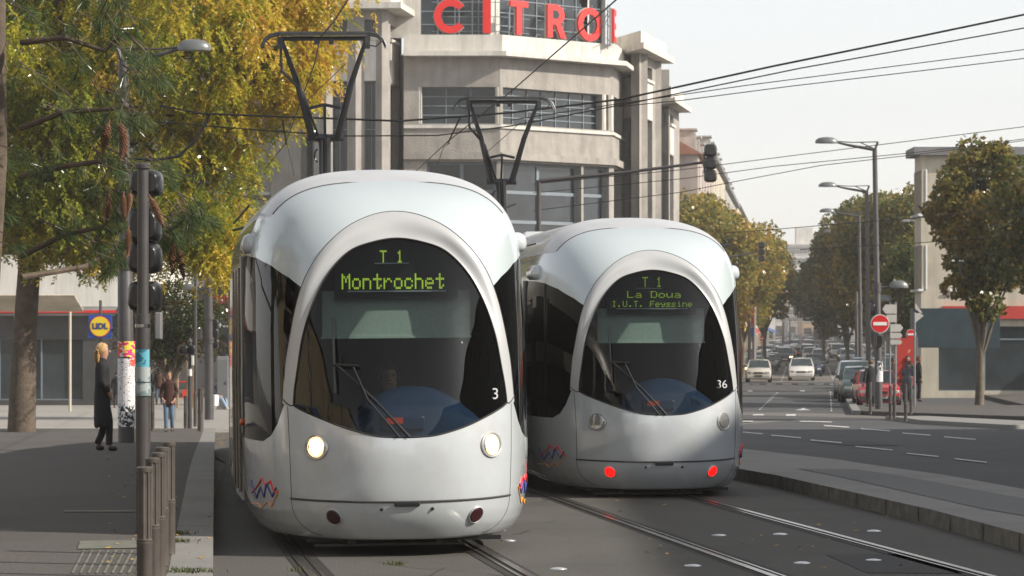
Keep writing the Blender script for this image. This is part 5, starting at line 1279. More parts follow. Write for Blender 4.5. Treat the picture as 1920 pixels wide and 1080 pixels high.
for i, (y0, y1, xx) in enumerate(((316, 366, .0), (388, 455, -.012), (453, 512, -.010), (526, 584, -.010))):
    q = MB(); signal_head(q, (xx, .20, (Zs(y0) + Zs(y1)) / 2), .265, abs(Zs(y1) - Zs(y0)) * (1.0), .28); hd = q.build('signal_head', M_hood, sp, smooth=True)
    q = MB(); q.lathe([(.085, 0), (.085, .01)], (xx, .355, (Zs(y0) + Zs(y1)) / 2), 16, Matrix.Rotation(-PI / 2, 3, 'X')); 
for yb in (380, 520): q = MB(); q.box((.01, .06, Zs(yb)), (.07, .14, .05)); q.build('bracket', M_pole, sp)
q = MB(); q.box((.115, .1, Zs(611)), (.055, .12, .22)); q.build('push_box', M_polel, sp, bevel=.01)
posters(sp, 0, 0, .0615, Zs(742), Zs(655), [(210, 330, .55, 1.0, PBl), (200, 340, .30, .62, PGr), (215, 345, .0, .28, PGr)])
# bollards
def bollard(g, label, h=.82, r=.042, group='fluted bollards by the near kerb', ring=.45):
    root = empty('bollard', g, 0, label, 'bollard', group)
    b = MB(); prof = [(r * 1.1, 0), (r * 1.1, h * ring), (r * 1.18, h * ring + .005), (r * 1.18, h * ring + .012), (r * 1.05, h * ring + .014), (r * 1.15, h * ring + .02), (r * 1.15, h * ring + .028), (r * .85, h * ring + .034), (r * .85, h - .03)]
    b.lathe(prof, (0, 0, 0), 18)
    for k in range(8): a = k * PI / 4; b.tube([(r * .86 * math.cos(a), r * .86 * math.sin(a), h * ring + .03), (r * .86 * math.cos(a), r * .86 * math.sin(a), h - .03)], r * .2, 6)
    b.build('shaft', M_boll, root, smooth=True)
    c = MB(); c.lathe([(r * 1.08, h - .032), (r * 1.12, h - .02), (r * 1.12, h - .006), (r * .9, h), (.001, h + .002)], (0, 0, 0), 18); c.build('cap', M_boll, root, smooth=True); return root
M_boll = mat('bollard_paint', (.12, .105, .095), .4, .35, .2, 9, .05)
bl = [(271, 875, 'nearest bollard, cut by the bottom edge at left'), (286, 858, 'second nearest bollard of the row at left'), (297.5, 848, 'middle bollard of the near row of five'), (304, 838, 'fourth bollard of the near row, almost hidden behind the middle one'), (317, 828, 'furthest dark bollard of the near row, nearest the kerb joint')]
for px, pt, lab in bl:
    Y = F * (CAMZ - .97) / (pt - HY); bollard(Vector((xat(px, Y), Y, .15)), lab)
for px, y0, yb, lab in ((286, 735, 808, 'thin bollard left of the walking woman'), (348, 742, 803, 'thin bollard right of the walking woman'), (376, 728, 808, 'bollard with a pole behind it beside the thick grey pole'), (366, 735, 800, 'thin bollard between the crossing signal and the thick pole')):
    g = ground_at(px, yb, .15); bollard(g, lab, (yb - y0) / F * g.y, .045 if px != 376 else .07, 'bollards at the far kerb on the left')
for px, y0, yb, lab in ((1632, 717, 777, 'bollard left of the lamp post in front of the person in black'), (1669.5, 723, 787, 'bollard in front of the red car, left of a pair'), (1677, 720, 784, 'bollard in front of the red car, right of a pair'), (1698, 720, 790, 'bollard nearest the right edge kerb'), (1708, 717, 777, 'bollard behind the rightmost one, near the group of people')):
    g = ground_at(px, yb, .1); bollard(g, lab, (yb - y0) / F * g.y, .045, 'bollards at the right hand corner')
# left plaza furniture
g = ground_at(392, 787, .05); Y = g.y; r = empty('catenary_pole', g, 0, 'thick ringed grey pole carrying wires behind the bollards at left', 'pole')
p = MB(); hh = zz(285, Y) - g.z; p.tube([(0, 0, 0), (-.02, 0, hh * .55), (-.03, 0, hh)], [.145, .125, .10], 14)
for py in (550, 596, 636, 640): 
    z = zz(py, Y) - g.z; p.lathe([(.165, z - .05), (.165, z + .05)], (-.01, 0, 0), 14)
p.build('pole', M_pole, r, smooth=True)
for py in (608, 625, 645): q = MB(); signal_head(q, (.2, .1, zz(py, Y) - g.z), .16, .30, .2); q.build('signal_head', M_hood, r, smooth=True)
q = MB(); q.box((-.33, 0, zz(627, Y) - g.z), (.24, .2, .36)); q.build('control_box', M_pole, r, bevel=.03)
q = MB(); q.tube([(-.05, 0, zz(541, Y) - g.z), (-.5, 0, zz(541, Y) - g.z)], .03, 6); dome_head(q, (-.58, 0, zz(541, Y) - g.z), .24, h=.14); q.build('lamp_head', M_head_g, r, smooth=True)
g = ground_at(366.5, 800, .05); Y = g.y; q = MB(); q.tube([(0, 0, 0), (0, 0, zz(430, Y) - g.z)], [.05, .04], 10); o = q.build('sign_post', M_pole, smooth=True); o.location = g; tag(o, 'slim dark post directly left of the thick ringed pole', 'post')
g = ground_at(356, 805, .1); Y = g.y; r = empty('crossing_signal', g, 0, 'short crossing signal post with small side box right of the walking woman', 'traffic light')
q = MB(); q.tube([(0, 0, 0), (0, 0, zz(640, Y) - g.z)], [.062, .05], 12); q.lathe([(.08, zz(641, Y) - g.z), (.05, zz(638, Y) - g.z), (.02, zz(634, Y) - g.z)], (0, 0, 0), 12); q.build('post', M_pole, r, smooth=True)
q = MB(); signal_head(q, (-.17, 0, zz(656, Y) - g.z), .26, .25, .2); signal_head(q, (.06, 0, zz(656, Y) - g.z), .18, .25, .2); q.build('signal_head', M_hood, r, smooth=True)
q = MB(); q.box((.08, -.05, zz(676, Y) - g.z), (.07, .06, .26)); q.build('push_button', M_white, r, bevel=.01)
posters(r, 0, 0, .061, zz(705, Y) - g.z, zz(692, Y) - g.z, [(200, 340, 0, 1, PW)])
g = ground_at(418, 768, .0); Y = g.y; r = empty('utility_cabinet', g, 0, 'grey metal cabinet behind the seated people at left', 'cabinet'); hh = zz(668, Y) - g.z
q = MB(); q.box((0, 0, hh / 2), (.42, .4, hh)); q.build('cabinet_body', M_polel, r, bevel=.02)
q = MB(); q.box((0, -.21, hh * .5), (.34, .01, hh * .85)); d = q.build('door', mat('cabinet_door', (.15, .155, .16), .5, .1, .1, 4), r); q = MB(); q.box((.12, -.225, hh * .5), (.02, .02, .12)); q.build('handle', M_black, d)
# tram shelter
Y = 112.0; g = Vector((xat(440, Y), Y, gz(Y))); r = empty('tram_shelter', g, 0, 'dark tram stop shelter with the station name board, partly hidden by the near tram', 'shelter')
def sh(px): return xat(px, Y) - g.x
def szz(py): return zz(py, Y) - g.z
q = MB(); q.bb((sh(372), -.4, szz(629)), (sh(520), .8, szz(603))); q.build('name_board', mat('board_dark', (.025, .03, .03), .35, 0, .1, 3), r, bevel=.02)
text('station_name', 'Montrochet', .215, M_numw, r, (sh(408), -.405, szz(610.5)), ext=.002, align='LEFT', offset=.002)
q = MB(); q.bb((sh(405), -.3, szz(645)), (sh(520), .3, szz(633))); q.build('info_display', M_black, r)
q = MB()
for px in (416, 460, 505): q.tube([(sh(px), .6, 0), (sh(px), .6, szz(628))], .05, 8)
q.build('post', M_pole, r, smooth=True)
q = MB(); q.bb((sh(417), .55, szz(760)), (sh(505), .58, szz(650))); q.build('glass_panel', glass('shelter_glass', (.55, .62, .62)), r)
q = MB(); q.bb((sh(420), .3, szz(724)), (sh(505), .33, szz(664))); q.build('advert_panel', mat('advert_teal', (.10, .16, .17), .3, 0, .2, 2), r)
text('advert_lettering', 'Pro', .16, M_white, r, (sh(425), .29, szz(671)), ext=.002)
q = MB(); q.lathe([(.12, 0), (.14, .02)], (0, 0, 0), 8, Matrix.Rotation(PI / 2, 3, 'X')); o = q.build('advert_picture', mat('advert_red', (.35, .03, .04), .5, 0, .3, 9), r); o.location = (sh(429), .3, szz(692)); o.scale = (1.6, 1, 1)
q = MB(); q.bb((sh(396), .1, szz(751)), (sh(440), .5, szz(747)));  q.bb((sh(400), .2, 0), (sh(402), .4, szz(750))); q.bb((sh(434), .2, 0), (sh(436), .4, szz(750))); q.build('bench', M_pole, r)
# works barrier and tree stakes
g = ground_at(330, 760, 0); Y = g.y; r = empty('safety_barrier', g, 0, 'red plastic barrier and rail behind the walking woman', 'barrier')
q = MB(); q.tube([(-.1, 0, zz(716, Y) - g.z), (.75, 0, zz(716, Y) - g.z)], .03, 6); q.build('rail', M_red, r); q = MB(); q.bb((.25, -.02, zz(747, Y) - g.z), (.72, .02, zz(731, Y) - g.z)); q.build('panel', mat('barrier_red', (.75, .03, .02), .5, 0, .05, 2), r)
q = MB(); q.tube([(-.1, 0, 0), (-.1, 0, 1.2)], .03, 6); q.tube([(.74, 0, 0), (.74, 0, 1.2)], .03, 6); q.build('post', M_polel, r)
M_stake = mat('stake_wood', (.28, .19, .10), .8, 0, .2, 5)
g = ground_at(338, 765, 0); Y = g.y; q = MB()
for px in (-.55, -.1, .25, .5): q.tube([(px, random.uniform(-.2, .2), 0), (px, 0, 2.0)], .045, 6)
q.tube([(-.7, 0, 2.0), (.6, 0, 2.05)], .04, 6); o = q.build('tree_stakes', M_stake); o.location = g; tag(o, 'wooden stakes tied round a young tree behind the red barrier', 'tree stakes')
g = ground_at(216, 752, 0); r = empty('litter_bin', g, 0, 'dark blue street bin behind the poster pole at left', 'bin')
q = MB(); q.lathe([(.2, .1), (.24, .9)], (0, 0, 0), 14); q.build('bin_body', mat('bin_blue', (.02, .07, .12), .5, 0, .1, 3), r, smooth=True); q = MB(); q.lathe([(.25, .9), (.25, 1.0), (.1, 1.08)], (0, 0, 0), 14); q.build('lid', M_black, r, smooth=True)
# mast arm signals
def mast(pxp, ypt, yb, pxh, y0, y1, Y, label, hid=True, n=3):
    g = Vector((xat(pxp, Y), Y, gz(Y))); r = empty('mast_signal', g, 0, label, 'traffic light', 'overhead mast arm signals')
    zt = zz(ypt, Y) - g.z; L_ = xat(pxh, Y) - g.x; zh = zz((y0 + y1) / 2, Y) - g.z; hh = (y1 - y0) / F * Y
    q = MB(); q.tube([(0, 0, 0), (0, 0, zt * .5), (0, 0, zt)], [.09, .075, .06], 10); q.build('pole', M_pole, r, smooth=True)
    q = MB(); q.tube([(0, 0, zt - .02), (L_ * .5, 0, zt + (zh - zt) * .45), (L_ - .2, 0, zh + .02)], [.06, .045, .035], 8); q.box((L_ - .16, 0, zh), (.05, .06, hh * .55)); q.build('mast_arm', M_pole, r, smooth=True)
    for k in range(n):
        q = MB(); signal_head(q, (L_, 0, zh + hh * (1 - k) / 3 * 1.0), hh * .33, hh * .325, hh * .3); q.build('signal_head', M_hood, r, smooth=True)
    return r
mast(1010, 338, 0, 1332, 270, 342, 78, 'large black mast arm signal hanging between the trams and the street lamps')
mast(1362, 482, 0, 1428, 453, 491, 158, 'small mast arm signal in front of the left plane trees, upper of two')
mast(1366, 518, 0, 1446, 497, 525, 205, 'smallest mast arm signal in front of the left plane trees, lower of two')
mast(1467, 584, 0, 1491, 578, 588, 420, 'tiny distant mast arm signal over the queue of cars'); mast(1470, 577, 0, 1503, 568, 580, 470, 'tiny distant mast arm signal lit by the sun, right of the other')
# no entry signs
def noentry(px, py, r_px, Y, label, pole=True, yb=None, group='no entry signs'):
    g = Vector((xat(px, Y), Y, gz(Y))); r = empty('no_entry_sign', g, 0, label, 'road sign', group); R_ = r_px / F * Y; z = zz(py, Y) - g.z
    RX = Matrix.Rotation(PI / 2, 3, 'X')
    q = MB(); q.lathe([(R_, 0), (R_, .03)], (0, -.05, 0), 36, RX); o = q.build('rim', M_white, r); o.location = (0, 0, z)
    q = MB(); q.lathe([(R_ * .93, 0), (R_ * .93, .036)], (0, -.05, 0), 36, RX); o = q.build('disc', M_red, r); o.location = (0, 0, z)
    q = MB(); q.box((0, -.092, z), (R_ * 1.45, .012, R_ * .36)); q.build('bar', M_white, r)
    if pole: q = MB(); q.tube([(0, .0, 0), (0, .0, z + R_)], .035, 8); q.build('post', M_polel, r, smooth=True)
    return r
noentry(1649.5, 607, 17.5, 98.8, 'largest no entry sign, on the lamp post at the right', pole=False)
noentry(1708, 627, 9.5, 118, 'half hidden no entry sign at the right edge behind a thin post')
noentry(1427.5, 634.5, 4.3, 215, 'small no entry sign beside the left lanes of cars'); noentry(1591, 632, 4.1, 290, 'small no entry sign left of the dark lamp posts, nearest of three in the distance')
noentry(1569, 618, 2.9, 400, 'tiny distant no entry sign, middle of three'); noentry(1559, 613, 2.5, 480, 'tiny distant no entry sign, leftmost of three')
# signal and stickers on the right lamp pole
lp2 = [o for o in bpy.data.objects if o.name == 'street_lamp.001'][0]; g = lp2.location; zq = lambda py: zz(py, 100) - g.z
q = MB(); signal_head(q, (-.02, -.2, zq(640)), .2, .42, .22, -1); q.build('pedestrian_signal', M_hood, lp2, smooth=True)
q = MB(); signal_head(q, (-.22, .0, zq(580)), .2, .42, .22); q.build('signal_head', M_hood, lp2, smooth=True)
posters(lp2, 0, 0, .132, zq(716), zq(676), [(180, 360, 0, .55, PW), (180, 345, .5, 1, PWb)])
# direction sign backs
g = Vector((xat(1676, 107), 107, gz(107) + .1)); r = empty('direction_sign', g, 0, 'pale backs of five stacked direction boards right of the large no entry sign', 'road sign')
M_back = mat('sign_back', (.50, .48, .45), .6, .2, .08, 3)
for y0, y1, a, b, tip in ((571, 588, 1660, 1681, -1), (590, 604, 1662, 1681, 0), (608, 622, 1669, 1688, 1), (624, 634.5, 1669, 1688, 1), (637, 646, 1669, 1688, 1)):
    x0, x1, z0, z1 = xat(a, 107) - g.x, xat(b, 107) - g.x, zz(y1, 107) - g.z, zz(y0, 107) - g.z; t = (z1 - z0) * .35; zm = (z0 + z1) / 2
    pl = [(x0, z0), (x1, z0), (x1, z1), (x0, z1)]
    if tip > 0: pl = [(x0, z0), (x1, z0), (x1 + t, zm), (x1, z1), (x0, z1)]
    if tip < 0: pl = [(x0, z0), (x1, z0), (x1, z1), (x0, z1), (x0 - t, zm)]
    q = MB(); q.slab(pl, (0, -.06, 0), (1, 0, 0), (0, 0, 1), (0, 1, 0), .03); q.build('direction_board', M_back, r)
q = MB(); q.tube([(-.14, 0, 0), (-.14, 0, zz(566, 107) - g.z)], .035, 8); q.tube([(.06, 0, 0), (.06, 0, zz(566, 107) - g.z)], .035, 8); q.build('post', M_polel, r, smooth=True)
g = Vector((xat(1700, 116), 116, gz(116))); r = empty('advertising_panel', g, 0, 'red upright advertising panel behind the group of people at right', 'billboard')
q = MB(); q.bb((-.38, 0, .7), (.38, .12, zz(634, 116) - g.z)); q.build('poster_panel', printmat('advert_red_print', (.45, .03, .02), (.6, .25, .12), .7, .66, 'n'), r)
q = MB(); q.bb((-.44, -.03, .5), (-.38, .15, zz(632, 116) - g.z)); q.bb((.38, -.03, .5), (.44, .15, zz(632, 116) - g.z)); q.bb((-.1, 0, 0), (.1, .1, .7)); q.build('panel_frame', M_polel, r)
for px, Y, y0, w_, lab in ((1715, 104, 585, .035, 'thin grey post at the right edge beside the people'), (1659, 118, 640, .03, 'thin yellowish post behind the large lamp post')):
    g = Vector((xat(px, Y), Y, gz(Y))); q = MB(); q.tube([(0, 0, 0), (0, 0, zz(y0, Y) - g.z)], w_, 8); o = q.build('sign_post', M_polel, smooth=True); o.location = g; tag(o, lab, 'post')
g = Vector((xat(1716, 121), 121, gz(121))); q = MB(); q.bb((-.1, 0, zz(652, 121) - g.z), (3.5, .8, zz(578, 121) - g.z)); o = q.build('dark_shop_hoarding', mat('hoarding', (.03, .05, .06), .4, 0, .2, 2)); o.location = g; tag(o, 'dark blue green shop front box at the right edge behind the no entry sign', 'shop front')
q = MB(); q.slab([(0, 0), (.35, .28), (0, .56)], (0, -.02, zz(605, 121) - g.z), (1, 0, 0), (0, 0, 1), (0, 1, 0), .015); q.slab([(.0, 0), (.3, .0), (0, .42)], (0, -.02, zz(587, 121) - g.z), (1, 0, 0), (0, 0, 1), (0, 1, 0), .015); q.build('pale_triangles', M_back, o)
# street poles and shop banners in the distance, left
for i, (px, y0, Y, r_) in enumerate(((1414, 575, 195, .14), (1405, 560, 188, .10), (1468, 590, 330, .08), (1481, 600, 420, .1), (1611, 0, 0, 0))):
    if not r_: continue
    g = Vector((xat(px, Y), Y, gz(Y))); q = MB(); q.tube([(0, 0, 0), (0, 0, zz(y0, Y) - g.z)], r_, 8); o = q.build('street_pole', M_polel if i % 2 == 0 else M_pole, smooth=True); o.location = g
    tag(o, ['pale sunlit pole left of the small no entry sign', 'dark pole under the left plane tree', 'thin dark pole beside the distant signals', 'pale pole far down the boulevard on the left'][i], 'pole')
g = Vector((xat(1410, 192), 192, gz(192))); q = MB(); q.box((0, 0, zz(593, 192) - g.z), (.3, .12, 1.1)); q.box((0, 0, zz(597, 192) - g.z - .9), (.3, .12, .6), m=1); o = q.build('shop_banner', [aw[0], aw[2]]); o.location = g; tag(o, 'red and blue hanging shop banner under the left plane tree', 'banner')
# overhead wires
def cable(name, pts, r, label, group='overhead tram wires', sag=0.0, m=None):
    P_ = []
    for a, b in zip(pts, pts[1:]):
        a, b = Vector(a), Vector(b)
        for k in range(8): t = k / 8; P_.append(a.lerp(b, t) - Vector((0, 0, 4 * sag * t * (1 - t))))
    P_.append(Vector(pts[-1])); q = MB(); c = P_[0].copy(); q.tube([p - c for p in P_], r, 5); o = q.build(name, m or M_wire, smooth=True); o.location = c; return tag(o, label, 'wire', group)
cable('contact_wire', [at(700, -80, 30), at(652, 0, 36), at(626, 40, 38.5), at(600, 71, 40.9), at(590, 118, 46), at(536, 268, 63), at(430, 400, 95)], .011, 'contact wire touching the pantograph of the near tram')
cable('contact_wire', [at(1270, -110, 31), at(1155, 0, 36.5), at(1000, 135, 46), at(960, 170, 50.5), at(840, 265, 63), at(700, 395, 98)], .011, 'contact wire touching the pantograph of the second tram')
A_, B_ = at(380, 210, 60), at(1180, 185, 60)
cable('span_wire', [at(300, 198, 62), at(380, 213, 61), at(750, 227, 60), at(960, 211, 60), at(1165, 186, 60), at(1450, 124, 60), at(1725, 68, 60), at(2100, -10, 60)], .022, 'upper thick span wire crossing the whole view', sag=.0)
cable('span_wire', [at(290, 228, 62), at(500, 245, 61), at(650, 255, 60), at(820, 254, 60), at(960, 236, 60), at(1200, 190, 60), at(1500, 128, 60), at(1725, 88, 60), at(2100, 20, 60)], .014, 'lower span wire just under the thick one')
cable('span_wire', [at(960, 225, 61), at(1150, 196, 60), at(1400, 160, 60), at(1725, 118, 60), at(2100, 70, 60)], .010, 'thin span wire third from the top at the right')
cable('span_wire', [at(1160, 200, 61), at(1280, 188, 60), at(1480, 162, 60), at(1725, 133, 60), at(2100, 88, 60)], .010, 'thin span wire lowest of the upper four at the right')
for pl, lab in (([(1000, 345), (1280, 318), (1500, 290), (1725, 262), (2100, 215)], 'thin wire under the mast arm, highest of the three middle wires'), ([(1000, 362), (1280, 335), (1450, 312), (1725, 285), (2100, 238)], 'thin wire, middle of the three passing the tall street lamp'),
               ([(1000, 395), (1280, 360), (1370, 342), (1540, 310), (1725, 289), (2100, 240)], 'thin wire, lowest of the three passing the tall street lamp'), ([(1360, 437), (1440, 431), (1725, 408), (2100, 372)], 'thin distant wire above the left plane trees'), ([(1500, 468), (1725, 455), (2100, 430)], 'faint wire in front of the right plane trees')):
    cable('stay_wire', [at(a, b, 90) for a, b in pl], .012, lab, 'thin stay wires')
for pl, lab in (([(400, 313), (440, 330), (500, 352)], 'short stay wire ending at the near tram roof'), ([(420, 360), (500, 377)], 'lower short stay wire left of the near tram'), ([(538, 268), (552, 330)], 'slack wire hanging behind the near tram'), ([(820, 310), (832, 275), (844, 268)], 'short hanger wire left of the second pantograph')):
    cable('stay_wire', [at(a, b, 62) for a, b in pl], .008, lab, 'thin stay wires')
cable('feeder_cable', [at(239, 296, 61), at(290, 300, 61), at(335, 293, 61), at(368, 262, 61), at(386, 232, 61), at(392, 213, 61)], .035, 'thick black feeder cable curving from the left lamp pole up to the wires')
cable('feeder_cable', [at(436, 432, 61), at(465, 425, 61), at(490, 402, 61), at(500, 380, 61)], .03, 'short black feeder cable curving behind the near tram roof')
for x0, y0, x1, y1, lab in ((530, 225, 537, 270, 'dropper with insulator left of the near pantograph'), (862, 222, 840, 268, 'dropper with insulator left of the second pantograph')):
    q = MB(); a, b = at(x0, y0, 60), at(x1, y1, 62); q.tube([a - a, (b - a) * .5, b - a], .018, 6)
    for k in range(4): q.lathe([(.01, 0), (.035, .015), (.01, .03)], (b - a) * .08 * k + Vector((0, 0, -.02)), 8)
    o = q.build('wire_dropper', M_wire, smooth=True); o.location = a; tag(o, lab, 'dropper')
# ------------------------------------------------------------------ cars
def paint(n, c, metal=.2): return mat('car_paint_' + n, c, .28, metal, .04, 2, coat=.8)
CP = {'white': paint('white', (.62, .62, .60), 0), 'beige': paint('beige', (.50, .47, .41), 0), 'black': paint('black', (.012, .013, .016)), 'navy': paint('navy', (.012, .02, .05)),
      'green': paint('green', (.03, .065, .06)), 'red': paint('red', (.42, .012, .015), 0), 'silver': paint('silver', (.40, .42, .44), .5), 'steel': paint('steel', (.22, .27, .33), .4), 'blue': paint('blue', (.03, .08, .20)),
      'grey': paint('grey', (.14, .15, .16), .4), 'purple': paint('purple', (.06, .045, .07)), 'lilac': paint('lilac', (.22, .22, .30), .3)}
M_cglass = mat('car_glass', (.03, .045, .05), .05, 0, .3, 2, spec=.9)
M_trim = mat('car_trim', (.03, .03, .032), .6, 0, .1, 5)
M_hl = mat('car_headlamp', (.55, .56, .56), .12, .5, .15, 30, coat=1); M_hlon = mat('car_headlamp_lit', (1, .8, .5), .3, 0, 0, emit=(1, .62, .3), es=5)
M_plate = mat('plate_white', (.6, .6, .58), .5, 0, 0); M_plateb = mat('plate_dark', (.02, .02, .02), .5, 0, 0); M_ctail = mat('car_tail', (.4, .01, .01), .2, 0, 0, emit=(1, .08, .03), es=1.0)
KIND = {  # L, W, H, hood z at front, cowl z, cowl y, windscreen top y, roof end y, rear
    'hatch': (3.95, 1.66, 1.44, .70, .93, .95, 1.65, 3.35, 3.92, .66),
    'boxy': (3.75, 1.58, 1.40, .72, .90, 1.05, 1.62, 3.35, 3.70, .70),
    'saloon': (4.40, 1.72, 1.43, .68, .92, 1.10, 1.85, 3.30, 3.95, .93),
    'mpv': (4.25, 1.78, 1.66, .78, 1.02, .75, 1.55, 3.90, 4.22, .80),
    'suv': (4.55, 1.84, 1.80, .95, 1.10, 1.15, 1.75, 4.25, 4.52, 1.0),
    'van': (4.90, 1.90, 1.98, .90, 1.12, .60, 1.25, 4.70, 4.88, 1.0)}
def car_proto(kind, detail=2):
    L_, W, H, zf, zc, yc, yw, yr, ye, zr = KIND[kind]; w = W / 2; tw_ = w * (.80 if kind not in ('suv', 'van') else .88)
    root = empty('car', (0, 0, 0)); zb = zc - .02
    st = [(0.0, zf - .30, .84), (.04, zf - .10, .93), (.18, zf, .975), (yc * .55, zf + (zc - zf) * .72, .99), (yc, zc, 1.0), (yw, zb + .02, 1.0), ((yw + yr) / 2, zb + .03, 1.0), (yr, zb + .03, 1.0), (ye - .02, zb, .97), (L_ - .12 if L_ - ye > .2 else ye, zb - .03, .95), (L_, zb - .38, .86)]
    def sec(y, z, f, bot=.2): return [(w * f * .90, y, bot), (w * f, y, bot + .18), (w * f, y, max(z - .16, bot + .25)), (w * f * .965, y, z - .05), (w * f * .88, y, z), (0, y, z + .025)]
    b = MB(); rows = []
    for y, z, f in st: s = sec(y, z, f); rows.append(s + [(-p[0], p[1], p[2]) for p in s[-2::-1]])
    n = len(rows[0]); vs = [p for r_ in rows for p in r_]
    b.add(vs, [(i * n + j, i * n + j + 1, (i + 1) * n + j + 1, (i + 1) * n + j) for i in range(len(rows) - 1) for j in range(n - 1)] + [tuple(range(n)), tuple(range(len(vs) - 1, len(vs) - n - 1, -1)), ])
    b.add([], [])
    # roof and pillars
    g = MB(); rf = [(yw, H - .05), (yw + .35, H), ((yw + yr) / 2, H + .01), (yr - .3, H - .02), (yr, H - .08)]
    rr = [[(tw_ * .93, y, z - .06), (tw_ * .80, y, z - .012), (0, y, z + .02), (-tw_ * .80, y, z - .012), (-tw_ * .93, y, z - .06)] for y, z in rf]
    b.add([p for r_ in rr for p in r_], [(i * 5 + j, i * 5 + j + 1, (i + 1) * 5 + j + 1, (i + 1) * 5 + j) for i in range(4) for j in range(4)])
    for sg in (-1, 1):
        b.tube([(sg * w * .90, yc - .02, zc - .02), (sg * tw_ * .93, yw, H - .10), (sg * tw_ * .9, yw + .3, H - .05)], .032, 6)
        b.tube([(sg * tw_ * .93, yr - .02, H - .12), (sg * w * .90, ye - .08, zb)], .05, 6); b.tube([(sg * w * .93, (yw + yr) / 2 - .1, zb), (sg * tw_ * .94, (yw + yr) / 2 - .1, H - .06)], .028, 6)
    body = b.build('body', CP['white'], root, smooth=True)
    A = [(w * .89, yc, zc - .01), (-w * .89, yc, zc - .01), (-tw_ * .92, yw, H - .065), (tw_ * .92, yw, H - .065)]
    g.quad(A[0], A[1], A[2], A[3]); g.build('windscreen', M_cglass, root, fix=False)
    for sg in (-1, 1):
        g = MB(); g.quad((sg * w * .93, yc + .1, zb + .01), (sg * w * .93, ye - .1, zb + .01), (sg * tw_ * .95, yr, H - .085), (sg * tw_ * .95, yw, H - .075)); g.build('side_glass', M_cglass, root, fix=False)
    g = MB(); g.quad((w * .86, ye - .02, zb + .01), (-w * .86, ye - .02, zb + .01), (-tw_ * .9, yr, H - .09), (tw_ * .9, yr, H - .09)); g.build('rear_glass', M_cglass, root, fix=False)
    for y in (.72, L_ - .78):
        for sg in (-1, 1):
            q = MB(); R_ = .30 if kind not in ('suv', 'van') else .35
            q.lathe([(R_ * .62, -.10), (R_ * .96, -.10), (R_, -.06), (R_, .06), (R_ * .96, .10), (R_ * .62, .10)], (0, 0, 0), 18, Matrix.Rotation(PI / 2, 3, 'Y'))
            t = q.build('wheel', M_rubber, root, smooth=True); t.location = (sg * (w - .11), y, R_)
            if detail > 1: q = MB(); q.lathe([(R_ * .62, sg * .07), (R_ * .5, sg * .085), (.001, sg * .075)], (0, 0, 0), 14, Matrix.Rotation(PI / 2, 3, 'Y'), cap=False); q.build('rim', M_steel, t, smooth=True)
            q = MB(); q.lathe([(R_ * 1.22, 0), (R_ * 1.22, .01)], (0, 0, 0), 18, Matrix.Rotation(PI / 2, 3, 'Y')); a = q.build('wheel_arch', M_trim, root); a.location = (sg * (w * 1.0 + .002) - .005, y, R_ + .02)
    q = MB(); q.box((0, .03, .36), (W * .93, .16, .20), taper=.97); q.box((0, .08, .245), (W * .86, .12, .08)); q.build('bumper', M_trim, root, bevel=.03)
    q = MB(); q.box((0, .015, zf - .135), (W * .36, .05, .10)); 
    for k in range(3): q.box((0, -.008, zf - .165 + k * .03), (W * .34, .01, .006))
    q.build('grille', M_trim, root)
    for sg in (-1, 1):
        q = MB(); q.box((sg * w * .71, .06, zf - .125), (w * .36, .10, .135), rz=sg * .22, taper=.94); q.build('headlight', M_hl, root, bevel=.02)
        q = MB(); q.box((sg * (w + .10), yc + .22, zc + .10), (.19, .09, .13), taper=.85); q.box((sg * (w + .0), yc + .24, zc + .05), (.1, .04, .04)); q.build('wing_mirror', M_trim, root, bevel=.02)
    q = MB(); q.box((0, -.055, .40), (.50, .012, .11)); q.build('number_plate', M_plate, root)
    if detail > 1:
        q = MB(); 
        for x in (-.33, .33):   # seats and head rests behind the glass
            q.box((x, yw + .45, zc - .05), (.46, .12, .5)); q.box((x, yw + .47, zc + .28), (.24, .08, .16))
        q.build('seat', M_trim, root)
    return root
PROTO = {}
SRC_OF = {}
def proto(kind, far=False):
    k = (kind, far)
    if k not in PROTO:
        before = set(bpy.data.objects); PROTO[k] = car_proto(kind, 1 if far else 2); SRC_OF[k] = [o for o in bpy.data.objects if o not in before]; PROTO[k]['_fresh'] = 1
    return k
usedp = set()
def put_car(kind, loc, rz, color, label, group, far=False, bumper=None, lamp=None, plate='white', name='car', scale=1.0, cat='car', drop=None):
    k = proto(kind, far); src = SRC_OF[k]; mp = {}
    for o in src: c = o.copy(); COL.objects.link(c); mp[o] = c
    for o in src:
        if o.parent in mp: mp[o].parent = mp[o.parent]
    r = mp[PROTO[k]]; r.location = loc; r.rotation_euler = (0, 0, rz); r.scale = (scale,) * 3; r.name = name
    del r['_fresh']
    tag(r, label, cat, group)
    nl = 0
    for o, c in mp.items():
        b = o.name.split('.')[0]
        def setm(m): 
            c.material_slots[0].link = 'OBJECT'; c.material_slots[0].material = m
        if b == 'body': setm(CP[color])
        elif b == 'bumper' and bumper: setm(CP[bumper])
        elif b == 'number_plate' and plate == 'dark': setm(M_plateb)
        elif b == 'headlight':
            if lamp and (lamp == 'both' or (lamp == 'L') == (nl == 0)): setm(M_hlon)
            nl += 1
    return r
def car_px(kind, x0, x1, yb, color, label, group='cars queueing on the boulevard', rz=None, **kw):
    g = ground_at((x0 + x1) / 2, yb); W = KIND[kind][1]; Y = g.y
    sc_ = (x1 - x0) / F * Y / W; sc_ = max(.9, min(1.1, sc_))
    return put_car(kind, g, -math.atan(TANB) if rz is None else rz, color, label, group, scale=sc_, **kw)
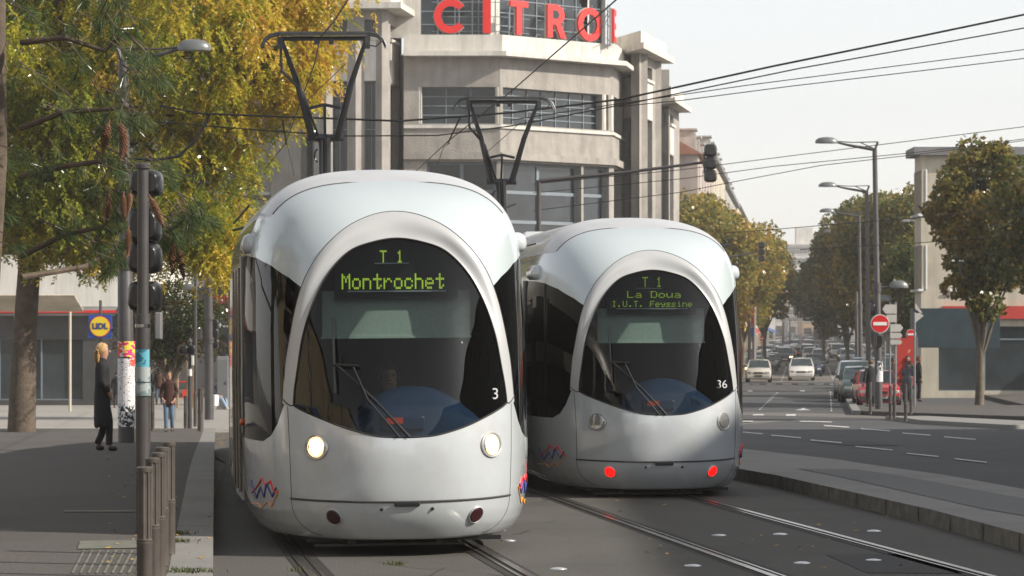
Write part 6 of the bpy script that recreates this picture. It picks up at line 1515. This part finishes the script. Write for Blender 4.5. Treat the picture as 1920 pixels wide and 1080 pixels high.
# near part of the queue
QC = [('boxy', 1398, 1446, 717, 'beige', 'beige hatchback at the head of the left lane', dict(plate='dark', bumper='beige')),
      ('hatch', 1478, 1527, 714, 'white', 'white hatchback with black grille at the head of the middle lane', dict(bumper='white')),
      ('hatch', 1393, 1436, 706, 'green', 'dark green car with one lit lamp right behind the beige hatchback', dict(lamp='L')),
      ('saloon', 1409, 1447, 699, 'purple', 'dark plum car two places behind the beige hatchback', {}),
      ('saloon', 1420, 1458, 696, 'black', 'black car three places behind the beige hatchback, offset to the right', {}),
      ('hatch', 1431, 1463, 689, 'navy', 'dark blue car left of the black people carrier', {}),
      ('mpv', 1456, 1488, 681, 'black', 'tall black people carrier with one lit headlamp between the lanes', dict(lamp='R', bumper='black')),
      ('hatch', 1502, 1540, 706, 'navy', 'dark blue hatchback half behind the leading white hatchback', dict(bumper='navy')),
      ('mpv', 1508, 1546, 699, 'purple', 'dark purple people carrier behind the dark blue hatchback', dict(bumper='purple')),
      ('hatch', 1521, 1553, 682, 'white', 'white hatchback with a big mirror behind the purple people carrier', dict(bumper='white')),
      ('mpv', 1504, 1534, 679, 'silver', 'silver people carrier directly left of the white hatchback with a big mirror', dict(bumper='silver')),
      ('hatch', 1486, 1505, 668, 'lilac', 'pale violet car right of the black people carrier', dict(lamp='L')),
      ('hatch', 1574, 1606, 682, 'steel', 'grey blue hatchback alone in the right lane before the parked cars', dict(bumper='steel')),
      ('hatch', 1500, 1515, 652, 'blue', 'bright blue car in the middle of the queue', {}), ('saloon', 1519, 1537, 661, 'silver', 'silver car with pale bonnet behind the silver people carrier', {})]
for kd, a, b, yb, c, lab, kw in QC: car_px(kd, a, b, yb, c, lab, **kw)
car_px('hatch', 1396, 1434, 688, 'white', 'white hatchback turned sideways at the left, behind the beige one', rz=math.radians(50), bumper='white')
car_px('hatch', 1398, 1424, 676, 'white', 'white car by the left kerb under the plane tree, behind the sideways one'); car_px('saloon', 1424, 1446, 673, 'grey', 'grey car by the left kerb beside the no entry sign')
# parked at the right
g = ground_at(1647, 766); r = put_car('boxy', g + Vector((.05, 0, 0)), -math.atan(.05), 'red', 'red hatchback parked behind the lamp post and bollards at right', 'cars parked at the right', name='parked_car', scale=1.0)
t = text('plate_text', '10-69', .10, M_white, r, (.18, -.068, .40), ext=.001)
for o in kids(r):
    if o.name.startswith('number_plate'): o.material_slots[0].link = 'OBJECT'; o.material_slots[0].material = M_plateb
g = Vector((xat(1618, 117), 117, gz(117))); put_car('hatch', g, -.06, 'green', 'dark green hatchback parked just left of the red one', 'cars parked at the right', name='parked_car')
g = Vector((xat(1607, 124), 124, gz(124))); put_car('mpv', g, -.08, 'silver', 'silver people carrier parked behind the dark green hatchback', 'cars parked at the right', name='parked_car', scale=.98)
g = Vector((xat(1625, 150), 150, gz(150))); r = put_car('hatch', g, -.09, 'steel', 'steel blue parked car with its tailgate raised behind the silver people carrier', 'cars parked at the right', name='parked_car')
q = MB(); q.slab([(-.68, 0), (.68, 0), (.6, .14), (.3, .2), (-.3, .2), (-.6, .14)], (0, 3.6, 1.5), (1, 0, 0), (0, .9, .43), (0, -.43, .9), .05); q.build('tailgate', CP['steel'], r)
for i, (px, Y, kd, c, lab) in enumerate(((1668, 142, 'mpv', 'silver', 'silver people carrier parked behind the red hatchback and the standing man'), (1690, 150, 'hatch', 'white', 'white car parked behind the group of people at right'), (1712, 158, 'hatch', 'grey', 'grey car parked furthest right behind the people'), (1640, 168, 'saloon', 'white', 'white saloon parked behind the tallest lamp posts'), (1660, 178, 'mpv', 'navy', 'navy people carrier parked far back on the right'))):
    put_car(kd, Vector((xat(px, Y), Y, gz(Y))), -.10, c, lab, 'cars parked at the right', name='parked_car')
# the far queue in lanes (lateral offset a, distance b)
cl = ['silver', 'grey', 'navy', 'white', 'steel', 'black', 'silver', 'blue', 'green', 'silver', 'beige', 'grey', 'red', 'white', 'lilac']
adj = {'silver': 'silver', 'grey': 'dark grey', 'navy': 'navy', 'white': 'white', 'steel': 'grey blue', 'black': 'black', 'blue': 'blue', 'green': 'dark green', 'beige': 'beige', 'red': 'red', 'lilac': 'pale violet', 'purple': 'plum'}
ordn = ['first', 'second', 'third', 'fourth', 'fifth', 'sixth', 'seventh', 'eighth', 'ninth', 'tenth', 'eleventh', 'twelfth', 'thirteenth', 'fourteenth', 'fifteenth', 'sixteenth', 'seventeenth', 'eighteenth', 'nineteenth', 'twentieth']
def lane(name, a, b0, b1, gap, parked=False, skip=0.0, seed=1):
    rnd = random.Random(seed); b = b0; cnt = {}
    while b < b1:
        if rnd.random() >= skip:
            c = rnd.choice(cl); cnt[c] = cnt.get(c, 0) + 1; kd = rnd.choice(['hatch', 'hatch', 'saloon', 'mpv', 'boxy', 'suv'] + (['van'] if b > 400 else []))
            x = a + rnd.gauss(0, .18) + TANB * b
            put_car(kd, Vector((x, b, gz(b))), -math.atan(TANB) + rnd.gauss(0, .01), c, '%s %s car back from the crossing in the %s' % (ordn[cnt[c] - 1], adj[c], name), 'cars in the far part of the ' + name, far=True,
                    lamp=('both' if rnd.random() < .06 else None) if not parked else None, bumper=c if rnd.random() < .7 else None, name='parked_car' if parked else 'car')
        b += gap * rnd.uniform(.85, 1.3)
lane('middle lane of the queue', 0.0, 346, 900, 10, seed=4, skip=.05)
lane('lane left of the middle', -2.4, 318, 820, 12, seed=11, skip=.15)
lane('row along the left kerb', -4.6, 262, 760, 8.5, True, seed=5, skip=.12)
lane('oncoming right lane', 4.0, 330, 820, 14, seed=9, skip=.15)
lane('row along the right kerb', 7.0, 292, 700, 8.5, True, seed=8, skip=.15)
for b, c in ((840, 'white'), (930, 'silver')):
    put_car('van', Vector((-3.6 + TANB * b, b, gz(b))), -math.atan(TANB), c, 'far off %s van driving alone on the left of the hill' % c, 'vans on the hill', far=True, lamp='L')
for k, src in SRC_OF.items():
    for o in src[::-1]: bpy.data.objects.remove(o)
# two scooters between the lanes
for px, y, lab in ((1483, 650, 'scooter with rider and red light left of the bright blue car'), (1497.5, 650, 'scooter with rider directly left of the bright blue car bonnet')):
    Y = 330 if px < 1490 else 345; g = Vector((xat(px, Y), Y, gz(Y))); r = empty('scooter', g, 0, lab, 'scooter', 'scooters between the lanes')
    q = MB(); q.tube([(0, 1.0, .55), (0, .6, .3), (0, .1, .45), (0, 0, .95)], [.16, .14, .1, .06], 8); q.box((0, .8, .75), (.28, .6, .16)); q.tube([(-.3, .05, 1.0), (.3, .05, 1.0)], .025, 6); q.box((0, -.08, .85), (.3, .06, .35)); q.build('body', CP['black'], r, smooth=True)
    for yy in (-.1, 1.15):
        q = MB(); q.lathe([(.15, -.06), (.25, -.05), (.25, .05), (.15, .06)], (0, yy, .25), 14, Matrix.Rotation(PI / 2, 3, 'Y')); q.build('wheel', M_rubber, r, smooth=True)
    q = MB(); q.lathe([(.06, 0), (.04, .03)], (0, -.14, .85), 10, Matrix.Rotation(PI / 2, 3, 'X')); q.build('headlight', M_ctail, r)
# ------------------------------------------------------------------ people
def skin_obj(name, verts, edges, radii, m, parent, sub=2, root_i=0):
    me = bpy.data.meshes.new(name); me.from_pydata(verts, edges, []); me.materials.append(m)
    o = bpy.data.objects.new(name, me); COL.objects.link(o); o.parent = parent
    md = o.modifiers.new('skin', 'SKIN'); md.use_smooth_shade = True
    if not me.skin_vertices: me.skin_vertices.new() if hasattr(me.skin_vertices, 'new') else None
    bm = bmesh.new(); bm.from_mesh(me); ly = bm.verts.layers.skin.verify(); bm.verts.ensure_lookup_table()
    for i, v in enumerate(bm.verts):
        r = radii[i]; v[ly].radius = r if isinstance(r, tuple) else (r, r); v[ly].use_root = (i == root_i)
    bm.to_mesh(me); bm.free()
    s = o.modifiers.new('sub', 'SUBSURF'); s.levels = sub; s.render_levels = sub
    return o
def cloth(n, c): return mat('cloth_' + n, c, .9, 0, .12, 6, .3, 40)
def chain(V, E, R, pts, rad, start=None):
    """append a chain of points; returns indices"""
    idx = []; prev = start
    for p, r in zip(pts, rad):
        V.append(tuple(p)); R.append(r); i = len(V) - 1
        if prev is not None: E.append((prev, i))
        prev = i; idx.append(i)
    return idx
def person(loc, rz, h, label, top, legs, hair, pose='walk', coat='short', group=None, hands='pocket', hairlen='short', bag=None, legs_shown=True, scale_w=1.0):
    r = empty('person', loc, rz, label, 'person', group); u = h / 1.75
    sit = pose == 'sit'; lean = {'walk': .0, 'stand': .0, 'sit': .10, 'bend': .42}.get(pose, 0)
    hz = .50 if sit else .93
    def Q(x, y, z): return Vector((x * u * scale_w, y * u, z * u))
    pel = Q(0, 0, hz); 
    def T(z, x=0, y=0):    # torso point z above the pelvis, leaning forwards (-y)
        return Q(x, -math.sin(lean) * z + y * math.cos(lean), hz + math.cos(lean) * z)
    if sit: hipd = [(.09, -.02, .50), (.11, -.44, .52), (.11, -.48, .28), (.11, -.46, .08), (.11, -.60, .04)], [(-.09, -.02, .50), (-.12, -.42, .50), (-.13, -.62, .28), (-.13, -.74, .10), (-.13, -.88, .09)]
    elif pose == 'walk': hipd = [(.085, 0, .90), (.09, -.05, .50), (.085, .03, .24), (.085, .10, .09), (.09, -.03, .035)], [(-.085, 0, .90), (-.08, -.10, .50), (-.075, -.10, .25), (-.075, -.10, .08), (-.08, -.24, .035)]
    else: hipd = [(.09, 0, .90), (.11, -.02, .50), (.11, 0, .25), (.115, .02, .08), (.12, -.12, .035)], [(-.09, 0, .90), (-.11, -.01, .50), (-.115, 0, .25), (-.12, .02, .08), (-.13, -.12, .035)]
    arms = []
    for sg in (1, -1):
        sh = T(.46, sg * .165)
        if hands == 'pocket': a = [sh, T(.23, sg * .235, .03), T(.03, sg * .185, -.09), T(-.01, sg * .16, -.11)]
        elif hands == 'front': a = [sh, T(.24, sg * .25, -.02), T(.20, sg * .12, -.22), T(.20, sg * .06, -.28)]
        elif hands == 'lap': a = [sh, T(.24, sg * .24, -.06), T(.10, sg * .14, -.28), T(.08, sg * .06, -.33)]
        else: a = [sh, T(.22, sg * .24, .02), T(-.02, sg * .26, -.05), T(-.10, sg * .26, -.08)]
        arms.append(a)
    neck = T(.56)
    # body: one continuous skinned mesh
    V, E, R = [], [], []
    k = chain(V, E, R, [pel, T(.18), T(.36), T(.50), neck, T(.62, 0, -.005), T(.69, 0, -.012), T(.765, 0, -.005), T(.81)], [(.135 * u, .10 * u), (.12 * u, .09 * u), (.135 * u, .10 * u), (.07 * u, .06 * u), .048 * u, (.066 * u, .074 * u), (.078 * u, .092 * u), (.072 * u, .088 * u), (.045 * u, .055 * u)])
    for a in arms:
        d = (a[3] - a[2]).normalized(); ii = chain(V, E, R, a[:3] + [a[2] + d * .09 * u], [.04 * u, .034 * u, .027 * u, (.035 * u, .018 * u)], k[3])
        wr = a[2] + d * .09 * u; sx = Vector((1, 0, 0)) if abs(d.x) < .8 else Vector((0, 0, 1)); sd_ = d.cross(Vector((0, 1, 0))).normalized()
        dn = d.cross(sd_).normalized()
        for q_ in range(4):   # fingers
            o_ = sd_ * (q_ - 1.5) * .018 * u; L2 = (.062, .072, .068, .052)[q_] * u; chain(V, E, R, [wr + d * .03 * u + o_, wr + d * (.03 * u + L2 * .6) + o_ + dn * .008 * u, wr + d * (.03 * u + L2) + o_ + dn * .022 * u], [.009 * u, .008 * u, .007 * u], ii[-1])
        chain(V, E, R, [wr + sd_ * .035 * u, wr + sd_ * .05 * u + d * .04 * u], [.010 * u, .008 * u], ii[-1])
    for L_ in hipd: chain(V, E, R, [Q(*p) for p in L_], [.085 * u, .055 * u, .05 * u, .035 * u, .03 * u], k[0])
    skin_obj('body', V, E, R, M_skin, r)
    hd = MB()   # face features on the head: nose, ears
    f = Vector((0, -1, 0)); hc = T(.718, 0, -.01)
    hd.tube([hc + Vector((0, -.088 * u, .018 * u)), hc + Vector((0, -.112 * u, -.022 * u))], [.008 * u, .016 * u], 6)
    for sg in (-1, 1): hd.tube([hc + Vector((sg * .078 * u, .0, .02 * u)), hc + Vector((sg * .088 * u, .012 * u, -.015 * u))], [.012 * u, .008 * u], 6)
    hd.build('face', M_skin, r, smooth=True)
    hd = MB()
    for sg in (-1, 1): hd.box(hc + Vector((sg * .032 * u, -.088 * u, .022 * u)), (.024 * u, .012 * u, .009 * u)); hd.box(hc + Vector((sg * .032 * u, -.088 * u, .042 * u)), (.034 * u, .010 * u, .006 * u))
    hd.build('eyes', M_black, r)
    hd = MB(); hd.box(hc + Vector((0, -.090 * u, -.048 * u)), (.045 * u, .012 * u, .009 * u)); hd.build('mouth', mat('lip', (.30, .10, .08), .5, 0, 0), r)
    # trousers
    V, E, R = [], [], []
    k0 = chain(V, E, R, [Q(0, 0, hz + .05), Q(0, 0, hz)], [(.14 * u, .105 * u), (.14 * u, .11 * u)])
    for L_ in hipd: chain(V, E, R, [Q(*p) for p in L_[:4]], [.098 * u, .072 * u, .062 * u, .062 * u], k0[1])
    if legs_shown: skin_obj('trousers', V, E, R, cloth(*legs), r)
    for L_ in hipd:
        V, E, R = [], [], []; a, t = Q(*L_[3]), Q(*L_[4]); chain(V, E, R, [a + Vector((0, .03 * u, -.03 * u)), (a + t) / 2 + Vector((0, 0, -.015 * u)), t], [.056 * u, .052 * u, .046 * u]); skin_obj('shoe', V, E, R, M_black if legs[0] != 'jeanslight' else M_white, r, 1)
    # jacket with sleeves
    V, E, R = [], [], []
    lo = {'short': -.10, 'hip': -.20, 'long': -.55}[coat]
    pts = [T(.52), T(.455), T(.36), T(.18), T(0)]; rad = [(.06 * u, .06 * u), (.115 * u, .095 * u), (.16 * u, .125 * u), (.15 * u, .12 * u), (.17 * u, .135 * u)]
    if not sit: pts.append(Q(0, 0, hz + lo)); rad.append((.175 * u + (.03 if coat == 'long' else 0), .14 * u))
    rg = [(T(z, 0, .01), rx, ry) for z, rx, ry in ((.60, .062, .066), (.555, .072, .074), (.52, .125, .092), (.49, .172, .108), (.44, .180, .118), (.34, .172, .126), (.18, .150, .118), (.05, .168, .130), (-.02, .178, .135))]
    if not sit: rg += [(Q(0, .01, hz + lo * .5), .182 + (.01 if coat == 'long' else 0), .14), (Q(0, .01, hz + lo), .186 + (.03 if coat == 'long' else 0), .145), (Q(0, .01, hz + lo), .15, .12)]
    jb = MB(); NJ = 22
    for j, (c_, rx, ry) in enumerate(rg):
        for i in range(NJ):
            a_ = 2 * PI * i / NJ; q_ = 1 + (.018 * math.sin(3 * a_ + j * 1.3) + .015 * math.sin(7 * a_ - j)) * (j > 3)
            jb.v.append(tuple(c_ + Vector((math.cos(a_) * rx * u * scale_w * q_, math.sin(a_) * ry * u * q_, (.012 * u * math.sin(5 * a_)) if j > 9 else 0))))
    for j in range(len(rg) - 1):
        for i in range(NJ): jb.f.append((j * NJ + i, j * NJ + (i + 1) % NJ, (j + 1) * NJ + (i + 1) % NJ, (j + 1) * NJ + i)); jb.m.append(0)
    jk = jb.build('jacket', cloth(*top), r, smooth='all'); sb_ = jk.modifiers.new('sub', 'SUBSURF'); sb_.levels = 1; sb_.render_levels = 1
    for a in arms:
        V, E, R = [], [], []; chain(V, E, R, [a[0] + Vector((-.03 * (1 if a[0].x > 0 else -1) * u, 0, .0)), a[0], a[1], a[2]], [.06 * u, .068 * u, .058 * u, .048 * u]); skin_obj('sleeve', V, E, R, cloth(*top), r)
    # hair: shell over the crown and back of the head
    V, E, R = [], [], []
    hm_ = mat('hair_' + hair[0], hair[1], .6, 0, .3, 60, .5, 90); hb = MB(); cx = T(.742, 0, .016); NU, NV = 20, 14
    for j in range(NV):
        for i in range(NU):
            ps = []
            for a, b_ in ((i, j), (i + 1, j), (i + 1, j + 1), (i, j + 1)):
                th, ph = 2 * PI * a / NU, PI * b_ / NV; rr = 1 + .05 * math.sin(5 * th + 3 * ph)
                ps.append(cx + Vector((.093 * math.cos(th) * math.sin(ph) * rr, .108 * math.sin(th) * math.sin(ph) * rr, .112 * math.cos(ph) * rr)) * u)
            c_ = (ps[0] + ps[2]) / 2 - cx
            if c_.y < -.055 * u and c_.z < .038 * u: continue
            if c_.z < -.07 * u and hairlen == 'short': continue
            hb.add(ps, [(0, 1, 2, 3)])
    hb.build('hair', hm_, r, smooth='all')
    if hairlen != 'short':
        hp = [T(.72, 0, .06), T(.62, 0, .085), T(.52, 0, .095)]; hr = [(.085 * u, .05 * u), (.09 * u, .04 * u), (.06 * u, .025 * u)]
        if hairlen == 'blown': hp += [T(.58, -.10, .10), T(.70, -.22, .12), T(.74, -.32, .10)]; hr += [(.06 * u, .05 * u), (.04 * u, .05 * u), (.012 * u, .02 * u)]
        V, E, R = [], [], []; chain(V, E, R, hp, hr); skin_obj('hair_length', V, E, R, hm_, r, 1)
    if bag: 
        q = MB(); q.box(Q(*bag[0]), [v * u for v in bag[1]], taper=.8); q.build('bag', bag[2], r, bevel=.04)
    return r
DK = ('dark', (.02, .014, .01)); BL = ('blonde', (.48, .30, .13)); BR = ('brown', (.10, .05, .02))
jeans = ('jeans', (.10, .16, .24)); dark = ('black', (.012, .012, .014)); jl = ('jeanslight', (.25, .32, .42))
g = ground_at(317, 809, .15); person(g, 0, 113 / F * g.y, 'young woman in a dark brown fleece jacket and blue jeans walking towards the camera', ('brownfleece', (.055, .022, .018)), jeans, DK, 'walk', 'hip', hands='pocket', hairlen='short')
g = ground_at(193, 845, .15); person(g, math.radians(100), 1.68, 'person with wind blown blonde hair in a long black coat at the left edge', dark, dark, BL, 'walk', 'long', hairlen='blown', hands='pocket')
g = ground_at(298, 758); hgt = 68 / F * g.y; person(g, PI, hgt, 'person in a brown jacket and jeans seen from behind, left of the walking woman', ('brown', (.07, .03, .022)), jeans, DK, 'stand', 'short', hands='down', hairlen='long')
g = ground_at(283, 757); person(g, PI, hgt * .99, 'person in a black jacket with backpack seen from behind, nearest the blue stickered pole', dark, dark, BR, 'stand', 'short', hands='down', bag=((0, .2, 1.25), (.32, .2, .45), M_black))
g = ground_at(219, 765); person(g, PI, hgt * .95, 'dark clothed person with a pale plastic bag behind the poster pole', dark, dark, DK, 'stand', 'hip', hands='down', bag=((-.26, -.05, .62), (.26, .12, .38), M_white))
g = ground_at(407, 768); person(g, math.radians(48), 1.45, 'person in light jeans and black top sitting with legs stretched out, white bag beside', ('navytop', (.03, .03, .05)), jl, DK, 'sit', 'short', hands='lap', bag=((-.32, -.25, .40), (.3, .25, .5), M_white))
g = ground_at(430, 762); person(g, math.radians(-10), 1.45, 'person in a dark jacket sitting bent forward beside the tram shelter', ('grey', (.05, .055, .06)), ('brownleg', (.05, .025, .02)), BR, 'sit', 'short', hands='lap')
g = ground_at(1633, 772, .05); g = Vector((xat(1632, 104), 104, gz(104) + .13)); person(g, math.radians(200), 1.66, 'person in a long black coat standing at the left of the large lamp post', dark, dark, BR, 'stand', 'long', hands='down')
g = Vector((xat(1675, 117), 117, gz(117) + .02)); person(g, math.radians(70), 1.76, 'dark haired man in a dark brown jacket behind the red car bonnet', ('darkbrown', (.03, .02, .017)), dark, DK, 'stand', 'short', hands='front')
g = Vector((xat(1700, 111), 111, gz(111) + .15)); person(g, math.radians(150), 1.60, 'person in a grey hooded coat bending forward at the right', ('greycoat', (.09, .09, .10)), dark, BR, 'bend', 'long', hands='front')
g = Vector((xat(1703, 116), 116, gz(116) + .15)); person(g, math.radians(-20), 1.72, 'man in a flat cap and dark grey jacket behind the bending person', ('slate', (.07, .075, .085)), ('slatejean', (.04, .05, .08)), DK, 'stand', 'short', hands='front')
g = Vector((xat(1723, 112), 112, gz(112) + .15)); person(g, math.radians(90), 1.70, 'red haired person in black at the right edge behind the thin post', dark, dark, ('red', (.20, .06, .02)), 'stand', 'hip', hands='down')
for px, Y, h, lab in ((1483, 330, 1.5, 'dark rider on the scooter left of the bright blue car'), (1497.5, 345, 1.5, 'dark rider on the scooter beside the bright blue car bonnet')):
    g = Vector((xat(px, Y), Y + .75, gz(Y) + .42)); person(g, 0, 1.6, lab, dark, dark, DK, 'sit', 'short', hands='front', group='scooter riders')
# drivers
x, y = path(*N1, 1.75)[:2]; dv = person(Vector((x - .0, y, .20)), TH0, 1.72, 'tram driver in white shirt and dark jacket behind the near windshield', ('shirt', (.10, .10, .12)), dark, DK, 'sit', 'short', hands='lap')
V, E, R = [], [], []; chain(V, E, R, [(0, -.06, 1.0), (0, -.08, 1.075)], [.10, .075]); skin_obj('shirt_collar', V, E, R, M_white, dv, 1)
# ------------------------------------------------------------------ haze
hz_ = MB(); hz_.bb((-700, -110, -5), (900, 1700, 60)); o = hz_.build('haze', M_white); o['kind'] = 'stuff'
hm = bpy.data.materials.new('haze_volume'); hm.use_nodes = True; nt = hm.node_tree
for n in list(nt.nodes): nt.nodes.remove(n)
ou = nt.nodes.new('ShaderNodeOutputMaterial'); pv = nt.nodes.new('ShaderNodeVolumePrincipled'); pv.inputs['Color'].default_value = (.92, .90, .88, 1); pv.inputs['Density'].default_value = .00045; pv.inputs['Anisotropy'].default_value = .3
nt.links.new(pv.outputs[0], ou.inputs['Volume']); o.data.materials.clear(); o.data.materials.append(hm)
